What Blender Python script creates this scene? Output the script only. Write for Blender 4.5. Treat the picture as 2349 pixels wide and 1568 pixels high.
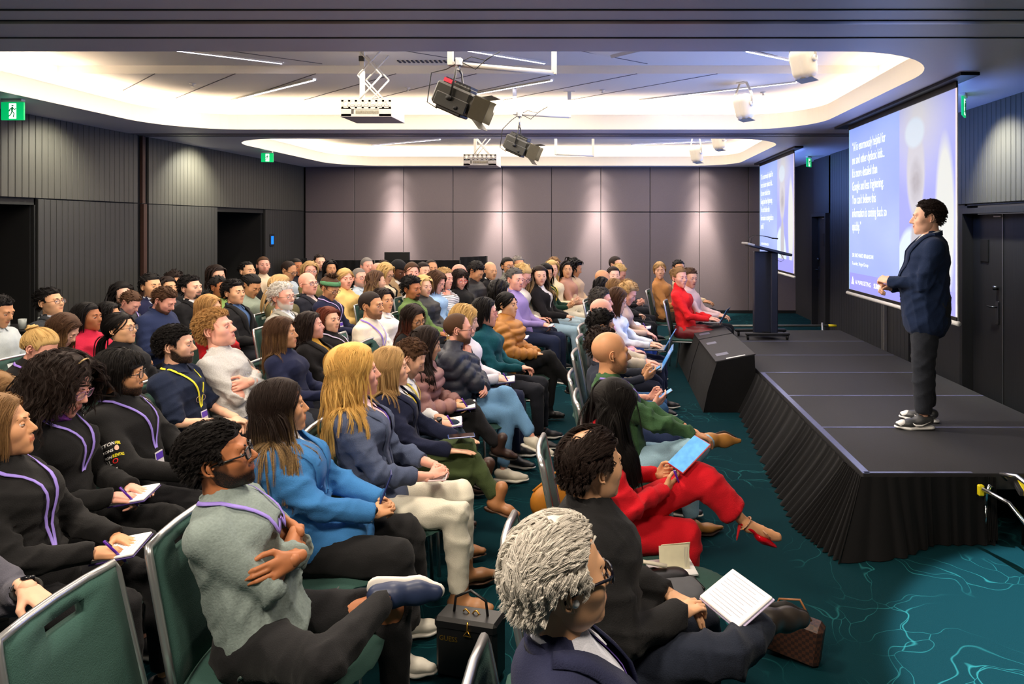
import bpy, math, random
import numpy as np
from mathutils import Vector, Matrix

for _o in list(bpy.data.objects): bpy.data.objects.remove(_o)
SC = bpy.context.scene
COL = SC.collection
rnd = random.Random(7)
NP = np.random.default_rng(11)

# ------------------------------------------------------------------ camera, world, exposure
F_PX, CAM_H = 1600.0, 1.93
cam_d = bpy.data.cameras.new('camera'); cam = bpy.data.objects.new('camera', cam_d); COL.objects.link(cam)
cam.location = (0, 0, CAM_H); cam.rotation_euler = (math.radians(90), 0, 0)
cam_d.sensor_width = 36.0; cam_d.sensor_fit = 'HORIZONTAL'; cam_d.lens = 36.0 * F_PX / 2349.0
cam_d.shift_x = -(1400.0 - 1174.5) / 2349.0
cam_d.shift_y = (517.0 - 784.0) / 2349.0
cam_d.clip_start = 0.05; cam_d.clip_end = 100
SC.camera = cam
w = bpy.data.worlds.new('world'); SC.world = w; w.use_nodes = True
w.node_tree.nodes['Background'].inputs[0].default_value = (0.55, 0.52, 0.60, 1)
w.node_tree.nodes['Background'].inputs[1].default_value = 0.16
SC.view_settings.view_transform = 'Standard'; SC.view_settings.look = 'None'
SC.view_settings.gamma = 1; SC.view_settings.use_curve_mapping = False
SC.view_settings.exposure = 0.0

def lamp(name, kind, loc, energy, color, rot=(0, 0, 0), size=0.3, size_y=None, spot=60, blend=0.4, target=None, spread=None):
    d = bpy.data.lights.new(name, kind); d.energy = energy; d.color = color
    o = bpy.data.objects.new(name, d); COL.objects.link(o); o.location = loc; o.rotation_euler = rot
    if target is not None:
        o.rotation_euler = (Vector(target) - Vector(loc)).to_track_quat('-Z', 'Y').to_euler()
    if kind == 'AREA':
        d.size = size
        if size_y: d.shape = 'RECTANGLE'; d.size_y = size_y
        if spread: d.spread = math.radians(spread)
    elif kind == 'SPOT':
        d.spot_size = math.radians(spot); d.spot_blend = blend; d.shadow_soft_size = size
    else: d.shadow_soft_size = size
    return o
WARM = (1.0, 0.80, 0.58); NEUT = (1.0, 0.93, 0.86); BLUE = (0.35, 0.45, 1.0)
# soft fill added inside the two ceiling bays, with no fixtures of its own
for (bx, by, bw, bh, e) in ((-4.3, 7.3, 2.6, 3.6, 130), (-1.6, 7.3, 2.6, 3.6, 130), (1.1, 7.3, 2.4, 3.6, 70),
                            (-4.3, 12.6, 2.6, 4.0, 130), (-1.6, 12.6, 2.6, 4.0, 130), (1.1, 12.6, 2.4, 4.0, 90)):
    lamp('bay_fill', 'AREA', (bx, by, 3.52), e, (1.0, 0.86, 0.70), size=bw, size_y=bh)
# unseen lamps added behind and beside the camera as extra key light
for (dx, dy, e) in ((-4.6, 1.2, 90), (-1.4, 0.6, 110), (-3.0, 3.6, 70), (-0.6, 3.4, 60), (0.9, 1.2, 50)):
    lamp('hidden_key_light', 'AREA', (dx, dy, 3.19), e, (1.0, 0.84, 0.66), size=0.5)
# wall washers on the rear wall
for wx in (-4.72, -2.43, -0.28, 2.02):
    for tz, an, e in ((2.75, 90, 22), (2.2, 60, 110), (1.6, 44, 360), (0.9, 34, 950)):
        lamp('wall_washer', 'SPOT', (wx, 14.90, 3.19), e, (1.0, 0.85, 0.74), target=(wx, 15.34, tz), size=0.06, spot=an, blend=1.0)
for (sy, e) in ((8.3, 130), (11.2, 330)):
    lamp('wall_downlight', 'SPOT', (-6.15, sy, 3.19), e, (1.0, 0.95, 0.74), target=(-6.66, sy, 2.5), size=0.05, spot=110, blend=1.0)
lamp('wall_downlight', 'SPOT', (3.45, 7.1, 3.19), 330, (1.0, 0.97, 0.78), target=(3.9, 7.0, 2.4), size=0.05, spot=90, blend=1.0)
# stage and projector light
lamp('stage_key', 'SPOT', (-1.0, 5.8, 2.92), 420, (1.0, 0.9, 0.82), target=(2.25, 5.3, 1.4), size=0.08, spot=42, blend=0.6)
lamp('stage_key', 'SPOT', (-1.0, 8.6, 2.92), 200, (1.0, 0.9, 0.85), target=(2.2, 6.6, 1.2), size=0.08, spot=46, blend=0.7)
lamp('floor_spot', 'SPOT', (2.9, 2.9, 3.19), 1500, (0.80, 0.96, 1.0), target=(2.75, 2.75, 0.0), size=0.04, spot=52, blend=0.12)
lamp('screen_glow', 'AREA', (2.90, 7.5, 2.1), 85, (0.22, 0.38, 1.0), rot=(0, math.radians(112), 0), size=2.0, size_y=2.6, spread=130)
lamp('screen_glow', 'AREA', (3.0, 12.9, 2.1), 90, (0.22, 0.38, 1.0), rot=(0, math.radians(112), 0), size=2.0, size_y=2.4, spread=130)

# ------------------------------------------------------------------ materials
def lin(c):
    return tuple(((v / 255.0) / 12.92 if v / 255.0 <= 0.04045 else ((v / 255.0 + 0.055) / 1.055) ** 2.4) for v in c)
_mc = {}
def new_mat(name):
    m = bpy.data.materials.new(name); m.use_nodes = True
    nt = m.node_tree; b = nt.nodes['Principled BSDF']
    return m, nt, b
def N(nt, t, **kw):
    n = nt.nodes.new(t)
    for k, v in kw.items():
        if k.startswith('i_'): n.inputs[k[2:].replace('_', ' ')].default_value = v
        else: setattr(n, k, v)
    return n
def mixc(nt, fac, a, b, blend='MIX'):
    m = nt.nodes.new('ShaderNodeMix'); m.data_type = 'RGBA'; m.blend_type = blend
    for s, v in ((m.inputs[0], fac), (m.inputs[6], a), (m.inputs[7], b)):
        if hasattr(v, 'default_value') or hasattr(v, 'links'): nt.links.new(v, s)
        elif isinstance(v, (int, float)): s.default_value = v
        else: s.default_value = (*v, 1)
    return m.outputs[2]
def bump(nt, b, h, strength, dist):
    bp = nt.nodes.new('ShaderNodeBump'); bp.inputs['Strength'].default_value = strength; bp.inputs['Distance'].default_value = dist
    nt.links.new(h, bp.inputs['Height']); nt.links.new(bp.outputs[0], b.inputs['Normal']); return bp
def plain(name, c, rough=0.5, metal=0.0, spec=0.5, var=0.12, scale=30, bmp=0.0, emit=0, coat=0):
    k = ('p', name, tuple(c), rough, metal, emit)
    if k in _mc: return _mc[k]
    m, nt, b = new_mat(name); col = lin(c)
    tc = N(nt, 'ShaderNodeTexCoord'); no = N(nt, 'ShaderNodeTexNoise', i_Scale=scale, i_Detail=2.0)
    nt.links.new(tc.outputs['Object'], no.inputs['Vector'])
    o = mixc(nt, no.outputs[0], tuple(v * (1 - var) for v in col), tuple(min(1, v * (1 + var)) for v in col))
    nt.links.new(o, b.inputs['Base Color'])
    b.inputs['Roughness'].default_value = rough; b.inputs['Metallic'].default_value = metal
    b.inputs['Specular IOR Level'].default_value = spec; b.inputs['Coat Weight'].default_value = coat
    if emit: b.inputs['Emission Color'].default_value = (*col, 1); b.inputs['Emission Strength'].default_value = emit
    if bmp: bump(nt, b, no.outputs[0], bmp, 0.002)
    _mc[k] = m; return m
def cloth(c, kind='plain'):
    k = ('c', tuple(c), kind)
    if k in _mc: return _mc[k]
    m, nt, b = new_mat('cloth_' + kind); col = lin(c)
    tc = N(nt, 'ShaderNodeTexCoord')
    big = N(nt, 'ShaderNodeTexNoise', i_Scale=7.0, i_Detail=3.0); fine = N(nt, 'ShaderNodeTexNoise', i_Scale=260.0 if kind != 'knit' else 120.0, i_Detail=2.0)
    for n in (big, fine): nt.links.new(tc.outputs['Object'], n.inputs['Vector'])
    v = {'denim': 0.55, 'tweed': 0.5, 'knit': 0.25, 'satin': 0.2}.get(kind, 0.14)
    c1 = mixc(nt, fine.outputs[0], tuple(x * (1 - v) for x in col), tuple(min(1, x * (1 + v) + 0.004) for x in col))
    c2 = mixc(nt, big.outputs[0], c1, tuple(min(1, x * 1.25) for x in col)) if kind == 'denim' else c1
    if kind in ('stripe', 'floral', 'sequin'):
        if kind == 'stripe':
            t = N(nt, 'ShaderNodeTexWave', i_Scale=14.0, i_Distortion=0.6); t.bands_direction = 'Z'
        else: t = N(nt, 'ShaderNodeTexVoronoi', i_Scale=45.0)
        nt.links.new(tc.outputs['Object'], t.inputs['Vector'])
        r = N(nt, 'ShaderNodeValToRGB'); r.color_ramp.elements[0].position = 0.16 if kind == 'stripe' else 0.25
        r.color_ramp.elements[1].position = 0.22 if kind == 'stripe' else 0.32
        r.color_ramp.elements[0].color = (0.02, 0.02, 0.03, 1) if kind == 'stripe' else (0.75, 0.72, 0.68, 1)
        r.color_ramp.elements[1].color = (1, 1, 1, 1) if kind == 'stripe' else (0.0, 0.0, 0.0, 1)
        nt.links.new(t.outputs[0], r.inputs[0])
        c2 = mixc(nt, 1.0, c2, r.outputs[0], 'MULTIPLY' if kind == 'stripe' else 'ADD')
    nt.links.new(c2, b.inputs['Base Color'])
    b.inputs['Roughness'].default_value = {'satin': 0.38, 'puffer': 0.5, 'leather': 0.35}.get(kind, 0.9)
    b.inputs['Specular IOR Level'].default_value = 0.5 if kind in ('satin', 'puffer', 'leather') else 0.2
    b.inputs['Sheen Weight'].default_value = 0.0 if kind in ('satin', 'puffer', 'leather') else 0.04
    mul = N(nt, 'ShaderNodeMath', operation='MULTIPLY_ADD'); nt.links.new(big.outputs[0], mul.inputs[0]); mul.inputs[1].default_value = 3.0
    nt.links.new(fine.outputs[0], mul.inputs[2])
    bump(nt, b, mul.outputs[0], 0.45, 0.0035)
    _mc[k] = m; return m
SKIN = {'pale': (238, 196, 174), 'fair': (232, 184, 156), 'pink': (236, 176, 156), 'tan': (214, 160, 118), 'asian': (226, 178, 138), 'olive': (206, 150, 110),
        'brown': (172, 112, 74), 'dark': (98, 62, 44)}
HAIR = {'black': (22, 18, 18), 'dark': (42, 30, 26), 'brown': (84, 58, 40), 'lightbrown': (138, 104, 66), 'blonde': (214, 178, 116), 'ash': (196, 160, 108), 'red': (112, 52, 34),
        'grey': (128, 122, 118), 'white': (226, 222, 214), 'salt': (84, 80, 78), 'sandy': (190, 146, 90), 'gold': (228, 184, 104)}
def skin_mat(tone, beard):
    k = ('s', tone, beard)
    if k in _mc: return _mc[k]
    m, nt, b = new_mat('skin_' + tone); col = lin(SKIN[tone])
    tc = N(nt, 'ShaderNodeTexCoord'); no = N(nt, 'ShaderNodeTexNoise', i_Scale=28.0, i_Detail=3.0); nt.links.new(tc.outputs['Object'], no.inputs['Vector'])
    base = mixc(nt, no.outputs[0], tuple(v * 0.88 for v in col), (min(1, col[0] * 1.1), col[1] * 1.0, col[2] * 0.98))
    al = N(nt, 'ShaderNodeAttribute', attribute_name='lip'); ab = N(nt, 'ShaderNodeAttribute', attribute_name='beard')
    lipc = (col[0] * 0.72, col[1] * 0.42, col[2] * 0.42)
    c1 = mixc(nt, al.outputs['Fac'], base, lipc)
    f2 = N(nt, 'ShaderNodeTexNoise', i_Scale=420.0, i_Detail=1.0); nt.links.new(tc.outputs['Object'], f2.inputs['Vector'])
    mm = N(nt, 'ShaderNodeMath', operation='MULTIPLY'); mm.use_clamp = True
    ma = N(nt, 'ShaderNodeMath', operation='ADD'); ma.inputs[1].default_value = 0.55; nt.links.new(f2.outputs[0], ma.inputs[0])
    nt.links.new(ma.outputs[0], mm.inputs[0]); nt.links.new(ab.outputs['Fac'], mm.inputs[1])
    c2 = mixc(nt, mm.outputs[0], c1, lin(HAIR[beard]))
    nt.links.new(c2, b.inputs['Base Color']); b.inputs['Roughness'].default_value = 0.5
    b.inputs['Subsurface Weight'].default_value = 0.0
    b.inputs['Specular IOR Level'].default_value = 0.35
    bump(nt, b, f2.outputs[0], 0.12, 0.001)
    _mc[k] = m; return m
def hair_mat(color, tip=None):
    k = ('h', color, tip)
    if k in _mc: return _mc[k]
    m, nt, b = new_mat('hair_' + color); c = lin(HAIR[color])
    at = N(nt, 'ShaderNodeAttribute', attribute_name='rnd'); ti = N(nt, 'ShaderNodeAttribute', attribute_name='tip')
    uc = N(nt, 'ShaderNodeAttribute', attribute_name='uc'); cmb = N(nt, 'ShaderNodeCombineXYZ'); mr = N(nt, 'ShaderNodeMath', operation='MULTIPLY'); mr.inputs[1].default_value = 60.0
    nt.links.new(at.outputs['Fac'], mr.inputs[0]); nt.links.new(uc.outputs['Fac'], cmb.inputs[0]); nt.links.new(mr.outputs[0], cmb.inputs[1])
    st = N(nt, 'ShaderNodeTexNoise', i_Scale=3.2, i_Detail=2.0); nt.links.new(cmb.outputs[0], st.inputs['Vector'])
    b0 = mixc(nt, at.outputs['Fac'], tuple(v * 0.78 for v in c), tuple(min(1, v * 1.12) for v in c))
    base = mixc(nt, st.outputs[0], mixc(nt, 1.0, b0, (0.45, 0.42, 0.40), 'MULTIPLY'), mixc(nt, 1.0, b0, (1.5, 1.5, 1.5), 'MULTIPLY'))
    if tip: base = mixc(nt, ti.outputs['Fac'], base, lin(HAIR[tip]))
    tc = N(nt, 'ShaderNodeTexCoord'); no = N(nt, 'ShaderNodeTexNoise', i_Scale=160.0, i_Detail=2.0); nt.links.new(tc.outputs['Object'], no.inputs['Vector'])
    base = mixc(nt, no.outputs[0], base, tuple(v * 0.8 for v in c))
    nt.links.new(base, b.inputs['Base Color']); b.inputs['Roughness'].default_value = 0.62
    b.inputs['Specular IOR Level'].default_value = 0.22; bump(nt, b, st.outputs[0], 0.5, 0.003)
    _mc[k] = m; return m

# ------------------------------------------------------------------ mesh helpers
def cat(arrs, w_, dt):
    arrs = [a for a in arrs if len(a)]
    return np.concatenate(arrs).astype(dt) if arrs else np.zeros((0, w_), dt) if w_ else np.zeros(0, dt)
class Acc:
    """collects vertices, quads, triangles, material indices and float attributes"""
    def __init__(s): s.v = []; s.q = []; s.t = []; s.qm = []; s.tm = []; s.at = {}; s.n = 0
    def add(s, V, Q=None, T=None, m=0, **at):
        V = np.asarray(V, float).reshape(-1, 3)
        for k in set(list(s.at) + list(at)):
            if k not in s.at: s.at[k] = [np.zeros(s.n)]
            s.at[k].append(np.broadcast_to(np.asarray(at.get(k, 0.0), float), (len(V),)))
        s.v.append(V)
        if Q is not None and len(Q): Q = np.asarray(Q, int).reshape(-1, 4); s.q.append(Q + s.n); s.qm.append(np.full(len(Q), m))
        if T is not None and len(T): T = np.asarray(T, int).reshape(-1, 3); s.t.append(T + s.n); s.tm.append(np.full(len(T), m))
        s.n += len(V)
    def mesh(s, name, mats, smooth=True):
        V = cat(s.v, 3, float); Q = cat(s.q, 4, int); T = cat(s.t, 3, int)
        me = bpy.data.meshes.new(name)
        me.vertices.add(len(V)); me.vertices.foreach_set('co', V.astype(np.float32).ravel())
        li = np.concatenate([Q.ravel(), T.ravel()]).astype(np.int32)
        me.loops.add(len(li)); me.loops.foreach_set('vertex_index', li)
        np_ = len(Q) + len(T); me.polygons.add(np_)
        st = np.concatenate([np.arange(len(Q)) * 4, len(Q) * 4 + np.arange(len(T)) * 3]).astype(np.int32)
        me.polygons.foreach_set('loop_start', st)
        for m in mats: me.materials.append(m)
        mi = np.concatenate([cat(s.qm, 0, int), cat(s.tm, 0, int)]).astype(np.int32)
        me.polygons.foreach_set('material_index', mi)
        me.polygons.foreach_set('use_smooth', np.full(np_, smooth))
        for k, a in s.at.items():
            al = me.attributes.new(k, 'FLOAT', 'POINT'); al.data.foreach_set('value', np.concatenate(a).astype(np.float32))
        me.update(calc_edges=True); me.validate(); return me
    def obj(s, name, mats, parent=None, smooth=True):
        if not isinstance(mats, (list, tuple)): mats = [mats]
        o = bpy.data.objects.new(name, s.mesh(name, mats, smooth)); COL.objects.link(o)
        if parent is not None: o.parent = parent
        return o
def tag(o, label=None, cat_=None, group=None, kind=None):
    if label: o['label'] = label
    if cat_: o['category'] = cat_
    if group: o['group'] = group
    if kind: o['kind'] = kind
    return o
def empty(name, loc=(0, 0, 0), rz=0.0):
    o = bpy.data.objects.new(name, None); COL.objects.link(o); o.location = loc; o.rotation_euler = (0, 0, rz); o.empty_display_size = 0.1; return o
_BQ = [(0, 1, 3, 2), (4, 6, 7, 5), (0, 4, 5, 1), (2, 3, 7, 6), (0, 2, 6, 4), (1, 5, 7, 3)]
def box(A, c, s, R=None, m=0, bev=0.0):
    """box centred at c with full sizes s, optional rotation matrix and chamfer"""
    c = np.asarray(c, float); h = np.asarray(s, float) / 2
    if bev <= 0:
        V = np.array([[x, y, z] for x in (-1, 1) for y in (-1, 1) for z in (-1, 1)], float) * h
        V = V[:, :]; Q = [(0, 1, 3, 2), (4, 6, 7, 5), (0, 4, 5, 1), (2, 3, 7, 6), (0, 2, 6, 4), (1, 5, 7, 3)]
        if R is not None: V = V @ np.asarray(R).T
        A.add(V + c, Q, m=m); return
    b = min(bev, h.min() * 0.95); V = []; idx = {}
    for x in (-1, 1):
        for y in (-1, 1):
            for z in (-1, 1):
                for a in range(3):
                    p = np.array([x, y, z], float) * (h - b); p[a] = (x, y, z)[a] * h[a]
                    idx[(x, y, z, a)] = len(V); V.append(p)
    Q = []; T = []
    for a in range(3):
        o1, o2 = [i for i in range(3) if i != a]
        for s_ in (-1, 1):
            def g(u, v, ax):
                t = [0, 0, 0]; t[a] = s_; t[o1] = u; t[o2] = v; return idx[(t[0], t[1], t[2], ax)]
            Q.append((g(-1, -1, a), g(1, -1, a), g(1, 1, a), g(-1, 1, a)))
    for a in range(3):
        o1, o2 = [i for i in range(3) if i != a]
        for u in (-1, 1):
            for v in (-1, 1):
                def g(w_, ax):
                    t = [0, 0, 0]; t[a] = w_; t[o1] = u; t[o2] = v; return idx[(t[0], t[1], t[2], ax)]
                Q.append((g(-1, o1), g(1, o1), g(1, o2), g(-1, o2)))
    for x in (-1, 1):
        for y in (-1, 1):
            for z in (-1, 1): T.append([idx[(x, y, z, a)] for a in range(3)])
    V = np.array(V)
    if R is not None: V = V @ np.asarray(R).T
    A.add(V + c, Q, T, m=m)
def unit(v):
    v = np.asarray(v, float); n = np.linalg.norm(v, axis=-1, keepdims=True); return v / np.maximum(n, 1e-9)
def tube(A, pts, r, n=8, m=0, cap=True, flat=None, **at):
    """swept tube along pts; r scalar or per point; flat=(dir, factor) squashes the section"""
    P = np.asarray(pts, float); k = len(P); r = np.broadcast_to(np.asarray(r, float), (k,))
    T = np.gradient(P, axis=0); T = unit(T); up = np.array([0, 0, 1.0])
    if abs(T[0] @ up) > 0.9: up = np.array([1.0, 0, 0])
    u = unit(np.cross(T[0], up)); U = [u]
    for i in range(1, k):
        u = u - T[i] * (u @ T[i]); u = unit(u); U.append(u)
    U = np.array(U); W = np.cross(T, U); a = np.arange(n) * 2 * math.pi / n
    fu, fw = flat if flat else (1, 1)
    V = P[:, None] + r[:, None, None] * (np.cos(a)[None, :, None] * U[:, None] * fu + np.sin(a)[None, :, None] * W[:, None] * fw)
    V = V.reshape(-1, 3); Q = []
    i = np.arange(k - 1)[:, None] * n; j = np.arange(n)[None]; j2 = (j + 1) % n
    Q = np.stack([i + j, i + j2, i + n + j2, i + n + j], -1).reshape(-1, 4); T_ = []
    if cap:
        V = np.vstack([V, P[:1], P[-1:]]); c0 = k * n
        T_ = [(c0, (x + 1) % n, x) for x in range(n)] + [(c0 + 1, (k - 1) * n + x, (k - 1) * n + (x + 1) % n) for x in range(n)]
    A.add(V, Q, T_, m=m, **at)
def lathe(A, prof, n=20, c=(0, 0, 0), R=None, m=0):
    prof = np.array(prof, float); a = np.arange(n) * 2 * math.pi / n
    V = np.stack([prof[:, None, 0] * np.cos(a), prof[:, None, 0] * np.sin(a), np.broadcast_to(prof[:, None, 1], (len(prof), n))], -1).reshape(-1, 3)
    if R is not None: V = V @ np.asarray(R).T
    k = len(prof); i = np.arange(k - 1)[:, None] * n; j = np.arange(n)[None]; j2 = (j + 1) % n
    A.add(V + np.asarray(c, float), np.stack([i + j, i + j2, i + n + j2, i + n + j], -1).reshape(-1, 4), m=m)
def prism(A, poly, z0, z1, m=0, axis=2):
    """extrude a convex-ish 2-D polygon along an axis"""
    poly = np.array(poly, float); n = len(poly); V = []
    for z in (z0, z1):
        for p in poly:
            q = [0, 0, 0]; o = [i for i in range(3) if i != axis]; q[o[0]], q[o[1]] = p; q[axis] = z; V.append(q)
    c0 = list(np.mean(V[:n], 0)); c1 = list(np.mean(V[n:], 0)); V += [c0, c1]
    Q = [(i, (i + 1) % n, n + (i + 1) % n, n + i) for i in range(n)]
    T = [(2 * n, (i + 1) % n, i) for i in range(n)] + [(2 * n + 1, n + i, n + (i + 1) % n) for i in range(n)]
    A.add(V, Q, T, m=m)
def rotm(yaw=0, pitch=0, roll=0):
    """pitch > 0 tips the +x axis down"""
    cy, sy = math.cos(yaw), math.sin(yaw); cp, sp = math.cos(pitch), math.sin(pitch); cr, sr = math.cos(roll), math.sin(roll)
    Rz = np.array([[cy, -sy, 0], [sy, cy, 0], [0, 0, 1]]); Ry = np.array([[cp, 0, sp], [0, 1, 0], [-sp, 0, cp]]); Rx = np.array([[1, 0, 0], [0, cr, -sr], [0, sr, cr]])
    return Rz @ Ry @ Rx
def frame(x, up):
    x = unit(x); y = unit(np.cross(up, x)); z = np.cross(x, y); return np.stack([x, y, z], 1)
def mobj(name, fn, mats, parent=None, smooth=False):
    A = Acc(); fn(A); return A.obj(name, mats, parent, smooth)

# ------------------------------------------------------------------ implicit surfaces
def cone(a, b, ra, rb, k=0.03, n=None, f=1.0): return ['c', np.asarray(a, float), np.asarray(b, float), ra, rb, k, None if n is None else unit(n), f]
def ell(c, r, k=0.03, R=None): return ['e', np.asarray(c, float), np.asarray(r, float), k, R]
def prim_d(p, P):
    if p[0] == 'c':
        a, b, ra, rb, k, n, f = p[1:]
        ab = b - a; L = max(ab @ ab, 1e-9); t = np.clip(((P - a) @ ab) / L, 0, 1)
        q = P - (a + t[..., None] * ab)
        if n is not None:
            qn = q @ n; q2 = (q * q).sum(-1) - qn * qn + (qn / f) ** 2
            rr = ra + (rb - ra) * t; d = np.sqrt(np.maximum(q2, 1e-12)); return (d - rr) * (min(f, 1) if f < 1 else 1)
        return np.sqrt((q * q).sum(-1)) - (ra + (rb - ra) * t)
    c, r, k, R = p[1:]; q = P - c
    if R is not None: q = q @ R
    k0 = np.sqrt(((q / r) ** 2).sum(-1)); k1 = np.sqrt(((q / (r * r)) ** 2).sum(-1)) + 1e-9
    return k0 * (k0 - 1) / k1
def prim_k(p): return p[5] if p[0] == 'c' else p[3]
def prim_bb(p, mg):
    if p[0] == 'c':
        f = max(p[7], 1); r = max(p[3], p[4]) * f + mg; return np.minimum(p[1], p[2]) - r, np.maximum(p[1], p[2]) + r
    r = p[2].max() + mg; return p[1] - r, p[1] + r
def smin(a, b, k):
    h = np.clip(0.5 + 0.5 * (b - a) / k, 0, 1); return b * (1 - h) + a * h - k * h * (1 - h)
def sdf(prims, P):
    F = None
    for p in prims:
        d = prim_d(p, P); F = d if F is None else smin(F, d, prim_k(p))
    return F
_E = [(a, b) for a in range(8) for b in range(a + 1, 8) if bin(a ^ b).count('1') == 1]
_C = np.array([[(c >> 2) & 1, (c >> 1) & 1, c & 1] for c in range(8)])
def surfnet(F, org, vox):
    s = F < 0; nx, ny, nz = F.shape
    cnt = np.zeros((nx - 1, ny - 1, nz - 1), np.int8)
    for dx, dy, dz in _C: cnt += s[dx:nx - 1 + dx, dy:ny - 1 + dy, dz:nz - 1 + dz]
    act = (cnt > 0) & (cnt < 8); I = np.argwhere(act)
    if not len(I): return np.zeros((0, 3)), np.zeros((0, 4), int)
    idx = np.full(act.shape, -1, np.int64); idx[act] = np.arange(len(I))
    vals = np.stack([F[I[:, 0] + c[0], I[:, 1] + c[1], I[:, 2] + c[2]] for c in _C], 1)
    acc = np.zeros((len(I), 3)); num = np.zeros(len(I))
    for a, b in _E:
        va, vb = vals[:, a], vals[:, b]; cr = (va < 0) != (vb < 0)
        t = np.where(cr, va / np.where(cr, va - vb, 1), 0)
        acc += cr[:, None] * (_C[a] + t[:, None] * (_C[b] - _C[a])); num += cr
    V = org + vox * (I + acc / num[:, None]); Q = []
    for ax in range(3):
        o1, o2 = (ax + 1) % 3, (ax + 2) % 3
        sl0 = [slice(0, None)] * 3; sl1 = [slice(0, None)] * 3
        sl0[ax] = slice(0, -1); sl1[ax] = slice(1, None)
        d = s[tuple(sl0)] != s[tuple(sl1)]
        J = np.argwhere(d)
        ok = (J[:, o1] > 0) & (J[:, o2] > 0) & (J[:, o1] < F.shape[o1] - 1) & (J[:, o2] < F.shape[o2] - 1); J = J[ok]
        if not len(J): continue
        c = []
        for u, v in ((-1, -1), (0, -1), (0, 0), (-1, 0)):
            K = J.copy(); K[:, o1] += u; K[:, o2] += v; c.append(idx[K[:, 0], K[:, 1], K[:, 2]])
        q = np.stack(c, 1); fl = s[J[:, 0], J[:, 1], J[:, 2]]; q[~fl] = q[~fl][:, ::-1]; Q.append(q)
    return V, np.concatenate(Q)
def solid(prims, vox, carve=None, lo=None, hi=None):
    bbs = [prim_bb(p, 2.5 * vox) for p in prims]
    L = np.min([b[0] for b in bbs], 0) if lo is None else np.asarray(lo, float); H = np.max([b[1] for b in bbs], 0) if hi is None else np.asarray(hi, float)
    n = np.ceil((H - L) / vox).astype(int) + 1
    ax = [L[i] + vox * np.arange(n[i]) for i in range(3)]
    F = np.full(n, 0.08, np.float64)
    for p in prims:
        k = prim_k(p); b0, b1 = prim_bb(p, k + 2 * vox)
        i0 = np.clip(np.floor((b0 - L) / vox).astype(int), 0, n); i1 = np.clip(np.ceil((b1 - L) / vox).astype(int) + 1, 0, n)
        if (i1 <= i0).any(): continue
        G = np.stack(np.meshgrid(ax[0][i0[0]:i1[0]], ax[1][i0[1]:i1[1]], ax[2][i0[2]:i1[2]], indexing='ij'), -1)
        s_ = tuple(slice(i0[j], i1[j]) for j in range(3)); F[s_] = smin(F[s_], prim_d(p, G), k)
    if carve is not None:
        G = np.stack(np.meshgrid(*ax, indexing='ij'), -1); F = carve(F, G)
    return surfnet(F, L, vox)
def clay(name, prims, vox, mats, parent=None, carve=None):
    A = Acc(); V, Q = solid(prims, vox, carve); A.add(V, Q); return A.obj(name, mats, parent)
# ------------------------------------------------------------------ heads
# head frame: x forward, y left, z up, origin between the ears; crown z=.125, chin z=-.118
def head_prims(v):
    jw, ns, br, fl, lipf = v
    P = [ell((-0.012, 0, 0.036), (0.098, 0.077, 0.089), 0.02),
         ell((0.030, 0, -0.022), (0.062, 0.060 + 0.004 * fl, 0.082), 0.03),
         ell((0.022, 0, -0.066), (0.062 + 0.004 * fl, 0.050 * jw + 0.008 * fl, 0.044 + 0.006 * fl), 0.03),
         ell((0.078, 0, -0.099), (0.017, 0.021 * jw, 0.017), 0.022)]
    for s in (-1, 1):
        P += [ell((0.057, s * 0.041, -0.018), (0.025, 0.024 + 0.004 * fl, 0.026), 0.025)]
    P += [cone((0.081, -0.034, 0.025), (0.081, 0.034, 0.025), 0.011 + 0.003 * br, 0.011 + 0.003 * br, 0.012),
          ell((0.077, 0, -0.060), (0.021, 0.028, 0.025), 0.016),
          cone((0.086, 0, 0.018), (0.1075 + 0.004 * ns, 0, -0.024), 0.0065 + 0.0015 * ns, 0.0095 + 0.002 * ns, 0.008),
          ell((0.107 + 0.004 * ns, 0, -0.029), (0.011, 0.0095 + 0.002 * ns, 0.0085), 0.006)]
    for s in (-1, 1):
        P += [ell((0.0985 + 0.002 * ns, s * (0.0115 + 0.002 * ns), -0.0325), (0.0095, 0.0065, 0.0068), 0.005)]
    P += [cone((0.0955, -0.013, -0.0555), (0.0955, 0.013, -0.0555), 0.0042 * lipf, 0.0042 * lipf, 0.004), cone((0.0985, -0.005, -0.0540), (0.0985, 0.005, -0.0540), 0.0040 * lipf, 0.0040 * lipf, 0.005),
          cone((0.0955, -0.011, -0.0660), (0.0955, 0.011, -0.0660), 0.0050 * lipf, 0.0050 * lipf, 0.004)]
    return P
def smax(a, b, k): return -smin(-a, -b, k)
def head_sdf(v, P):
    d = sdf(head_prims(v), P)
    for s in (-1, 1):
        e = prim_d(ell((0.101, s * 0.031, 0.003), (0.022, 0.0185, 0.0125)), P); d = smax(d, -e, 0.008)
        e = prim_d(cone((0.112, s * 0.006, -0.0375), (0.10, s * 0.008, -0.0345), 0.0022, 0.003), P); d = smax(d, -e, 0.002)
    e = prim_d(cone((0.103, -0.020, -0.0605), (0.103, 0.020, -0.0605), 0.0035, 0.0035), P); d = smax(d, -e, 0.004)
    return d
HV = {'m': (1.06, 0.8, 1.0, 0.2, 1.0), 'm2': (1.15, 1.5, 1.1, 1.0, 1.0), 'f': (0.82, 0.1, 0.0, 0.0, 1.2), 'f2': (0.90, 0.4, 0.0, 0.7, 1.15), 'a': (1.0, 0.4, 0.2, 0.6, 1.1)}
HC = np.array([0.010, 0, -0.010]); _hc = {}
HRES = {0: (74, 62), 1: (42, 34), 2: (28, 22)}
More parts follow.
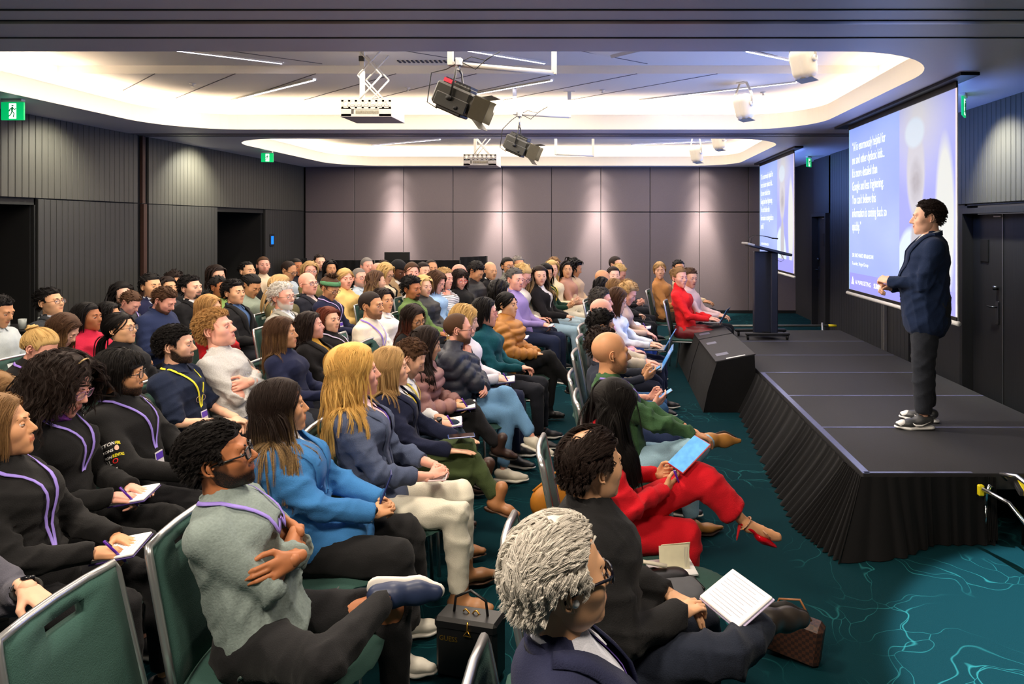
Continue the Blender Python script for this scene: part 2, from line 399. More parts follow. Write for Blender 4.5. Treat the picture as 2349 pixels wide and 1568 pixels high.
def head_mesh(var, lod):
    k = (var, lod)
    if k in _hc: return _hc[k]
    nu, nv = HRES[lod]; u = np.arange(nu) * 2 * math.pi / nu; ph = u - 0.52 * np.sin(u)
    t = (np.arange(nv) + 0.5) / nv; th = math.pi * (t - 0.035 * np.sin(2 * math.pi * (t - 0.15)))
    PH, TH = np.meshgrid(ph, th); D = np.stack([np.sin(TH) * np.cos(PH), np.sin(TH) * np.sin(PH), np.cos(TH)], -1)
    r = np.full(PH.shape, 0.17)
    for _ in range(34): r -= 0.75 * head_sdf(HV[var], HC + D * r[..., None])
    V = (HC + D * r[..., None]).reshape(-1, 3); n0 = len(V)
    V = np.vstack([V, V[:nu].mean(0), V[-nu:].mean(0)])
    i = np.arange(nv - 1)[:, None] * nu; j = np.arange(nu)[None]; j2 = (j + 1) % nu
    Q = np.stack([i + j, i + nu + j, i + nu + j2, i + j2], -1).reshape(-1, 4)
    T = np.array([(n0, x, (x + 1) % nu) for x in range(nu)] + [(n0 + 1, n0 - nu + (x + 1) % nu, n0 - nu + x) for x in range(nu)])
    x, y, z = V.T; ay = np.abs(y)
    lw = 0.021 * (1 - ((z + 0.060) / 0.02) ** 2 * 0.35)
    lip = ((x > 0.078) & (ay < lw) & (z < -0.0515) & (z > -0.0705)).astype(float)
    lip *= np.clip((0.024 - ay) / 0.006, 0, 1)
    _hc[k] = (V, Q, T, lip); return _hc[k]
def sstep(a, b, x): t = np.clip((x - a) / (b - a), 0, 1); return t * t * (3 - 2 * t)
def hairline(V, front=0.072, side=0.0, nape=-0.062):
    """>0 where the scalp carries hair"""
    x, y, z = V.T; ay = np.abs(y)
    zf = front - 0.25 * np.maximum(ay - 0.035, 0) * 1.0
    z1 = np.interp(x, [-0.2, -0.075, -0.044, -0.030, -0.012, 0.008, 0.018, 0.027, 0.037, 0.060, 0.2], [nape, nape, nape + 0.012, 0.0, 0.022 + side, 0.022 + side, 0.006, -0.014 + side, 0.045, front, front])
    zz = np.where(x > 0.055, np.maximum(z1, zf), z1)
    return z - zz
def beard_mask(V, kind):
    x, y, z = V.T; ay = np.abs(y)
    top = np.interp(x, [-0.02, 0.02, 0.05, 0.085, 0.12], [0.01, -0.012, -0.045, -0.052, -0.050])
    m = sstep(-0.004, 0.024, top - z) * sstep(-0.03, 0.0, x) * sstep(0.125, 0.105, -z)
    mus = sstep(0.006, 0.002, np.abs(z + 0.0455)) * (ay < 0.026) * (x > 0.075)
    m = np.maximum(m, mus)
    if kind == 'goatee': m *= (ay < 0.034) * (x > 0.05)
    if kind == 'moustache': m = mus
    lipz = (np.abs(z + 0.061) < 0.0085) & (ay < 0.021) & (x > 0.08)
    return m * (~lipz)
_ear = {}
def ear_mesh(lod):
    if lod in _ear: return _ear[lod]
    A = Acc(); a = np.linspace(-2.2, 1.9, 14 if lod < 2 else 7)
    # helix loop (x back/forward, z up), bowl and lobe; y outward
    hx = -0.004 - 0.0135 * np.cos(a) ; hz = 0.004 + 0.026 * np.sin(a)
    pts = np.stack([-0.008 - 0.014 * np.cos(a + 0.3), 0.012 + 0.003 * np.sin(a), 0.006 + 0.0255 * np.sin(a + 0.3)], 1)
    tube(A, pts, np.interp(a, [-2.2, 0, 1.9], [0.0045, 0.0042, 0.0035]), n=7 if lod < 2 else 4)
    tube(A, [(-0.002, 0.001, 0.020), (-0.006, 0.006, 0.004), (-0.003, 0.006, -0.014), (0.001, 0.004, -0.021)], [0.012, 0.0135, 0.010, 0.006], n=9 if lod < 2 else 5, flat=(0.9, 0.45))
    if lod < 2:
        tube(A, [(-0.005, 0.010, 0.018), (-0.011, 0.012, 0.006), (-0.009, 0.012, -0.008), (-0.002, 0.010, -0.012)], [0.003, 0.0032, 0.003, 0.003], n=6)
        tube(A, [(0.006, 0.006, 0.002), (0.006, 0.009, -0.004)], [0.0045, 0.0035], n=6)
    tube(A, [(-0.004, 0.010, -0.014), (-0.001, 0.009, -0.023), (0.003, 0.006, -0.025)], [0.005, 0.0062, 0.004], n=7 if lod < 2 else 4, flat=(1, 0.7))
    _ear[lod] = (cat(A.v, 3, float), cat(A.q, 4, int), cat(A.t, 3, int)); return _ear[lod]
def sphere_patch(c, r, th0, th1, nu=16, nv=8, axis=(1, 0, 0)):
    """part of a sphere about an axis, polar angle th0..th1"""
    x = unit(axis); y = unit(np.cross((0, 0, 1), x)) if abs(x[2]) < 0.9 else np.array([0, 1.0, 0]); z = np.cross(x, y)
    th = np.linspace(th0, th1, nv)[:, None]; ph = (np.arange(nu) * 2 * math.pi / nu)[None]
    V = np.asarray(c) + r * (np.cos(th)[..., None] * x + (np.sin(th) * np.cos(ph))[..., None] * y + (np.sin(th) * np.sin(ph))[..., None] * z)
    i = np.arange(nv - 1)[:, None] * nu; j = np.arange(nu)[None]; j2 = (j + 1) % nu
    return V.reshape(-1, 3), np.stack([i + j, i + nu + j, i + nu + j2, i + j2], -1).reshape(-1, 4)
_LR = [0]
def lid(c, r, a0, a1, s):
    """lid shell: latitude range a0..a1 (elevation about the y axis), longitudes wide"""
    n, k = (14, 6) if _LR[0] < 2 else (6, 3); lo = np.linspace(-1.25, 1.25, n); V = []
    for el_ in np.linspace(a0, a1, k):
        e = el_ - (0 if abs(el_) > 0.5 else np.sign(el_) * 0.22) * (1 - np.cos(lo))
        V.append(np.stack([np.cos(e) * np.cos(lo), np.cos(e) * np.sin(lo), np.sin(e)], -1))
    V = np.asarray(c) + r * np.array(V).reshape(-1, 3)
    i = np.arange(k - 1)[:, None] * n; j = np.arange(n - 1)[None]
    return V, np.stack([i + j, i + n + j, i + n + j + 1, i + j + 1], -1).reshape(-1, 4)
M_EYE = plain('eye_white', (226, 216, 208), 0.25, var=0.02); M_IRIS = plain('iris', (38, 26, 20), 0.15, var=0.1)
EYE = np.array([0.0795, 0.031, 0.0035])
def add_head(A, R, c, sc, var, lod, closed=0.0, look=0.0, beard=None, scalp=None, hl=None, brow=True, smile=0, ears=True):
    V, Q, T, lip = head_mesh(var, lod); B = beard_mask(V, beard) * (0.62 if beard == 'stubble' else 0.95) if beard else np.zeros(len(V))
    if scalp: B = np.maximum(B, sstep(-0.004, 0.008, hairline(V, *(hl or ()))) * scalp)
    V = V.copy()
    if smile:
        x, y, z = V.T; g = np.exp(-((np.abs(y) - 0.024) / 0.012) ** 2 - ((z + 0.058) / 0.012) ** 2) * (x > 0.06)
        V[:, 2] += 0.006 * g * smile; V[:, 0] -= 0.003 * g * smile
        g2 = np.exp(-((np.abs(y) - 0.038) / 0.016) ** 2 - ((z + 0.028) / 0.016) ** 2) * (x > 0.03); V[:, 0] += 0.003 * g2 * smile; V[:, 1] += np.sign(y) * 0.003 * g2 * smile
    X = lambda P: c + sc * (np.asarray(P) @ R.T)
    A.add(X(V), Q, T, m=0, lip=lip, beard=B)
    Ve, Qe, Te = ear_mesh(lod)
    for s in ((1, -1) if ears else ()):
        E = Ve * np.array([1, s, 1]) + np.array([-0.006, s * 0.0705, -0.004]); A.add(X(E), Qe if s > 0 else Qe[:, ::-1], Te if s > 0 else Te[:, ::-1], m=0)
    _LR[0] = lod
    ml = np.linspace(-1, 1, 7); tube(A, X(np.stack([0.1012 - 0.0075 * ml ** 2, 0.0205 * ml, -0.0605 + (0.001 + 0.007 * smile) * ml ** 2], -1)), np.array([0.0006, 0.0011, 0.0013, 0.0013, 0.0013, 0.0011, 0.0006]) * (1.0 if lod < 2 else 1.5), n=4, m=4)
    for s in (1, -1):
        e = EYE * np.array([1, s, 1])
        nu, nv = (14, 9) if lod < 2 else (8, 4)
        ax = unit((1, look + s * 0.02, -0.12))
        Vs, Qs = sphere_patch(e, 0.0122, 0.46, 1.9, nu, nv, ax); A.add(X(Vs), Qs, m=1)
        Vs, Qs = sphere_patch(e, 0.0124, 0.001, 0.47, nu, 3, ax); A.add(X(Vs), Qs, m=2)
        Vl, Ql = lid(e, 0.0136, 0.30 - 0.5 * closed, 1.5, s); A.add(X(Vl), Ql, m=0)
        Vl, Ql = lid(e, 0.0134, -0.36, -1.5, s); A.add(X(Vl), Ql, m=0)
        if lod < 2:   # lash line
            lo = np.linspace(-1.1, 1.1, 8); e2 = 0.30 - 0.5 * closed - 0.22 * (1 - np.cos(lo))
            tube(A, X(e + 0.0139 * np.stack([np.cos(e2) * np.cos(lo), np.cos(e2) * np.sin(lo), np.sin(e2)], -1)), 0.0007, n=4, m=3)
        if brow:
            t = np.linspace(0, 1, 6); by = s * (0.013 + 0.036 * t); bz = 0.0225 + 0.006 * np.sin(t * 2.6) ; bx = 0.0965 - 0.020 * t ** 2
            tube(A, X(np.stack([bx, by, bz], -1)), np.array([0.002, 0.0028, 0.003, 0.0026, 0.002, 0.0008]) * (1.25 if var[0] in 'ma' else 0.8), n=5 if lod < 2 else 3, m=3, flat=(1.0, 0.9))

# ------------------------------------------------------------------ hands
# hand frame: x towards the fingers, y towards the thumb, z out of the back of the hand; origin at the wrist
FING = [(0.026, 0.0, 0.040, 0.026, 0.021, 0.0088), (0.008, 0.004, 0.045, 0.029, 0.022, 0.0090), (-0.011, 0.002, 0.041, 0.027, 0.021, 0.0086), (-0.028, -0.006, 0.032, 0.020, 0.019, 0.0076)]
HPOSE = {'relaxed': ((0.35, 0.55, 0.35), (0.5, 0.2), 0.0), 'flat': ((0.08, 0.12, 0.08), (0.35, 0.45), 0.03), 'grip': ((0.95, 1.15, 0.6), (0.75, 0.1), 0.0),
         'pen': ((0.75, 0.85, 0.35), (0.9, 0.0), 0.0), 'clasp': ((0.55, 0.95, 0.5), (0.7, 0.1), 0.02), 'fist': ((1.3, 1.5, 0.8), (0.95, -0.1), 0.0), 'spread': ((0.15, 0.25, 0.15), (0.2, 0.6), 0.10)}
_hand = {}
def hand_mesh(pose, lod):
    k = (pose, lod)
    if k in _hand: return _hand[k]
    cu, th, spread = HPOSE[pose]; K = 0.006
    P = [cone((-0.03, 0, 0), (0.012, 0, 0), 0.021, 0.023, 0.012, (0, 0, 1), 0.72),
         cone((0.016, 0.012, 0.0), (0.074, 0.018, 0.0), 0.021, 0.0165, 0.012, (0, 0, 1), 0.62), cone((0.016, -0.010, 0.0), (0.070, -0.020, 0.0), 0.021, 0.015, 0.012, (0, 0, 1), 0.62)]
    for i, (y, dz, a, b, c, r) in enumerate(FING):
        p = np.array([0.082 + dz, y, 0.0]); ang = 0.0; sp = spread * (1.5 - i) + 0.0; var = 1.0 + 0.10 * (i - 1.5) * (1 if pose != 'flat' else 0)
        if pose == 'pen' and i > 1: var = 1.35
        for L, cc in zip((a, b, c), cu):
            ang += cc * var; d = np.array([math.cos(ang) * math.cos(sp), math.cos(ang) * math.sin(sp), -math.sin(ang)]); q = p + d * L
            r2 = r * 0.92; P.append(cone(p, q, r, r2, K * 0.35)); p = q; r = r2
    t0 = np.array([0.022, 0.022, -0.006]); a1, out = th
    d1 = unit((0.62, 0.55 + out * 0.5, -0.35 * a1)); q1 = t0 + d1 * 0.042; d2 = unit((0.85, 0.18 + out * 0.3 - 0.25 * a1, -0.5 * a1)); q2 = q1 + d2 * 0.032; d3 = unit((0.9, out * 0.3 - 0.45 * a1, -0.35 * a1)); q3 = q2 + d3 * 0.024
    P += [cone(t0, q1, 0.0145, 0.0108, 0.010), cone(q1, q2, 0.0105, 0.0095, 0.003), cone(q2, q3, 0.0095, 0.0080, 0.003)]
    _hand[k] = solid(P, {0: 0.0042, 1: 0.0075, 2: 0.0125}[lod]); return _hand[k]
def add_hand(A, w, xdir, back, side, pose, lod, sc=1.0, m=0):
    """side=+1 left hand, -1 right hand"""
    V, Q = hand_mesh(pose, lod); x = unit(xdir); z = np.asarray(back, float); z = unit(z - x * (z @ x)); y = np.cross(z, x)
    # thumb side: for the left hand with its back up and fingers forward the thumb points to -y (right)
    V = V * np.array([1, -side, 1]); A.add(w + sc * (V @ np.stack([x, y, z])), Q if side > 0 else Q[:, ::-1], m=m)

# ------------------------------------------------------------------ skeleton
def ik(S, W, l1, l2, pole):
    S = np.asarray(S, float); W = np.asarray(W, float); d = W - S; D = np.linalg.norm(d); m = l1 + l2 - 0.004
    if D > m: W = S + d / D * m; D = m
    a = (l1 * l1 - l2 * l2 + D * D) / (2 * D); h = math.sqrt(max(l1 * l1 - a * a, 0)); x = unit(d); p = np.asarray(pole, float); p = unit(p - x * (p @ x))
    return S + x * a + p * h, W
ARMS = {  # wrist L, wrist R, finger dir L, R, back dir L, R, hand poses, poles L,R
    'lap': ((0.26, 0.075, 0.665), (0.27, -0.07, 0.68), (0.8, -0.7, -0.1), (0.8, 0.7, -0.05), (0.1, 0.1, 1), (0.1, -0.1, 1), 'relaxed', 'relaxed'),
    'clasp': ((0.31, 0.085, 0.675), (0.31, -0.075, 0.675), (0.75, -0.75, 0.05), (0.75, 0.75, 0.05), (0.3, 0.7, 0.7), (0.3, -0.7, 0.7), 'clasp', 'clasp'),
    'thigh': ((0.30, 0.125, 0.655), (0.30, -0.125, 0.655), (1, -0.15, -0.12), (1, 0.15, -0.12), (0, 0, 1), (0, 0, 1), 'flat', 'flat'),
    'cross': ((0.195, -0.10, 0.835), (0.145, 0.10, 0.85), (-0.65, -0.72, -0.1), (-0.6, 0.8, -0.1), (0.8, -0.5, 0.3), (0.8, 0.5, 0.3), 'relaxed', 'relaxed'),
    'write': ((0.27, 0.10, 0.680), (0.29, -0.085, 0.70), (0.9, -0.55, 0.0), (0.9, 0.5, -0.25), (0, 0.2, 1), (0.1, -0.45, 0.9), 'flat', 'pen'),
    'phone': ((0.27, 0.085, 0.745), (0.27, -0.085, 0.735), (0.9, -0.5, 0.35), (0.9, 0.5, 0.3), (-0.1, 0.9, -0.5), (-0.1, -0.9, -0.45), 'grip', 'relaxed'),
    'chin': ((0.19, -0.03, 0.72), (0.20, -0.035, 0.99), (0.3, -1, 0), (-0.15, 0.25, 1), (0.8, 0, 0.5), (0.8, -0.6, 0.1), 'relaxed', 'fist'),
    'laptop': ((0.32, 0.085, 0.70), (0.32, -0.085, 0.70), (1, -0.15, -0.08), (1, 0.15, -0.08), (0, 0, 1), (0, 0, 1), 'relaxed', 'relaxed'),
    'talk': ((0.26, 0.06, 1.08), (0.24, -0.09, 1.02), (0.8, -0.8, 0.25), (0.9, 0.6, 0.1), (0.2, 0.6, 0.7), (0.3, -0.5, 0.8), 'grip', 'grip'),
    'knee': ((0.40, -0.02, 0.70), (0.42, -0.12, 0.70), (1, -0.6, -0.25), (1, 0.2, -0.3), (0.1, 0.1, 1), (0.1, -0.1, 1), 'relaxed', 'relaxed'),
    'down': ((0.02, 0.27, 0.62), (0.02, -0.27, 0.62), (0.2, 0, -1), (0.2, 0, -1), (0, 1, 0), (0, -1, 0), 'relaxed', 'relaxed'),
}
class Sk: pass
def skeleton(sex='m', lean=-0.12, arms='lap', legs='n', s=1.0, hy=0.0, hp=0.0, hr=0.0, build=1.0, over=None, stand=False, spine=0.0):
    k = Sk(); k.s = s; k.sex = sex; hipz = 0.90 * s if stand else 0.52
    shw = (0.160 if sex == 'm' else 0.138) * s * (1 + 0.35 * (build - 1)); k.shw = shw; k.build = build
    k.hip = np.array([0.0, 0, hipz]); Rl = rotm(0, lean); Ru = rotm(0, lean + spine)
    k.waist = k.hip + s * (Rl @ np.array([-0.005, 0, 0.18])); k.chest = k.waist + s * (Ru @ np.array([-0.01, 0, 0.19])); k.neck = k.chest + s * (Ru @ np.array([-0.022, 0, 0.145]))
    k.R = Ru; k.Rh = rotm(hy, hp, hr); nk = unit(0.55 * (Ru @ np.array([0, 0, 1.0])) + 0.45 * (k.Rh @ np.array([0, 0, 1.0])) + np.array([0.30, 0, 0]))
    k.hbase = k.neck + s * 0.055 * nk
    k.head = k.hbase + s * (k.Rh @ np.array([0.004, 0, 0.090])); k.crown = k.head + s * 1.05 * (k.Rh @ np.array([-0.01, 0, 0.125]))
    k.sh = {}; k.el = {}; k.wr = {}; a = ARMS[arms]; o = over or {}
    dz = (k.chest[2] - 0.885) if not stand else (k.chest[2] - 1.27)
    for sd in (1, -1):
        i = 0 if sd > 0 else 1
        k.sh[sd] = k.neck + s * (Ru @ np.array([-0.004, 0, -0.075])) + np.array([0, sd * shw, 0])
        W = np.array(o.get('wL' if sd > 0 else 'wR', a[i]), float)
        if 'wL' not in o and arms in ('cross', 'chin', 'talk'): W = W + np.array([k.chest[0] * 1.0 + 0.02, 0, dz])
        if arms == 'chin' and sd < 0 and 'wR' not in o: W = k.head + s * (k.Rh @ np.array([0.085, -0.02, -0.215]))
        pole = {'cross': (0.45, sd * 0.9, -0.9), 'chin': (0.6, sd * 0.5, -1.0), 'thigh': (-0.5, sd * 0.7, -0.6), 'talk': (-0.6, sd * 0.55, -0.8)}.get(arms, (-0.45, sd * 0.8, -0.75))
        pole = o.get('pL' if sd > 0 else 'pR', pole)
        k.el[sd], k.wr[sd] = ik(k.sh[sd], W, 0.285 * s, 0.255 * s, pole)
    k.fd = {1: np.array(o.get('fL', a[2]), float), -1: np.array(o.get('fR', a[3]), float)}; k.bd = {1: np.array(o.get('bL', a[4]), float), -1: np.array(o.get('bR', a[5]), float)}
    k.hp_ = {1: o.get('hL', a[6]), -1: o.get('hR', a[7])}
    # legs
    k.hj = {}; k.kn = {}; k.an = {}; k.toe = {}; L1, L2 = 0.435 * s, 0.425 * s
    for sd in (1, -1):
        k.hj[sd] = k.hip + np.array([0.0, sd * 0.088 * s, 0.0])
        if stand:
            k.kn[sd] = np.array([0.02 + 0.01 * sd, sd * 0.095, 0.49 * s]); k.an[sd] = np.array([0.0 + 0.03 * sd, sd * 0.11, 0.09]); k.toe[sd] = k.an[sd] + np.array([0.2, sd * 0.05, -0.05]); continue
        kx = {'tuck': 0.40, 'n': 0.425}.get(legs, 0.42)
        k.kn[sd] = k.hj[sd] + np.array([kx * s, sd * 0.045, -0.015]); fx = {'tuck': -0.12, 'out': 0.20}.get(legs, 0.02)
        k.an[sd] = np.array([k.kn[sd][0] + fx, k.kn[sd][1] * 1.0, 0.095]); k.toe[sd] = k.an[sd] + np.array([0.2, sd * 0.05, -0.055])
    if legs in ('c', 'cr', 'cw'):   # c: left thigh over right, cr: right over left
        sd = 1 if legs == 'c' else -1
        k.kn[sd] = k.hj[sd] + np.array([0.40 * s, -sd * 0.10, 0.130]); k.an[sd] = k.kn[sd] + np.array([0.23, -sd * 0.08, -0.33]) * s
        k.toe[sd] = k.an[sd] + np.array([0.19, -sd * 0.03, -0.06]); k.kn[-sd] = k.hj[-sd] + np.array([0.42 * s, sd * 0.01, 0.0]); k.an[-sd] = np.array([k.kn[-sd][0] - 0.03, k.kn[-sd][1], 0.095]); k.toe[-sd] = k.an[-sd] + np.array([0.2, 0, -0.055])
    if legs in ('f', 'fr'):   # figure four: ankle resting on the other knee
        sd = 1 if legs == 'f' else -1
        k.kn[sd] = k.hj[sd] + np.array([0.30 * s, sd * 0.27, 0.085]); k.an[sd] = k.kn[-sd] + np.array([0.03, -sd * 0.05, 0.135]); k.toe[sd] = k.an[sd] + np.array([0.13, -sd * 0.15, -0.02])
    for key in ('kn', 'an', 'toe'):
        for sd in (1, -1):
            o_ = o.get(key + ('L' if sd > 0 else 'R'))
            if o_ is not None: getattr(k, key)[sd] = np.array(o_, float)
    return k

def torso_prims(k, g=0.0, bulk=0.0):
    """torso volume grown by g"""
    s, b, sex = k.s, k.build, k.sex; L = np.array([0, 1.0, 0]); F = k.R @ np.array([1.0, 0, 0])
    lw = (0.150 if sex == 'm' else 0.140) * s; K = 0.035
    m_ = 1.0 if sex == 'm' else 0.90
    P = [cone(k.hip + np.array([0.01, 0, 0.02]), k.waist, (0.112 * s * b) + g, (0.100 * s * b * m_) + g + bulk, K, L, 1.38),
         cone(k.waist, k.chest, (0.100 * s * b * m_) + g + bulk, (0.110 * s * m_ * (0.6 + 0.4 * b)) + g + bulk, K, L, 1.38 if sex == 'm' else 1.28),
         cone(k.chest, k.neck - k.R @ np.array([0, 0, 0.06]) * s, (0.110 * s * m_ * (0.6 + 0.4 * b)) + g + bulk, 0.066 * s + g, 0.05, L, 1.36),
         cone(k.sh[1] * 0.97 + k.neck * 0.03, k.sh[-1] * 0.97 + k.neck * 0.03, 0.051 * s + g, 0.051 * s + g, 0.045),
         cone(k.neck + k.R @ np.array([0, 0, -0.05]), k.neck + k.R @ np.array([0.01, 0, 0.012]), 0.075 * s + g, 0.054 * s + g * 0.5, 0.05)]
    if sex == 'f':
        for sd in (1, -1): P.append(ell(k.chest + s * (k.R @ np.array([0.082, sd * 0.068, 0.01])), np.array([0.045, 0.055, 0.052]) * s + g, 0.055))
    if b > 1.12: P.append(ell(k.waist + s * (k.R @ np.array([0.05, 0, 0.0])), np.array([0.105 * b, 0.14 * b, 0.13]) * s + g, 0.06))
    return P
def arm_prims(k, g=0.0, upto=1.0, r=(0.053, 0.043, 0.040, 0.031)):
    P = []; s = k.s * (0.92 if k.sex == 'f' else 1.0); dl = g
    for sd in (1, -1):
        P.append(cone(k.sh[sd], k.el[sd], r[0] * s + g, r[1] * s + g, 0.014))
        if upto > 0: P.append(cone(k.el[sd], k.el[sd] + (k.wr[sd] - k.el[sd]) * upto, r[2] * s + g, (r[2] + (r[3] - r[2]) * upto) * s + g * 0.8, 0.012))
    return P
def leg_prims(k, g=0.0, wide=0.0, upto=1.0):
    P = []; s = k.s * (0.55 + 0.45 * k.build) * (0.97 if k.sex == 'f' else 1)
    P.append(cone(k.hip + np.array([-0.02, 0.06, 0.0]), k.hip + np.array([-0.02, -0.06, 0.0]), 0.118 * s + g, 0.118 * s + g, 0.04))
    for sd in (1, -1):
        P.append(cone(k.hj[sd], k.kn[sd], 0.086 * s + g, 0.057 * s + g + wide * 0.3, 0.03 if sd > 0 else 0.012))
        if upto > 0:
            e = k.kn[sd] + (k.an[sd] - k.kn[sd]) * upto
            P.append(cone(k.kn[sd], k.kn[sd] * 0.65 + e * 0.35, 0.056 * s + g + wide * 0.3, 0.053 * s + g + wide * 0.6, 0.012)); P.append(cone(k.kn[sd] * 0.65 + e * 0.35, e, 0.053 * s + g + wide * 0.6, 0.038 * s + g + wide, 0.012))
    return P
def wrinkle(V, k, amp=0.004, seed=0, quilt=0.0):
    """cloth folds: displaces along the approximate outward direction"""
    r = np.random.default_rng(seed); D = np.zeros(len(V))
    for i in range(6):
        d = unit(r.normal(size=3) * np.array([1, 0.5, 1.3])); f = r.uniform(38, 85); ph = r.uniform(0, 6.28); w = unit(r.normal(size=3)) * r.uniform(5, 14)
        sn = np.abs(np.sin(V @ d * f * 0.5 + ph + 1.3 * np.sin(V @ w + ph))); m_ = 0.5 + 0.5 * np.sin(V @ (unit(r.normal(size=3)) * r.uniform(6, 12)) + ph)
        D += ((1 - sn) ** 2.2 * 2.4 - 0.55) * m_ * (1.0 - i * 0.08)
    env = np.zeros(len(V)) + 0.45
    for j in [k.el[1], k.el[-1], k.waist, k.kn[1], k.kn[-1], k.hj[1], k.hj[-1]]: env += 0.9 * np.exp(-((V - j) ** 2).sum(1) / 0.011)
    return np.clip(D, -2.2, 2.8) * 1.25 * amp * env
def vnormals(V, Q):
    a = V[Q[:, 0]]; n = np.cross(V[Q[:, 2]] - a, V[Q[:, 3]] - V[Q[:, 1]]); N_ = np.zeros_like(V)
    for i in range(4): np.add.at(N_, Q[:, i], n)
    return unit(N_)
def garment(name, k, prims, vox, mat, parent, seed, amp=0.004, carve=None, quilt=0.0, mats2=None, slot=None):
    V, Q = solid(prims, vox, carve); n = vnormals(V, Q)
    c = np.einsum('ij,ij->i', n, V - V.mean(0)); sg = 1 if c.mean() > 0 else -1
    d = wrinkle(V, k, amp, seed)
    if quilt:
        # distance along limb or torso drives the quilting
        t = V[:, 2] * 1.0; best = np.full(len(V), 9.0)
        for sd in (1, -1):
            for a, b_, o in ((k.sh[sd], k.el[sd], 0), (k.el[sd], k.wr[sd], 0.285)):
                ab = b_ - a; u = np.clip((V - a) @ ab / (ab @ ab), 0, 1); dd = np.linalg.norm(V - a - u[:, None] * ab, axis=1); w_ = (dd < 0.085) & (dd < best); t = np.where(w_, o + u * np.linalg.norm(ab), t); best = np.where(w_, dd, best)
        d = d + quilt * (np.abs(np.sin(t * math.pi / 0.072)) ** 0.8 - 0.65)
    V = V + n * (sg * d)[:, None]
    A = Acc(); 
    if slot is not None:
        ctr = V[Q].mean(1); m = slot(ctr)
        for mi in np.unique(m): A.add(V, Q[m == mi], m=int(mi)) if False else None
        A.v.append(V); A.n = len(V)
        for mi in np.unique(m): A.q.append(Q[m == mi]); A.qm.append(np.full((m == mi).sum(), mi))
    else: A.add(V, Q)
    return A.obj(name, mat, parent)
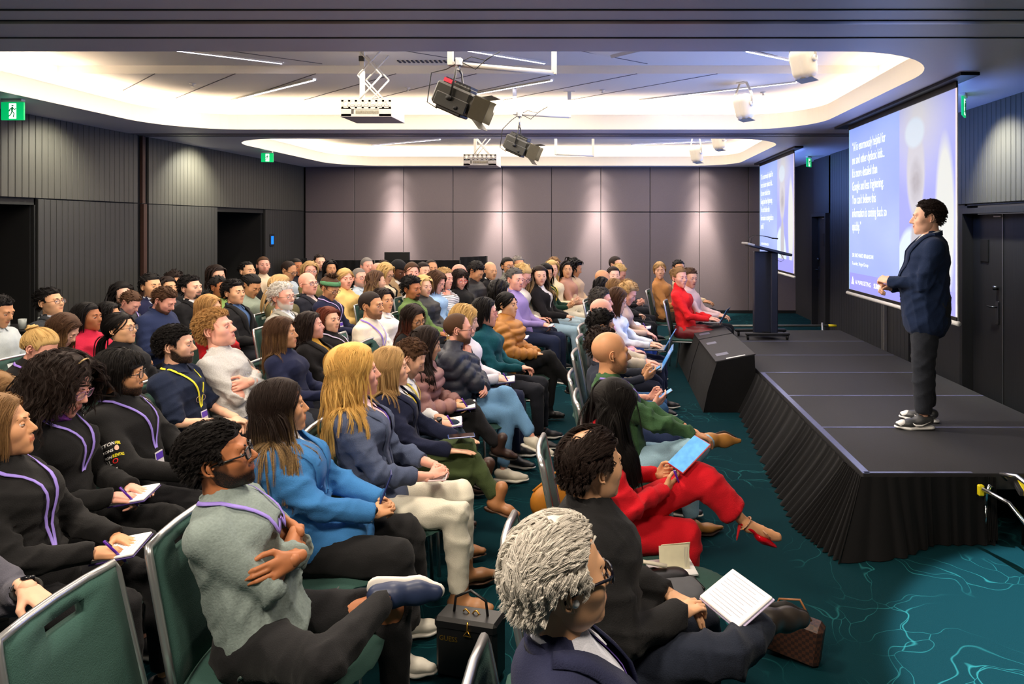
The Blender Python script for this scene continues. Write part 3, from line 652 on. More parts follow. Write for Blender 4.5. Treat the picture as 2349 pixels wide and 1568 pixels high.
# ------------------------------------------------------------------ hair
def noise3(P, f, seed=0):
    r = np.random.default_rng(seed); o = np.zeros(P.shape[:-1])
    for i in range(6):
        d = unit(r.normal(size=3)); o = o + np.sin((P @ d) * f * r.uniform(0.7, 1.5) + r.uniform(0, 6.28) + 1.3 * np.sin((P @ unit(r.normal(size=3))) * f * 0.7))
    return o / 3.0
def locks(A, roots, dirs, n, step, width, grav, k, loc, comb=None, up=0.0, wave=0.0, wf=30.0, sides=4, taper=0.35, flat=0.32, off=0.006, seed=0, lens=None, lim=None, m=0, tl=0.35, limb=True, cling=0.0, clt=1.0):
    """grow hair locks in person space: roots (N,3), step along direction, gravity, pushed off head and clothes"""
    r = np.random.default_rng(seed); Nn = len(roots)
    if Nn == 0: return
    R, c, s = k.Rh, k.head, k.s * 1.05; p = roots.copy(); d = unit(dirs); lens = np.ones(Nn) if lens is None else lens
    tp = torso_prims(k, 0.012 + getattr(k, 'puff', 0.0)) + (arm_prims(k, 0.012)[:2] if limb else [])
    P = [p]; ph = r.uniform(0, 6.28, Nn); layer = r.uniform(0, 1, Nn)
    for i in range(n):
        g = np.array([0, 0, -1.0]); gr = grav if grav < 0.1 else min(0.85, grav + 0.09 * i)
        dn = d * (1 - gr) + g * gr
        if comb is not None: dn = dn + comb(p, i / n)
        if wave:
            a = ph + i * step * wf; sidev = unit(np.cross(dn, np.array([0, 0, 1.0]) + 0.01)); dn = dn + wave * (np.cos(a)[:, None] * sidev + np.sin(a)[:, None] * np.array([0, 0, 0.6]))
        d = unit(dn); q = p + d * (step * lens)[:, None]
        # push out of the skull (ellipsoid) and of the face
        h = (q - c) @ R / s
        for ce, re, o_ in ((np.array([-0.012, 0, 0.030]), np.array([0.098, 0.078, 0.092]), off + 0.012 * layer), (np.array([0.030, 0, -0.030]), np.array([0.060, 0.062, 0.085]), off + 0.008 * layer)):
            w_ = (h - ce) / (re + o_[:, None]); l = np.linalg.norm(w_, axis=1, keepdims=True); cg = cling * (ce[0] < 0) * (i / n <= clt) * (h[:, 2:] > -0.02)
            if cg.any(): hs_ = ce + (re + o_[:, None]) * w_ / np.maximum(l, 1e-6); h = h + (hs_ - h) * cg; w_ = (h - ce) / (re + o_[:, None]); l = np.linalg.norm(w_, axis=1, keepdims=True)
            h = np.where(l < 1, ce + (re + o_[:, None]) * w_ / np.maximum(l, 1e-6), h)
        # keep the face clear
        fx = (h[:, 0] > 0.050) & (h[:, 2] < 0.050) & (np.abs(h[:, 1]) < 0.075); h[:, 1] = np.where(fx, np.where(h[:, 1] < 0, -1, 1) * (0.070 + 0.012 * layer), h[:, 1]); h[:, 0] = np.where(fx, np.minimum(h[:, 0], 0.070), h[:, 0])
        q = c + s * (h @ R.T)
        if i > 2 and n * step > 0.12:
            e = 0.004
            F = sdf(tp, q); o_ = 0.004 + 0.012 * layer; mk = F < o_
            if mk.any():
                G = np.stack([sdf(tp, q + np.eye(3)[a] * e) - F for a in range(3)], -1); q = np.where(mk[:, None], q + unit(G) * (o_ - F)[:, None], q)
        d = unit(q - p); p = q; P.append(p)
    P = np.stack(P, 1); kk = P.shape[1]
    T = unit(np.gradient(P, axis=1)); out = unit(P - c); U = unit(np.cross(T, out)); W = np.cross(T, U)
    t = np.linspace(0, 1, kk); prof = np.minimum(1.0, 0.45 + 3 * t) * (1 - (1 - taper) * sstep(1 - tl, 1.0, t)); prof[-1] *= 0.35
    wd = width * r.uniform(0.7, 1.25, Nn)
    if k.lod < 2:   # fine strands around every lock
        m_ = (11, 5)[k.lod]; a_ = r.uniform(0, 6.28, (Nn, m_)); q_ = np.sqrt(r.uniform(0, 1, (Nn, m_))); sp_ = (wd * (1.9, 1.4)[k.lod])[:, None] * q_
        tp_ = (0.9 - 0.35 * t)[None, None, :, None]; jit = r.normal(size=(Nn, m_, 1, 3)) * 0.0022 * (t ** 1.5)[None, None, :, None]
        S = P[:, None] + tp_ * ((sp_ * np.cos(a_))[..., None, None] * U[:, None] + (0.45 * sp_ * np.sin(a_))[..., None, None] * W[:, None]) + jit
        A.strands.append((S.reshape(-1, kk, 3), np.repeat(r.uniform(0, 1, Nn), m_) * 0.5 + 0.5 * r.uniform(0, 1, Nn * m_), sstep(0.35, 0.8, t)))
        wd = wd * 0.62
    a = np.arange(sides) * 2 * math.pi / sides; rr = (wd[:, None] * prof)[..., None, None]
    V = P[:, :, None] + rr * (np.cos(a)[:, None] * U[:, :, None] + flat * np.sin(a)[:, None] * W[:, :, None])
    b = (np.arange(Nn) * kk * sides)[:, None, None]; i = (np.arange(kk - 1) * sides)[None, :, None]; j = np.arange(sides)[None, None]; j2 = (j + 1) % sides
    Q = np.stack([b + i + j, b + i + j2, b + i + sides + j2, b + i + sides + j], -1).reshape(-1, 4)
    rv = np.repeat(r.uniform(0, 1, Nn), kk * sides); tv = np.broadcast_to(sstep(0.35, 0.8, t)[None, :, None], (Nn, kk, sides)).reshape(-1)
    uc = np.broadcast_to(np.cos(a)[None, None, :], (Nn, kk, sides)).reshape(-1)
    A.add(V.reshape(-1, 3), Q, m=m, rnd=rv, tip=tv, uc=uc)
def scalp_shell(A, k, var, lod, thick, hl, seed=0, rough=0.0, m=0, tip=0.0, inset=-0.003, spot=None):
    V, Q, T, _ = head_mesh(var, lod); n = unit(V - HC)
    mk = hairline(V, *hl); th = inset + (thick - inset) * sstep(-0.004, 0.012, mk)
    x, y, z = V.T; th = th * np.where(z > 0.02, 1.0, 0.55 + 0.45 * sstep(-0.05, 0.02, z))
    th = th + rough * noise3(V, 70, seed) * (mk > 0.01) + rough * 0.5 * noise3(V * np.array([0.5, 2.2, 1.0]), 150, seed + 1) * (mk > 0.01)
    V2 = V + n * th[:, None]; keep = (mk[Q] > -0.006).all(1); keepT = (mk[T] > -0.006).all(1)
    if spot: b_ = (((V - np.array(spot[:3])) ** 2).sum(1) > spot[3] ** 2); keep &= b_[Q].all(1); keepT &= b_[T].all(1)
    used = np.unique(np.concatenate([Q[keep].ravel(), T[keepT].ravel()])); re = np.full(len(V), -1); re[used] = np.arange(len(used))
    A.add(k.head + k.s * 1.05 * (V2[used] @ k.Rh.T), re[Q[keep]], re[T[keepT]] if keepT.any() else None, m=m, rnd=0.45 + 0.3 * noise3(V[used], 40, seed), tip=tip)
def scalp_roots(k, var, n, hl, seed=0, cond=None):
    V, Q, T, _ = head_mesh(var, 1); mk = hairline(V, *hl); r = np.random.default_rng(seed)
    C = V[Q].mean(1); mq = mk[Q].min(1); ar = np.linalg.norm(np.cross(V[Q[:, 2]] - V[Q[:, 0]], V[Q[:, 3]] - V[Q[:, 1]]), axis=1)
    ok = (mq > 0.0) & (C[:, 2] > -0.075)
    if cond is not None: ok &= cond(C)
    w_ = ar * ok; i = r.choice(len(C), n, p=w_ / w_.sum(), replace=True); L = C[i] + r.normal(size=(n, 3)) * 0.003
    return L
def strands_obj(A, parent, mat, rad):
    if not A.strands: return
    sizes = np.concatenate([np.full(len(S), S.shape[1]) for S, _, _ in A.strands]); pos = np.concatenate([S.reshape(-1, 3) for S, _, _ in A.strands])
    hc = bpy.data.hair_curves.new('strands'); hc.add_curves([int(x) for x in sizes])
    hc.attributes['position'].data.foreach_set('vector', pos.astype(np.float32).ravel())
    def fa(n, v):
        a = hc.attributes.get(n) or hc.attributes.new(n, 'FLOAT', 'POINT'); a.data.foreach_set('value', v.astype(np.float32))
    fa('radius', np.concatenate([np.tile(rad * (1 - 0.6 * np.linspace(0, 1, S.shape[1]) ** 2), len(S)) for S, _, _ in A.strands]))
    fa('rnd', np.concatenate([np.repeat(rv, S.shape[1]) for S, rv, _ in A.strands])); fa('tip', np.concatenate([np.tile(tv, len(S)) for S, _, tv in A.strands])); fa('uc', np.zeros(len(pos)))
    hc.materials.append(mat); o = bpy.data.objects.new('hair_strands', hc); COL.objects.link(o); o.parent = parent; o['kind'] = 'stuff'
def hair(k, var, style, mat, parent, lod, seed=0, extra=None):
    o = hair_(k, var, style, mat, parent, lod, seed, extra)
    if o is not None and lod < 2: strands_obj(_LA[0], o, mat, (0.00042, 0.0009)[lod])
_LA = [None]
def hair_(k, var, style, mat, parent, lod, seed=0, extra=None):
    """styles: buzz short crop quiff curly bob long wavy curlylong pony bun beanie bald balding fringe"""
    A = Acc(); A.strands = []; _LA[0] = A; e = extra or {}; hl = e.get('hl', (0.072, 0.0, -0.062)); c, R, s = k.head, k.Rh, k.s * 1.05
    W = lambda L: c + s * (L @ R.T); D = lambda L: L @ R.T
    q = (0.62, 0.19, 0.06)[lod] * (extra or {}).get('dens', 1.0); dn_ = 1 / math.sqrt((extra or {}).get('dens', 1.0)); sides = 3; wid = (1.0, 1.9, 3.2)[lod]; part = e.get('part', 0.0); vol = e.get('vol', 1.0)
    def tang(L, d):  # tangent component
        n = unit(L - np.array([-0.012, 0, 0.03])); d = np.asarray(d, float) * np.ones_like(L); return unit(d - n * (n * d).sum(1, keepdims=True)), n
    if style == 'bald': return None
    if style in ('buzz', 'balding', 'short', 'crop', 'quiff', 'sleek', 'puffy', 'curly', 'messy'):
        thick = {'buzz': 0.004, 'balding': 0.008, 'short': 0.009, 'crop': 0.007, 'quiff': 0.014, 'sleek': 0.012, 'puffy': 0.022, 'curly': 0.018, 'messy': 0.016}[style] * vol
        if style == 'balding':
            hl = e.get('hl', (0.15, 0.0, -0.062))
        scalp_shell(A, k, var, lod, thick, hl, seed, spot=e.get('spot'), rough={'buzz': 0.0006, 'curly': 0.004, 'messy': 0.004}.get(style, 0.0022))
        if style != 'buzz':
            n = int({'balding': 1500, 'curly': 1500}.get(style, 1700) * q); cond = None
            if style == 'balding': sp = np.array(e.get('spot', (0, 0, 1, 0.01))); cond = lambda C: (((C - sp[:3]) ** 2).sum(1) > (sp[3] - 0.012) ** 2)
            L = scalp_roots(k, var, n, hl, seed, cond); r = np.random.default_rng(seed + 3)
            fwd = e.get('comb', -0.9); dd = np.stack([np.full(n, fwd), np.where(L[:, 1] > part, 1, -1) * e.get('sidec', 0.4), np.where(L[:, 2] > 0.06, 0.15, -0.7)], 1) + r.normal(size=(n, 3)) * {'messy': 0.5, 'curly': 0.8}.get(style, 0.16)
            if style in ('quiff', 'puffy'): dd[:, 0] = np.where(L[:, 0] > 0.02, -0.25, dd[:, 0])
            t_, nn = tang(L, dd); lift = {'quiff': 0.30, 'puffy': 0.40, 'curly': 0.6, 'messy': 0.4, 'balding': 0.05}.get(style, 0.06) * np.where(L[:, 2] > 0.05, 1, 0.15)[:, None]
            ln = {'balding': 0.046, 'curly': 0.034, 'quiff': 0.036, 'puffy': 0.042, 'messy': 0.045}.get(style, 0.030) * vol * np.where(L[:, 2] > 0.05, 1, 0.45)
            locks(A, W(L + nn * thick * 0.35), D(t_ + nn * lift), 4 if lod < 2 else 3, 0.25 if lod < 2 else 0.33, 0.0030 * wid * dn_, 0.02, k, None, wave=0.8 if style == 'curly' else 0.0, wf=400 if style == 'curly' else 0, sides=sides, seed=seed, lens=ln * s, off=thick * 1.0 + 0.0015, tl=0.5, limb=False, cling={'curly': 0.25, 'messy': 0.45, 'puffy': 0.6, 'quiff': 0.6, 'balding': 0.9}.get(style, 0.85))
        return A.obj('hair', mat, parent)
    if style in ('bob', 'long', 'wavy', 'curlylong', 'back'):
        L0 = {'bob': 0.17, 'long': 0.40, 'wavy': 0.36, 'curlylong': 0.30, 'back': 0.30}[style] * e.get('len', 1.0)
        scalp_shell(A, k, var, lod, 0.014 * vol, hl, seed, rough=0.0015)
        n = int({'curlylong': 950, 'wavy': 1000}.get(style, 1000) * q); L = scalp_roots(k, var, n, hl, seed); r = np.random.default_rng(seed + 3)
        sd = np.where(L[:, 1] > part, 1, -1); top = L[:, 2] > 0.02
        dd = np.stack([np.where(L[:, 0] > 0.02, -0.35, -0.5), sd * 1.0, np.where(top, 0.05, -0.9)], 1) + r.normal(size=(n, 3)) * (0.10 if style not in ('curlylong',) else 0.5)
        t_, nn = tang(L, dd); ns = (10, 8, 6)[lod]
        fr = e.get('front', 0.0)  # how far locks fall in front of the shoulder
        def comb(p, t):
            h = (p - c) @ R; o = np.zeros_like(p); o[:, 0] += np.where(np.arange(len(p)) % 3 == 0, 0.12 * fr, -0.05) * (t > 0.3); return o
        ln = np.where(L[:, 2] < -0.02, 0.75, 1.0) * r.uniform(0.85, 1.05, n)
        locks(A, W(L + nn * 0.006 * vol), D(t_ + nn * 0.14 * vol), ns, L0 / ns, 0.0080 * wid * (0.75 if style == 'curlylong' else 1), 0.22 if style != 'curlylong' else 0.16, k, None, comb=comb, wave={'wavy': 0.32, 'curlylong': 0.75, 'long': 0.05}.get(style, 0.05), wf={'wavy': 42, 'curlylong': 130}.get(style, 30), sides=sides, seed=seed, lens=ln * s, off=0.008 + 0.004 * vol + (0.012 if style == 'curlylong' else 0), taper=0.5, cling=0.8 if style != 'curlylong' else 0.35, clt=0.45)
        if e.get('fringe'):
            Lf = scalp_roots(k, var, int(90 * q) + 8, hl, seed + 9, lambda C: (C[:, 0] > 0.045) & (np.abs(C[:, 1]) < 0.05)); tf, nf = tang(Lf, (1.0, 0.0, -0.2))
            locks(A, W(Lf + nf * 0.004), D(tf + nf * 0.35), 5, 0.012, 0.0045 * wid, 0.25, k, None, sides=sides, seed=seed + 5, off=0.004, limb=False)
        return A.obj('hair', mat, parent)
    if style in ('pony', 'bun', 'topbun', 'lowpony'):
        scalp_shell(A, k, var, lod, 0.010, hl, seed, rough=0.0012)
        tgt = {'pony': (-0.105, 0, 0.03), 'bun': (-0.110, 0, 0.035), 'topbun': (-0.075, 0.0, 0.115), 'lowpony': (-0.088, 0, -0.045)}[style]; tgt = np.array(e.get('tie', tgt))
        n = int(700 * q); n = int(n * 1.8); L = scalp_roots(k, var, n, hl, seed); t_, nn = tang(L, np.zeros(3) + 0.001); dist = np.linalg.norm(L - tgt, axis=1); tw = W(tgt)
        def comb(p, t): return unit(tw - p) * 1.6
        t_, nn = tang(L, tgt - L)
        locks(A, W(L + nn * 0.004), D(t_), 6 if lod < 2 else 4, 1 / (6 if lod < 2 else 4), 0.0038 * wid, 0.0, k, None, comb=comb, sides=sides, seed=seed, lens=dist * s * 1.05, off=0.002, limb=False, taper=0.8, cling=0.8)
        r = np.random.default_rng(seed + 5)
        if 'pony' in style:
            m_ = int(130 * q) + 14; Lp = tgt + r.normal(size=(m_, 3)) * 0.007
            locks(A, W(Lp), D(np.array([[-1.0, 0, 0.1]]) + r.normal(size=(m_, 3)) * 0.22), 10, 0.030, 0.005 * wid, 0.30, k, None, sides=sides, seed=seed + 4, lens=r.uniform(0.8, 1.1, m_) * s, off=0.01)
        else:
            m_ = int(46 * q) + 10; br = e.get('bunr', 0.030); ax = unit(tgt - np.array([0, 0, 0.03])); cb = tgt + ax * br * 0.5; u = unit(np.cross(ax, (0, 1, 0.2))); v = np.cross(ax, u)
            for i in range(m_):
                t = np.linspace(0, 1, 7); a0 = r.uniform(0, 6.28); a = a0 + t * 2.6; rr = br * (0.35 + 0.6 * r.uniform()); hgt = (1 - rr / br) * br * 0.9 + r.uniform(-0.2, 0.3) * br
                P_ = cb + rr * (np.cos(a)[:, None] * u + np.sin(a)[:, None] * v) + ax * hgt; tube(A, W(P_), br * 0.20 * np.sin(np.pi * (0.12 + 0.76 * t)) * s + 0.002, n=sides + 1, rnd=r.uniform(), tip=0)
        return A.obj('hair', mat, parent)
    if style == 'afropuff':
        scalp_shell(A, k, var, lod, 0.012, hl, seed, rough=0.003); r = np.random.default_rng(seed)
        m_ = int(220 * q) + 30; dv = unit(r.normal(size=(m_, 3)) + np.array([-0.3, 0, 0.9])); Lp = np.array([-0.02, 0, 0.115]) + dv * 0.02
        locks(A, W(Lp), D(dv), 5, 0.011, 0.006 * wid, 0.0, k, None, wave=0.9, wf=300, sides=sides, seed=seed, lens=np.full(m_, s), limb=False); return A.obj('hair', mat, parent)

# ------------------------------------------------------------------ glasses
M_LENS = None
def lens_mat():
    global M_LENS
    if M_LENS is None:
        m, nt, b = new_mat('spectacle_lens'); b.inputs['Base Color'].default_value = (0.95, 0.97, 1, 1); b.inputs['Roughness'].default_value = 0.02; b.inputs['Alpha'].default_value = 0.14; b.inputs['Specular IOR Level'].default_value = 0.8
        M_LENS = m
    return M_LENS
def glasses(k, col, parent, thick=0.0016, rect=0.75):
    A = Acc(); X = lambda P: k.head + k.s * 1.05 * (np.asarray(P, float) @ k.Rh.T); B = []
    for s in (1, -1):
        a = np.linspace(0, 2 * math.pi, 19); ca, sa = np.cos(a), np.sin(a); p = 0.6
        y = np.sign(ca) * np.abs(ca) ** p * 0.0235; z = np.sign(sa) * np.abs(sa) ** p * 0.0235 * rect
        P = np.stack([0.1035 - 0.10 * np.abs(y + 0.0) * 0 - 0.15 * (y > 0) * 0 - np.maximum(y, 0) * 0.22, s * (0.0335 + y), z + 0.001], -1)
        tube(A, X(P), thick, n=6, cap=False); Bm = Acc(); V = X(np.vstack([P[:-1], P[:-1].mean(0)])); nn = len(V) - 1
        Bm.add(V, None, [(nn, i, (i + 1) % nn) for i in range(nn)]); B.append(Bm)
        tube(A, X([(0.0985, s * 0.057, 0.005), (0.085, s * 0.069, 0.006), (0.02, s * 0.0765, 0.006), (-0.012, s * 0.0765, 0.001), (-0.026, s * 0.074, -0.016)]), thick, n=5)
    tube(A, X([(0.104, 0.011, 0.003), (0.107, 0.0, 0.006), (0.104, -0.011, 0.003)]), thick * 0.9, n=5)
    o = A.obj('glasses', plain('frame_' + str(col), col, 0.3, var=0.05), parent)
    for Bm in B: Bm.obj('lens', lens_mat(), o)
    return o
HS = 1.05
# ------------------------------------------------------------------ shoes
_shoe = {}
def shoe_meshes(kind, lod):
    key = (kind, lod)
    if key in _shoe: return _shoe[key]
    vx = (0.0070, 0.012, 0.02)[lod]
    F = np.array([0, 0, 1.0])
    if kind == 'heel':
        up = [cone((0.02, 0, 0.062), (0.10, 0, 0.030), 0.026, 0.031, 0.02, F, 0.35), cone((0.10, 0, 0.030), (0.205, 0, 0.016), 0.032, 0.006, 0.02, F, 0.55), cone((-0.035, 0, 0.075), (0.02, 0, 0.062), 0.026, 0.026, 0.02, F, 0.5), cone((0.12, 0, 0.03), (0.19, 0, 0.02), 0.026, 0.010, 0.01, F, 1.0)]
        so = [cone((-0.045, 0, 0.060), (-0.040, 0, -0.02), 0.012, 0.005, 0.01)]
    elif kind == 'boot':
        up = [cone((0, 0, 0.15), (0, 0, 0.03), 0.050, 0.046, 0.03), cone((-0.03, 0, 0.03), (0.10, 0, 0.022), 0.040, 0.040, 0.03, F, 0.85), cone((0.10, 0, 0.022), (0.165, 0, 0.014), 0.040, 0.030, 0.02, F, 0.75)]
        so = [cone((-0.035, 0, -0.012), (0.10, 0, -0.018), 0.036, 0.040, 0.01, F, 0.22), cone((0.10, 0, -0.018), (0.17, 0, -0.012), 0.040, 0.028, 0.01, F, 0.25), cone((-0.04, 0, -0.02), (-0.01, 0, -0.02), 0.033, 0.033, 0.01, F, 0.5)]
    elif kind == 'dress':
        up = [cone((-0.035, 0, 0.035), (0.02, 0, 0.035), 0.036, 0.040, 0.03, F, 1.0), cone((0.02, 0, 0.025), (0.12, 0, 0.010), 0.041, 0.038, 0.03, F, 0.65), cone((0.12, 0, 0.010), (0.215, 0, 0.0), 0.038, 0.014, 0.02, F, 0.6)]
        so = [cone((-0.035, 0, -0.012), (0.12, 0, -0.016), 0.036, 0.041, 0.01, F, 0.14), cone((0.12, 0, -0.016), (0.218, 0, -0.010), 0.041, 0.016, 0.01, F, 0.16), cone((-0.04, 0, -0.022), (-0.015, 0, -0.022), 0.033, 0.033, 0.01, F, 0.4)]
    else:
        up = [cone((-0.035, 0, 0.042), (0.02, 0, 0.045), 0.037, 0.040, 0.03, F, 1.0), cone((0.02, 0, 0.035), (0.11, 0, 0.014), 0.042, 0.042, 0.03, F, 0.8), cone((0.11, 0, 0.014), (0.175, 0, 0.008), 0.042, 0.032, 0.02, F, 0.7)]
        so = [cone((-0.04, 0, -0.010), (0.11, 0, -0.014), 0.042, 0.048, 0.01, F, 0.36), cone((0.11, 0, -0.014), (0.18, 0, -0.006), 0.048, 0.034, 0.01, F, 0.38)]
    r = []
    for P in (up, so):
        A = Acc(); V, Q = solid(P, vx); A.add(V, Q); r.append(A.mesh('shoe', [plain('dummy_' + kind, (60, 60, 60))]))
    if lod < 2 and kind in ('sneaker', 'boot'):
        A = Acc()
        for i in range(5): x = 0.045 + i * 0.017; z = 0.058 - i * 0.009; tube(A, [(x, -0.022, z - 0.006), (x + 0.004, 0, z + 0.006), (x, 0.022, z - 0.006)], 0.0028, n=5)
        r.append(A.mesh('laces', [plain('lace', (230, 228, 222))]))
    _shoe[key] = r; return r
def add_shoe(k, sd, kind, lod, mup, mso, parent, mla=None):
    ms = shoe_meshes(kind, lod); x = unit(k.toe[sd] - k.an[sd]); shin = unit(k.kn[sd] - k.an[sd]); Rm = frame(x, shin)
    # ground foot: sole flat
    M = Matrix.Identity(4)
    if abs(k.an[sd][2] - 0.095) < 0.03 and kind != 'heel':
        x = unit(np.array([x[0], x[1], 0])); Rm = frame(x, np.array([0, 0, 1.0]))
    for i in range(3):
        for j in range(3): M[i][j] = Rm[i][j] * k.s * (0.88 if k.sex == 'f' else 1.0)
    off = np.array([0, 0, -0.066 if kind != 'boot' else -0.055]) * k.s; p = k.an[sd] + Rm @ off; M[0][3], M[1][3], M[2][3] = p
    o = bpy.data.objects.new('shoe', ms[0]); COL.objects.link(o); o.parent = parent; o.matrix_local = M; o.material_slots[0].link = 'OBJECT'; o.material_slots[0].material = mup
    s_ = bpy.data.objects.new('sole', ms[1]); COL.objects.link(s_); s_.parent = o; s_.material_slots[0].link = 'OBJECT'; s_.material_slots[0].material = mso
    if len(ms) > 2 and mla:
        l = bpy.data.objects.new('laces', ms[2]); COL.objects.link(l); l.parent = o; l.material_slots[0].link = 'OBJECT'; l.material_slots[0].material = mla
    return o

# ------------------------------------------------------------------ people
def project(prims, P, off, it=5):
    P = np.asarray(P, float).copy(); e = 0.003
    for _ in range(it):
        F = sdf(prims, P); G = np.stack([sdf(prims, P + np.eye(3)[a] * e) - F for a in range(3)], -1); P = P + unit(G) * (off - F)[:, None]
    return P
def surf_n(prims, P):
    e = 0.004; F = sdf(prims, P); return unit(np.stack([sdf(prims, P + np.eye(3)[a] * e) - F for a in range(3)], -1))
def ribbon(A, prims, pts, width, off, th=0.0022, m=0, n=18, widths=None):
    P = np.asarray(pts, float); t = np.linspace(0, len(P) - 1, n); Pi = np.stack([np.interp(t, np.arange(len(P)), P[:, i]) for i in range(3)], 1)
    Pi = project(prims, Pi, off); Nn = surf_n(prims, Pi); T = unit(np.gradient(Pi, axis=0)); S = unit(np.cross(Nn, T)); w = (np.full(n, width) if widths is None else np.interp(t, np.arange(len(widths)), widths))[:, None] / 2
    a = project(prims, Pi - S * w, off, 3); b = project(prims, Pi + S * w, off, 3)
    V = np.stack([a - Nn * th, b - Nn * th, b + Nn * th, a + Nn * th], 1).reshape(-1, 3); i = np.arange(n - 1)[:, None] * 4; j = np.arange(4)[None]; j2 = (j + 1) % 4
    Q = list(np.stack([i + j, i + j2, i + 4 + j2, i + 4 + j], -1).reshape(-1, 4)) + [(0, 1, 2, 3), (4 * n - 1, 4 * n - 2, 4 * n - 3, 4 * n - 4)]
    A.add(V, np.array(Q), m=m); return Pi, Nn
TOPG = {'tee': 0.006, 'shirt': 0.009, 'sweater': 0.015, 'turtle': 0.013, 'jacket': 0.020, 'hoodie': 0.022, 'puffer': 0.034, 'coat': 0.028, 'blouse': 0.010}
PEOPLE = {}
def hem(F, G, ends, r):
    for e, d in ends:
        q = G - e; t = q @ d; m = (t > -0.03) & ((q * q).sum(-1) < (r + 0.04) ** 2); F = np.where(m, np.maximum(F, t), F)
    return F
def person(crown, yaw, who, label, group=None, sex='m', skin='fair', beard=None, hv=None, hair_=('short', 'brown'), hx=None, top=('sweater', (120, 120, 120), 'plain'), inner=None, legs_=('n', (30, 32, 40), 'denim'),
           shoes=('sneaker', (40, 40, 44), (225, 222, 215)), arms='lap', lean=-0.12, look=(0, 0.0, 0), lod=1, build=1.0, over=None, glass=None, lany=None, sleeve=1.0, closed=0.15, stand=False, smile=0, wide=0.0,
           extras=None, seed=None, gth=None, name='person', spine=0.0, hoodc=None, band=None, puffk=1.0, zfloor=0.0):
    """crown = world position of the top of the head; yaw of the body (0 faces +X); look = head yaw/pitch/roll relative to the body (radians)"""
    global PEOPLE
    seed = len(PEOPLE) * 7 + 3 if seed is None else seed
    crown = np.array(crown, float); crown[2] -= zfloor; hipz = 0.9 if stand else 0.52; s = 1.0
    kw = dict(sex=sex, lean=lean, arms=arms, legs=legs_[0], hy=look[0], hp=look[1], hr=look[2], build=build, over=over, stand=stand, spine=spine)
    for _ in range(3):
        k = skeleton(s=s, **kw)
        if stand: s *= crown[2] / k.crown[2]
        else: s *= (crown[2] - 0.52) / (k.crown[2] - 0.52)
    k = skeleton(s=s, **kw); k.puff = {'puffer': 0.02, 'coat': 0.015, 'hoodie': 0.012, 'jacket': 0.008}.get(top[0], 0)
    cy, sy = math.cos(yaw), math.sin(yaw); cx, cyy = k.crown[0], k.crown[1]
    loc = (crown[0] - (cx * cy - cyy * sy), crown[1] - (cx * sy + cyy * cy), zfloor)
    var = hv or ('m' if sex == 'm' else 'f'); hs, hc = hair_[0], hair_[1]; hc = hc or 'brown'
    sm = skin_mat(skin, {'bald': 'brown'}.get(hc, hc) if not (beard and len(hair_) > 3) else hair_[3])
    g = TOPG[top[0]]; tp = torso_prims(k, 0, 0); up = 1.0 if sleeve > 0.5 else max(0.0, sleeve)
    # skin body: one object (head, ears, neck, trunk, limbs, hands)
    A = Acc(); vox = (0.019, 0.027, 0.044)[lod]
    nr = (0.054 if sex == 'm' else 0.045) * s * (1 + 0.5 * (build - 1))
    P = torso_prims(k, -0.030)[:4] + [cone(k.neck - k.R @ np.array([0.0, 0, 0.06]), k.hbase * 0.5 + k.neck * 0.5, nr * 1.05, nr, 0.03), cone(k.hbase * 0.5 + k.neck * 0.5, k.head + s * (k.Rh @ np.array([-0.012, 0, -0.035])), nr, nr * 0.97, 0.02)]
    P += [cone(k.sh[1], k.sh[-1], 0.03, 0.03, 0.03)] + [cone(k.chest, k.neck - k.R @ np.array([-0.012, 0, 0.055]), 0.085 * s, 0.05 * s, 0.03, np.array([0, 1.0, 0]), 1.35)]
    P += arm_prims(k, -0.012, 1.0, (0.050, 0.043, 0.043, 0.040 if sex == 'm' else 0.037)) + leg_prims(k, -0.010)
    if shoes and shoes[0] == 'heel': P += [cone(k.an[sd], k.an[sd] * 0.35 + k.toe[sd] * 0.65 - unit(k.kn[sd] - k.an[sd]) * 0.008, 0.030, 0.024, 0.02) for sd in (1, -1)]
    V, Q = solid(P, vox); A.add(V, Q)
    add_head(A, k.Rh, k.head, s * HS, var, lod, closed=closed, beard=beard, scalp={'buzz': 0.75, 'balding': 0.35, 'bald': 0.12}.get(hs), hl=(hx or {}).get('hl'), smile=smile, brow=True, ears=not (hs in ('long', 'wavy', 'curlylong', 'bob') and lod == 2))
    for sd in (1, -1):
        add_hand(A, k.wr[sd], k.fd[sd], k.bd[sd], sd, k.hp_[sd], lod, sc=s * (1.02 if sex == 'm' else 0.9))
    browc = hc if hc not in ('blonde', 'gold', 'white', 'ash') else {'white': 'grey'}.get(hc, 'lightbrown')
    body = A.obj(name, [sm, M_EYE, M_IRIS, hair_mat(browc), plain('mouth_line', (122, 62, 56), 0.6, var=0.02)]); body.location = loc; body.rotation_euler = (0, 0, yaw)
    tag(body, label, 'person', group)
    k.obj = body; k.who = who; k.lod = lod; PEOPLE[who] = k; k.loc = loc; k.yaw = yaw
    # clothes
    ct = cloth(top[1], top[2] if len(top) > 2 else 'plain'); T = top[0]; gv = (0.0115, 0.020, 0.032)[lod]
    prim = torso_prims(k, g, 0.012 if T in ('puffer', 'coat') else (0.006 if T in ('jacket', 'hoodie', 'sweater') else 0))
    prim += arm_prims(k, g * 0.75, sleeve if sleeve > 0.5 else 0.0) if sleeve > 0.5 else [cone(k.sh[sd], k.sh[sd] * (1 - 0.8) + k.el[sd] * 0.8, 0.056 * s + g, 0.050 * s + g, 0.04) for sd in (1, -1)]
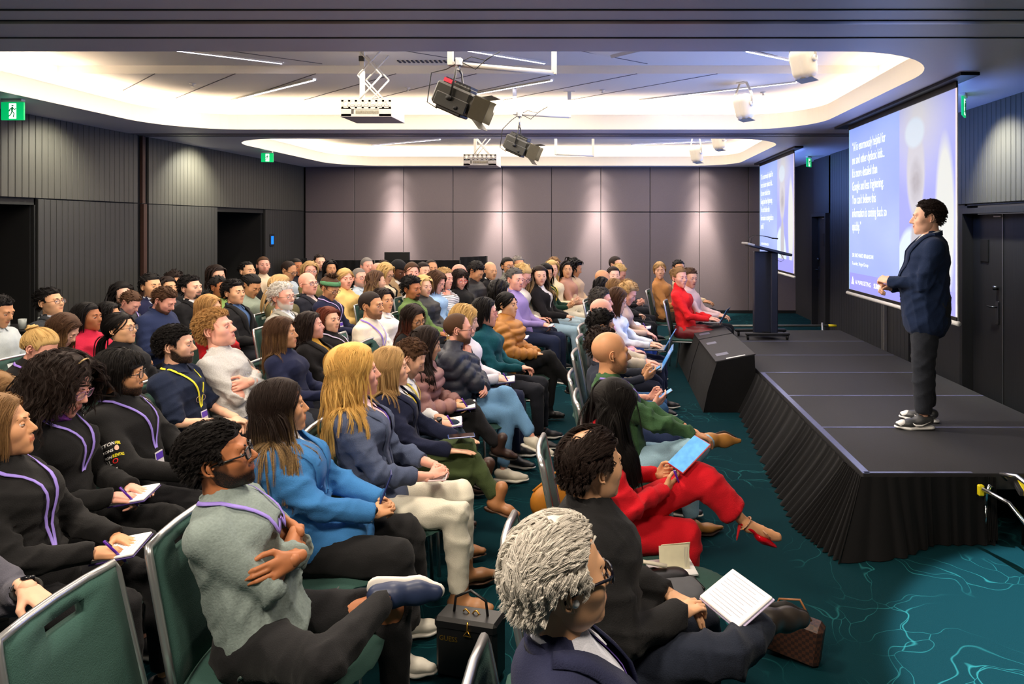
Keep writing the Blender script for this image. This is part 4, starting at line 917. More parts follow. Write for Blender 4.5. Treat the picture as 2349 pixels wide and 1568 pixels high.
    if T in ('jacket', 'coat', 'puffer', 'hoodie', 'sweater'):
        ln = {'coat': 0.16, 'jacket': 0.05}.get(T, 0.0)
        if not stand: prim.append(cone(k.hip + np.array([0.0, 0, 0.03]), k.hip + np.array([0.02 + ln, 0, 0.03]), 0.118 * s * (0.4 + 0.6 * build) + g * 0.6, 0.10 * s + g * 0.6, 0.04, np.array([0, 1.0, 0]), 1.42))
        else: prim.append(cone(k.hip + np.array([0.0, 0, 0.05]), k.hip + np.array([0.0, 0, -0.10]), 0.118 * s * build + g, 0.118 * s * build + g * 1.1, 0.04, np.array([0, 1.0, 0]), 1.35))
    carve = None; inv = None
    if inner is not None:
        vw, vb = (0.055, -0.16) if T != 'coat' else (0.06, -0.25)
        if len(inner) > 3: vb = inner[3]
        Rt, cc = k.R, k.chest
        def carve(F, G):
            L = (G - cc) @ Rt; wdt = np.clip((L[..., 2] / s - vb) * 0.34, -0.05, vw * 1.25) * s
            return np.where(L[..., 0] > 0.01, np.maximum(F, np.minimum(wdt - np.abs(L[..., 1]), 0.05)), F)
        ip = torso_prims(k, g - 0.013 if g > 0.018 else 0.004); it = inner[0]
        garment('shirt' if it != 'turtle' else 'rollneck_top', k, ip, (0.014, 0.020, 0.032)[lod], cloth(inner[1], inner[2] if len(inner) > 2 else 'plain'), body, seed + 1, 0.002)
    nm = {'tee': 't_shirt', 'turtle': 'rollneck_sweater', 'puffer': 'puffer_jacket'}.get(T, T)
    _cv = carve; _ends = [(k.el[sd] + (k.wr[sd] - k.el[sd]) * sleeve, unit(k.wr[sd] - k.el[sd])) for sd in (1, -1)] if sleeve > 0.5 else []
    def carve2(F, G):
        if _cv is not None: F = _cv(F, G)
        return hem(F, G, _ends, 0.075)
    garment(nm, k, prim, (min(gv, 0.0135) if T == 'puffer' and lod < 2 else gv), ct, body, seed, amp={'puffer': 0.0012, 'sweater': 0.0055, 'hoodie': 0.006, 'shirt': 0.006, 'coat': 0.005}.get(T, 0.005), carve=carve2 if lod < 2 else _cv, quilt=0.022 * puffk if T == 'puffer' else 0)
    alln = prim
    # neckline pieces
    nk = k.neck; ax = unit(k.hbase - k.neck + k.R @ np.array([-0.01, 0, 0.03])); fx = unit(np.cross(np.cross(ax, k.R @ np.array([1.0, 0, 0])), ax)); fy = np.cross(ax, fx)
    def ring(r, z, a0, a1, rt, n=18, h=1.0, fl=None, name_='collar', mat_=ct, tilt=0.25):
        Ar = Acc(); a = np.linspace(a0, a1, n); rr = r * (1 + 0.08 * np.cos(a)); Pp = nk + ax * (z - tilt * np.cos(a) * r)[:, None] + (np.cos(a) * rr)[:, None] * fx + (np.sin(a) * rr)[:, None] * fy
        # tall flattened band
        nn = unit(Pp - (nk + ax * z)); V = []
        for u, vv in ((0, 0), (rt, 0), (rt, h), (0, h)):
            V.append(Pp + nn * u + ax * vv)
        V = np.stack(V, 1).reshape(-1, 3); i = np.arange(n - 1)[:, None] * 4; j = np.arange(4)[None]; j2 = (j + 1) % 4
        Ar.add(V, np.vstack([np.stack([i + j, i + j2, i + 4 + j2, i + 4 + j], -1).reshape(-1, 4), [(0, 1, 2, 3), (4 * n - 1, 4 * n - 2, 4 * n - 3, 4 * n - 4)]]))
        return Ar.obj(name_, mat_, body)
    nn_ = (22, 14, 9)[lod]
    if T in ('shirt', 'blouse') or (inner and inner[0] == 'shirt'):
        cm = ct if T in ('shirt', 'blouse') else cloth(inner[1], inner[2] if len(inner) > 2 else 'plain')
        ring(nr * 1.07, 0.000, 0.30, 2 * math.pi - 0.30, 0.008, nn_, 0.034 * s, mat_=cm)
        if lod < 2:
            for sd in (1, -1):
                Ar = Acc(); P0 = nk + ax * 0.02 + fx * nr * 1.12 + fy * sd * nr * 0.55; P1 = project(alln if inner is None else ip, np.array([nk + fx * 0.09 * s + fy * sd * 0.02 - ax * 0.055]), 0.01)[0]; P2 = project(alln if inner is None else ip, np.array([nk + fx * 0.06 * s + fy * sd * 0.072 - ax * 0.03]), 0.012)[0]; P3 = nk + ax * 0.018 + fx * nr * 0.55 + fy * sd * nr * 1.15
                n_ = unit(np.cross(P1 - P0, P3 - P0)) * 0.003; V = [P0, P1, P2, P3]; V = V + [v + n_ for v in V]; Ar.add(V, _qbox()); Ar.obj('collar_flap', cm, body, smooth=False)
    if T == 'turtle' or (inner and inner[0] == 'turtle'):
        cm = ct if T == 'turtle' else cloth(inner[1], 'knit')
        Ar = Acc(); V, Q = solid([cone(k.neck - ax * 0.03, k.neck + ax * 0.052 * s, nr * 1.25 + 0.008, nr * 1.12 + 0.007, 0.02)], (0.008, 0.012, 0.02)[lod]); Ar.add(V, Q); Ar.obj('roll_neck', cm, body)
    if T in ('sweater', 'tee') and inner is None: ring(nr * 1.12, -0.010, 0, 2 * math.pi, 0.010, nn_, 0.016 * s, name_='neckband')
    if T in ('jacket', 'coat'):
        h = 0.036 if T == 'jacket' else 0.05
        ring(nr * 1.30, -0.012, 0.75, 2 * math.pi - 0.75, 0.009, nn_, h * s, name_='collar')
        if lod < 2 and inner is not None:
            vw2 = (0.062 if T == 'jacket' else 0.068) * s; vb2 = (inner[3] if len(inner) > 3 else (-0.16 if T == 'jacket' else -0.25)) * s
            for sd in (1, -1):
                Ar = Acc(); L = np.array([[-0.03, sd * 0.085, 0.150], [0.05, sd * 0.080, 0.115], [0.11, sd * 0.070, 0.04], [0.12, sd * 0.045, vb2 * 0.45 / s], [0.13, sd * 0.012, vb2 / s]]) * s
                ribbon(Ar, alln, k.chest + L @ k.R.T, 0.05, 0.004, 0.003, widths=np.array([0.035, 0.055, 0.075, 0.055, 0.012]) * (1.0 if T == 'jacket' else 1.7) * s); Ar.obj('lapel', ct, body)
    if T == 'puffer': 
        Ar = Acc(); V, Q = solid([cone(nk - ax * 0.02 + 0.8 * nr * np.cos(a) * fx + nr * np.sin(a) * fy, nk + ax * 0.038 + 1.05 * nr * np.cos(a) * fx + 1.15 * nr * np.sin(a) * fy, 0.024, 0.019, 0.02) for a in np.linspace(0.5, 2 * math.pi - 0.5, 11)], (0.008, 0.012, 0.02)[lod]); Ar.add(V, Q); Ar.obj('collar', ct, body)
    if T == 'hoodie':
        Ar = Acc(); V, Q = solid([cone(nk + ax * 0.005 + 0.9 * nr * np.cos(a) * fx + 1.15 * nr * np.sin(a) * fy, nk - ax * 0.02 + (1.25 * nr - 0.03 * (np.cos(a) < 0)) * np.cos(a) * fx * 1.1 + 1.5 * nr * np.sin(a) * fy, 0.020, 0.028, 0.03) for a in np.linspace(0.35, 2 * math.pi - 0.35, 13)] + [cone(nk + fy * 0.05 - fx * 0.09 - ax * 0.05, nk - fy * 0.05 - fx * 0.09 - ax * 0.05, 0.038, 0.038, 0.04)], (0.008, 0.012, 0.02)[lod]); Ar.add(V, Q); Ar.obj('hood', hoodc or ct, body)
    # trousers
    lg = leg_prims(k, (0.018 if stand else 0.010) if wide == 0 else 0.016, wide, (extras or {}).get('legcut', 0.93))
    if (extras or {}).get('skirt'):
        lg = [cone(k.hj[1], k.hj[-1], 0.13, 0.13, 0.05)] + [cone(k.hj[sd], k.kn[sd], 0.10, 0.085, 0.06) for sd in (1, -1)] + [cone(k.kn[sd], k.kn[sd] * 0.35 + k.an[sd] * 0.65, 0.085, 0.10, 0.06) for sd in (1, -1)]
    _le = [(k.kn[sd] + (k.an[sd] - k.kn[sd]) * (extras or {}).get('legcut', 0.93), unit(k.an[sd] - k.kn[sd])) for sd in (1, -1)]
    garment('trousers' if not (extras or {}).get('skirt') else 'skirt', k, lg, gv * 1.25, cloth(legs_[1], legs_[2] if len(legs_) > 2 else 'plain'), body, seed + 2, 0.0042, carve=(lambda F, G: hem(F, G, _le, 0.12)) if lod < 2 else None)
    if shoes:
        for sd in (1, -1): add_shoe(k, sd, shoes[0], lod, plain('shoe_upper', shoes[1], 0.45 if shoes[0] != 'heel' else 0.12), plain('shoe_sole', shoes[2], 0.6), body, plain('lace', (230, 228, 222), 0.8) if len(shoes) < 4 else plain('lace', shoes[3], 0.8))
    if hs not in ('bald',): 
        hm = hair_mat(hc, hair_[2] if len(hair_) > 2 else None)
        if hs == 'beanie':
            Ah = Acc(); scalp_shell(Ah, k, var, min(lod, 1), 0.020, (0.050, 0.02, -0.045), seed, rough=0.0015); Ah.obj('beanie', cloth((24, 24, 28), 'knit'), body)
        else: hair(k, var, hs, hm, body, lod, seed, hx)
    if band is not None:
        Ab = Acc(); a = np.linspace(0, 2 * math.pi, 25); z0 = 0.062 + 0.025 * np.cos(a); rr = np.stack([0.102 * np.cos(a) - 0.01, 0.083 * np.sin(a), z0], 1)
        if band[1] == 'wide': tube(Ab, k.head + s * HS * (rr @ k.Rh.T), 0.026, n=8, cap=False, flat=(0.35, 1.0))
        else:
            a = np.linspace(-1.5, 1.5, 16); tube(Ab, k.head + s * HS * (np.stack([0.045 + 0 * a, 0.090 * np.sin(a), 0.032 + 0.108 * np.cos(a)], 1) @ k.Rh.T), 0.004, n=6)
        Ab.obj('headband', cloth(band[0], 'knit'), body)
    if glass is not None: glasses(k, glass, body, gth or (0.0021 if lod < 2 else 0.0026))
    if lany is not None:
        Al = Acc(); pr = prim; F = lambda x, y, z: k.chest + s * (k.R @ np.array([x, y, z])); drop = (extras or {}).get('drop', -0.10); off = 0.010 if T == 'puffer' else 0.005
        if inner is not None: off = 0.002
        for sd in (1, -1): ribbon(Al, pr if inner is None else ip, [nk + fx * (-0.7 * nr) + fy * sd * nr * 0.9 + ax * 0.0, nk + fy * sd * (nr + 0.022) - ax * 0.015, F(0.10, sd * 0.055, 0.06), F(0.13, sd * 0.028, -0.02), F(0.14, sd * 0.005, drop)], 0.014 * (1 if lod < 2 else 1.4), off + 0.002, 0.001)
        Al.obj('lanyard', plain('lanyard', lany, 0.7), body)
        if (extras or {}).get('badge', lod < 2):
            Ab = Acc(); p = project(pr if inner is None else ip, np.array([F(0.15, 0.0, drop - 0.07)]), off + 0.006)[0]; n_ = surf_n(pr if inner is None else ip, p[None])[0]; Rb = frame(unit(np.cross((0, 1.0, 0), n_)), n_); 
            box(Ab, p, (0.10, 0.068, 0.003), Rb); bo = Ab.obj('badge', plain('badge_card', (236, 234, 244), 0.3), body, False)
            Ac = Acc(); box(Ac, p + Rb @ np.array([-0.026, 0, 0.002]), (0.034, 0.062, 0.002), Rb); box(Ac, p + Rb @ np.array([0.040, 0, 0.002]), (0.014, 0.062, 0.002), Rb); Ac.obj('badge_print', plain('badge_purple', (92, 60, 190), 0.4), bo, False)
    return k
def _qbox(): return [(0, 1, 2, 3), (7, 6, 5, 4), (0, 4, 5, 1), (1, 5, 6, 2), (2, 6, 7, 3), (3, 7, 4, 0)]
def wpt(k, p):
    """person space -> world"""
    c, s_ = math.cos(k.yaw), math.sin(k.yaw); p = np.asarray(p, float)
    return np.stack([k.loc[0] + c * p[..., 0] - s_ * p[..., 1], k.loc[1] + s_ * p[..., 0] + c * p[..., 1], k.loc[2] + p[..., 2]], -1)

# ------------------------------------------------------------------ chairs
GREEN = cloth((52, 84, 78), 'plain'); SILVER = plain('chair_metal', (196, 198, 200), 0.28, 0.85, var=0.05)
_chair = None
def chair_master():
    """shared meshes of the banquet chair; origin on the floor under the sitter's hips, seat opens to +x"""
    ms = {}
    A = Acc(); V, Q = solid([cone((-0.10, 0, 0.425), (0.20, 0, 0.430), 0.20, 0.20, 0.03, (0, 0, 1), 0.14)], 0.024); V[:, 1] = np.clip(V[:, 1] * 1.15, -0.222, 0.222); A.add(V, Q); ms['seat'] = A.mesh('seat', [GREEN])
    # back: slightly curved upholstered panel with a hand slot near the top
    def pz(u, v): # u across -1..1, v 0..1 up
        z = 0.46 + v * 0.455; x = -0.205 - 0.090 * v + 0.020 * u * u; hw = 0.222 - 0.018 * v; return np.array([x, u * hw, z])
    A = Acc(); us = [-0.96, -0.7, -0.34, -0.17, 0.0, 0.17, 0.34, 0.7, 0.96]; vs = [0.0, 0.2, 0.45, 0.7, 0.84, 0.92, 0.985]; th = 0.016; V = []; idx = {}
    for i, u in enumerate(us):
        for j, v in enumerate(vs):
            for f in (0, 1): idx[(i, j, f)] = len(V); V.append(pz(u, v) + np.array([th * (1 if f else -0.6) * (1.25 if 0 < i < 8 and 0 < j < 6 else 0.55), 0, 0]))
    Q = []; hole = {(3, 4), (4, 4)} | {(2, 4), (5, 4)}
    for i in range(8):
        for j in range(6):
            if (i, j) in hole: continue
            a, b, c, d = (i, j), (i + 1, j), (i + 1, j + 1), (i, j + 1)
            Q.append([idx[(*a, 1)], idx[(*b, 1)], idx[(*c, 1)], idx[(*d, 1)]]); Q.append([idx[(*d, 0)], idx[(*c, 0)], idx[(*b, 0)], idx[(*a, 0)]])
            for (p, q, di, dj) in ((a, b, 0, -1), (b, c, 1, 0), (c, d, 0, 1), (d, a, -1, 0)):
                nb = (i + di, j + dj)
                if nb in hole or not (0 <= nb[0] < 8 and 0 <= nb[1] < 6): Q.append([idx[(*p, 0)], idx[(*q, 0)], idx[(*q, 1)], idx[(*p, 1)]])
    A.add(V, Q); ms['backrest'] = A.mesh('backrest', [GREEN])
    A = Acc(); pts = [pz(-1.0, -0.10)] + [pz(-1.0, v) for v in (0.3, 0.7, 0.95)] + [pz(u, 1.0) for u in (-0.97, -0.5, 0, 0.5, 0.97)] + [pz(1.0, v) for v in (0.95, 0.7, 0.3)] + [pz(1.0, -0.10)]
    tube(A, pts, 0.0125, n=8, flat=(1.0, 1.0)); ms['back_frame'] = A.mesh('back_frame', [SILVER])
    for s, nm in ((-1, 'a'), (1, 'b')):
        A = Acc(); tube(A, [(0.20, s * 0.205, 0.43), (0.245, s * 0.215, 0.40), (0.265, s * 0.225, 0.0)], 0.011, n=8); ms['leg_front' + nm] = A.mesh('leg', [SILVER])
        A = Acc(); tube(A, [(-0.196, s * 0.222, 0.46), (-0.20, s * 0.222, 0.38), (-0.245, s * 0.226, 0.0)], 0.0115, n=8); ms['leg_rear' + nm] = A.mesh('leg', [SILVER])
    A = Acc(); tube(A, [(-0.19, 0.212, 0.405), (0.20, 0.212, 0.405), (0.22, 0.19, 0.405), (0.22, -0.19, 0.405), (0.20, -0.212, 0.405), (-0.19, -0.212, 0.405), (-0.19, 0.212, 0.405)], 0.011, n=6); ms['seat_frame'] = A.mesh('seat_frame', [SILVER])
    return ms
def chair(x, y, yaw, label, group='green banquet chairs in the audience rows'):
    global _chair
    if _chair is None: _chair = chair_master()
    root = empty('banquet_chair', (x, y, 0), yaw); tag(root, label, 'chair', group)
    for nm, me in _chair.items():
        o = bpy.data.objects.new(nm.split('_f')[0].split('_r')[0] if nm.startswith('leg') else nm, me); COL.objects.link(o); o.parent = root
    return root
# ------------------------------------------------------------------ the hall
XL, XR, YB, ZC = -6.65, 3.95, 15.36, 3.217
RX0, RX1 = -5.85, 2.66
M_CARPET = None
def carpet_mat():
    m, nt, b = new_mat('carpet'); tc = N(nt, 'ShaderNodeTexCoord')
    wn = N(nt, 'ShaderNodeTexNoise', i_Scale=1.1, i_Detail=3.0); nt.links.new(tc.outputs['Object'], wn.inputs['Vector'])
    add = N(nt, 'ShaderNodeVectorMath', operation='MULTIPLY_ADD'); add.inputs[1].default_value = (1.6, 1.6, 0); nt.links.new(wn.outputs['Color'], add.inputs[0]); nt.links.new(tc.outputs['Object'], add.inputs[2])
    mask = N(nt, 'ShaderNodeTexNoise', i_Scale=1.6, i_Detail=1.0); nt.links.new(tc.outputs['Object'], mask.inputs['Vector'])
    out = None
    for sc, wd in ((1.9, 0.010), (3.7, 0.012)):
        v = N(nt, 'ShaderNodeTexVoronoi', i_Scale=sc); v.feature = 'DISTANCE_TO_EDGE'; nt.links.new(add.outputs[0], v.inputs['Vector'])
        r = N(nt, 'ShaderNodeValToRGB'); r.color_ramp.elements[0].color = (1, 1, 1, 1); r.color_ramp.elements[1].color = (0, 0, 0, 1); r.color_ramp.elements[0].position = 0.0; r.color_ramp.elements[1].position = wd
        nt.links.new(v.outputs[0], r.inputs[0]); out = r.outputs[0] if out is None else mixc(nt, 1.0, out, r.outputs[0], 'ADD')
    mr = N(nt, 'ShaderNodeMapRange'); mr.inputs[1].default_value = 0.42; mr.inputs[2].default_value = 0.62; nt.links.new(mask.outputs[0], mr.inputs[0])
    f = N(nt, 'ShaderNodeMath', operation='MULTIPLY'); f.use_clamp = True; nt.links.new(out, f.inputs[0]); nt.links.new(mr.outputs[0], f.inputs[1])
    fi = N(nt, 'ShaderNodeTexNoise', i_Scale=300.0, i_Detail=1.0); nt.links.new(tc.outputs['Object'], fi.inputs['Vector'])
    base = mixc(nt, fi.outputs[0], lin((0, 30, 37)), lin((6, 54, 62)))
    nt.links.new(mixc(nt, f.outputs[0], base, lin((36, 108, 112))), b.inputs['Base Color']); b.inputs['Roughness'].default_value = 0.95; b.inputs['Specular IOR Level'].default_value = 0.1
    bump(nt, b, fi.outputs[0], 0.4, 0.003); return m
def board_mat(name, c, rough=0.55):
    m, nt, b = new_mat(name); col = lin(c); tc = N(nt, 'ShaderNodeTexCoord'); mp = N(nt, 'ShaderNodeMapping'); mp.inputs['Scale'].default_value = (30, 30, 1.2); nt.links.new(tc.outputs['Object'], mp.inputs[0])
    no = N(nt, 'ShaderNodeTexNoise', i_Scale=2.0, i_Detail=4.0); nt.links.new(mp.outputs[0], no.inputs['Vector'])
    nt.links.new(mixc(nt, no.outputs[0], tuple(v * 0.7 for v in col), tuple(v * 1.3 for v in col)), b.inputs['Base Color']); b.inputs['Roughness'].default_value = rough; bump(nt, b, no.outputs[0], 0.3, 0.003); return m
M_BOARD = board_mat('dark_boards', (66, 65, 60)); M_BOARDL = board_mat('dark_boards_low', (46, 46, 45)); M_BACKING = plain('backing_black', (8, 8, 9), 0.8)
M_CEIL = plain('ceiling_soffit', (206, 204, 220), 0.45, var=0.02); M_CEILW = plain('ceiling_white', (226, 222, 216), 0.75, var=0.01); M_LIP = plain('bay_lip', (236, 230, 214), 0.6, var=0.01)
M_BLACK = plain('black_metal', (16, 17, 19), 0.45); M_WHITE = plain('white_metal', (214, 212, 206), 0.4, var=0.03); M_ALU = plain('aluminium', (170, 172, 176), 0.3, 0.9)
A = Acc(); box(A, (-1.4, 6.5, -0.05), (12.4, 19.6, 0.1)); tag(A.obj('floor', carpet_mat(), smooth=False), kind='structure')
# rear wall: fabric panels
def fabric_wall_mat():
    m, nt, b = new_mat('wall_fabric'); tc = N(nt, 'ShaderNodeTexCoord'); mp = N(nt, 'ShaderNodeMapping'); mp.inputs['Scale'].default_value = (1, 1, 1); nt.links.new(tc.outputs['Object'], mp.inputs[0])
    a = N(nt, 'ShaderNodeTexNoise', i_Scale=220.0, i_Detail=2.0); nt.links.new(mp.outputs[0], a.inputs['Vector'])
    nt.links.new(mixc(nt, a.outputs[0], lin((80, 72, 76)), lin((114, 103, 107))), b.inputs['Base Color']); b.inputs['Roughness'].default_value = 0.6; b.inputs['Sheen Weight'].default_value = 0.3; bump(nt, b, a.outputs[0], 0.3, 0.002); return m
M_FAB = fabric_wall_mat()
wb = mobj('wall_back', lambda A: box(A, (-1.35, YB + 0.10, 1.7), (11.0, 0.1, 3.6)), M_BACKING); tag(wb, kind='structure')
pme = {}
for rz0, rz1 in ((0.06, 2.215), (2.235, 3.26)):
    xs = [(-6.72 + 1.085 * i) for i in range(11)]
    for i in range(10):
        x0, x1 = xs[i], min(xs[i + 1], 4.1)
        o = mobj('fabric_panel', lambda A: box(A, ((x0 + x1) / 2, YB + 0.02, (rz0 + rz1) / 2), (x1 - x0 - 0.012, 0.045, rz1 - rz0), bev=0.006), M_FAB, wb)
tag(mobj('baseboard_back', lambda A: box(A, (-1.35, YB - 0.012, 0.03), (10.9, 0.02, 0.06)), M_BLACK), kind='structure')
# left wall with vertical boards and two dark openings
wl = mobj('wall_left', lambda A: [box(A, (XL - 0.16, y, z), (0.1, l, h)) for (y, z, l, h) in
      ((10.07, 1.7, 3.78, 3.6), (14.6, 1.7, 2.0, 3.6), (4.0, 2.82, 8.4, 1.3), (12.76, 2.82, 1.66, 1.3), (-1.3, 1.1, 3.4, 2.3), (2.6, 1.1, 0.2, 2.2))], M_BACKING); tag(wl, kind='structure')
SEAM = 2.245
def boards(par, x, sgn, y0, y1, z0, z1, mat, single=True, pitch=0.093, name='wall_board'):
    """one object per board, alike boards share their mesh"""
    n = max(1, round((y1 - y0) / pitch)); p = (y1 - y0) / n
    if single:
        me = None
        for i in range(n):
            if me is None: A = Acc(); box(A, (0, 0, 0), (0.03, p - 0.007, z1 - z0), bev=0.004); me = A.mesh(name, [mat], False)
            o = bpy.data.objects.new(name, me); COL.objects.link(o); o.parent = par; o.location = (x, y0 + p * (i + 0.5), (z0 + z1) / 2)
    else:
        A = Acc()
        for i in range(n): box(A, (x, y0 + p * (i + 0.5), (z0 + z1) / 2), (0.03, p - 0.007, z1 - z0))
        o = A.obj('wall_boards_far', mat, par, False); o['kind'] = 'stuff'
boards(wl, XL - 0.09, 1, 5.0, 9.93, SEAM + 0.006, 3.26, M_BOARD); boards(wl, XL - 0.09, 1, 10.16, 15.3, SEAM + 0.006, 3.26, M_BOARD, False)
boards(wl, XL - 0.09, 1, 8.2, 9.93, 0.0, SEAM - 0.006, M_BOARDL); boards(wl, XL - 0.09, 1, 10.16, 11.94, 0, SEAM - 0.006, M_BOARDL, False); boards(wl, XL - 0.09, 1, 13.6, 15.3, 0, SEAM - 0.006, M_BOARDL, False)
tag(mobj('trim_1', lambda A: [box(A, (XL - 0.085, 10.045, 2.75), (0.04, 0.06, 1.0)), box(A, (XL - 0.07, 10.045, 1.12), (0.05, 0.07, 2.24))], plain('rust_steel', (66, 42, 34), 0.6, 0.2)), kind='structure')
# lobbies behind the openings
def lobby(nm, y0, y1):
    tag(mobj(nm, lambda A: [box(A, (XL - 1.75, (y0 + y1) / 2, 1.13), (0.06, y1 - y0 + 0.4, 2.3)), box(A, (XL - 0.95, y1 + 0.03, 1.13), (1.6, 0.06, 2.3)), box(A, (XL - 0.95, y0 - 0.03, 1.13), (1.6, 0.06, 2.3)), box(A, (XL - 0.95, (y0 + y1) / 2, 2.27), (1.6, y1 - y0 + 0.2, 0.05))], M_BACKING), kind='structure')
lobby('wall_lobby', 2.7, 8.17); lobby('wall_recess', 11.96, 13.57)
# right wall, doors, post
M_DW = board_mat('dark_wall', (40, 40, 43)); M_DOOR = board_mat('dark_door', (34, 34, 37), 0.45)
wr_ = mobj('wall_right', lambda A: [box(A, (XR + 0.11, 10.16, 1.7), (0.12, 4.68, 3.6)), box(A, (XR + 0.19, 14.6, 1.7), (0.12, 2.2, 3.6)), box(A, (XR + 0.11, 7.17, 2.75), (0.12, 1.4, 1.2)), box(A, (XR + 0.11, 2.8, 1.7), (0.12, 7.4, 3.6)), box(A, (XR + 0.11, 13.1, 2.75), (0.12, 1.2, 1.2)), box(A, (XR + 0.11, 12.62, 1.6), (0.12, 0.3, 3.2))], M_DW); tag(wr_, kind='structure')
boards(wr_, XR + 0.04, -1, 4.9, 9.3, 2.17, 3.26, M_BOARD, pitch=0.088); boards(wr_, XR + 0.04, -1, 9.3, 12.6, 0, 3.26, M_DW, False, 0.12)
def door(nm, x, y0, y1, z1, leaves):
    f = mobj(nm, lambda A: [box(A, (x - 0.01, y0 - 0.03, z1 / 2), (0.16, 0.06, z1)), box(A, (x - 0.01, y1 + 0.03, z1 / 2), (0.16, 0.06, z1)), box(A, (x - 0.01, (y0 + y1) / 2, z1 + 0.03), (0.16, y1 - y0 + 0.12, 0.06))], M_DOOR); tag(f, kind='structure')
    n = leaves; w_ = (y1 - y0) / n
    for i in range(n):
        c = y0 + w_ * (i + 0.5)
        lf = mobj('door_leaf', lambda A: box(A, (x + 0.05, c, z1 / 2), (0.045, w_ - 0.008, z1 - 0.02), bev=0.003), M_DOOR, f)
        e = y0 + w_ if i == n - 1 or n == 1 else y0 + w_
        if i == n - 1:
            hy = y0 + w_ * i + 0.10 if n > 1 else y1 - 0.12
            mobj('lock_plate', lambda A: [box(A, (x + 0.02, hy, 1.02), (0.012, 0.055, 0.24), bev=0.003)], plain('satin_steel', (96, 98, 104), 0.3, 0.9), lf)
            mobj('door_handle', lambda A: [tube(A, [(x + 0.02, hy, 1.08), (x - 0.03, hy, 1.08), (x - 0.03, hy + 0.10, 1.08)], 0.009, n=8), tube(A, [(x + 0.02, hy, 1.28), (x - 0.02, hy, 1.28)], 0.024, n=12)], plain('satin_steel', (96, 98, 104), 0.3, 0.9), lf, True)
            mobj('door_sign', lambda A: [box(A, (x + 0.022, c + 0.05, 1.66), (0.012, 0.16, 0.24), bev=0.003)], M_BLACK, lf)
            mobj('door_closer', lambda A: [box(A, (x + 0.02, y0 + w_ * i + 0.08 if n > 1 else c, z1 - 0.035), (0.03, 0.14, 0.018), bev=0.003)], M_ALU, lf)
    if n > 1: mobj('astragal', lambda A: box(A, (x + 0.022, y0 + w_, z1 / 2), (0.008, 0.012, z1 - 0.03)), M_ALU, f)
door('door_1', XR + 0.06, 6.56, 7.77, 2.06, 2); door('door_2', XR + 0.06, 12.78, 13.58, 2.1, 1)
tag(mobj('trim_2', lambda A: [box(A, (XR + 0.0, 10.05, 0.55), (0.05, 0.09, 1.1), bev=0.004), box(A, (XR - 0.03, 10.05, 0.55), (0.012, 0.03, 1.1))], plain('post_grey', (128, 126, 124), 0.4, 0.4)), kind='structure')
tag(mobj('wall_end', lambda A: box(A, (-1.4, -3.0, 1.7), (12.4, 0.1, 3.6)), M_DW), kind='structure')
tag(mobj('wall_side', lambda A: box(A, (XL - 0.5, -0.9, 1.7), (0.1, 4.2, 3.6)), M_DW), kind='structure')

# ceiling with two recessed bays
def rrect(x0, x1, y0, y1, r, per=14):
    out = []
    for cx, cy, a0 in ((x1 - r, y1 - r, 0), (x0 + r, y1 - r, 90), (x0 + r, y0 + r, 180), (x1 - r, y0 + r, 270)):
        for i in range(per + 1): a = math.radians(a0 + 90 * i / per); out.append((cx + r * math.cos(a), cy + r * math.sin(a)))
    return np.array(out)
BAYS = [(RX0, RX1, 5.16, 9.36, 0.95), (RX0, RX1, 10.35, 15.02, 0.95)]
CELL = [(-7.6, 4.4, 4.86, 9.9), (-7.6, 4.4, 9.9, 15.6)]
cl = Acc()
for (x0, x1, y0, y1, r), (a0, a1, b0, b1) in zip(BAYS, CELL):
    L = rrect(x0, x1, y0, y1, r); n = len(L)
    # outer ring: project every loop point on the cell edge, corners get the cell corners
    O = []
    for i, p in enumerate(L):
        q = i // 15; j = i % 15; f = j / 14.0
        cx_ = (a1, a0, a0, a1)[q]; cy_ = (b1, b1, b0, b0)[q]
        hor = (q in (1, 3)); 
        if f < 0.5: O.append((p[0], cy_) if hor else (cx_, p[1])) if j else O.append((p[0], cy_) if hor else (cx_, p[1]))
        elif f == 0.5: O.append((cx_, cy_))
        else: O.append((cx_, p[1]) if hor else (p[0], cy_))
    V = [(p[0], p[1], ZC) for p in L] + [(p[0], p[1], ZC) for p in O] + [(p[0], p[1], ZC + 0.012) for p in O]
    cl.add(V, [(i, (i + 1) % n, n + (i + 1) % n, n + i) for i in range(n)])
box(cl, (-1.6, 0.93, ZC + 0.05), (12.0, 7.86, 0.1))
ce = cl.obj('ceiling', M_CEIL, smooth=False); tag(ce, kind='structure')
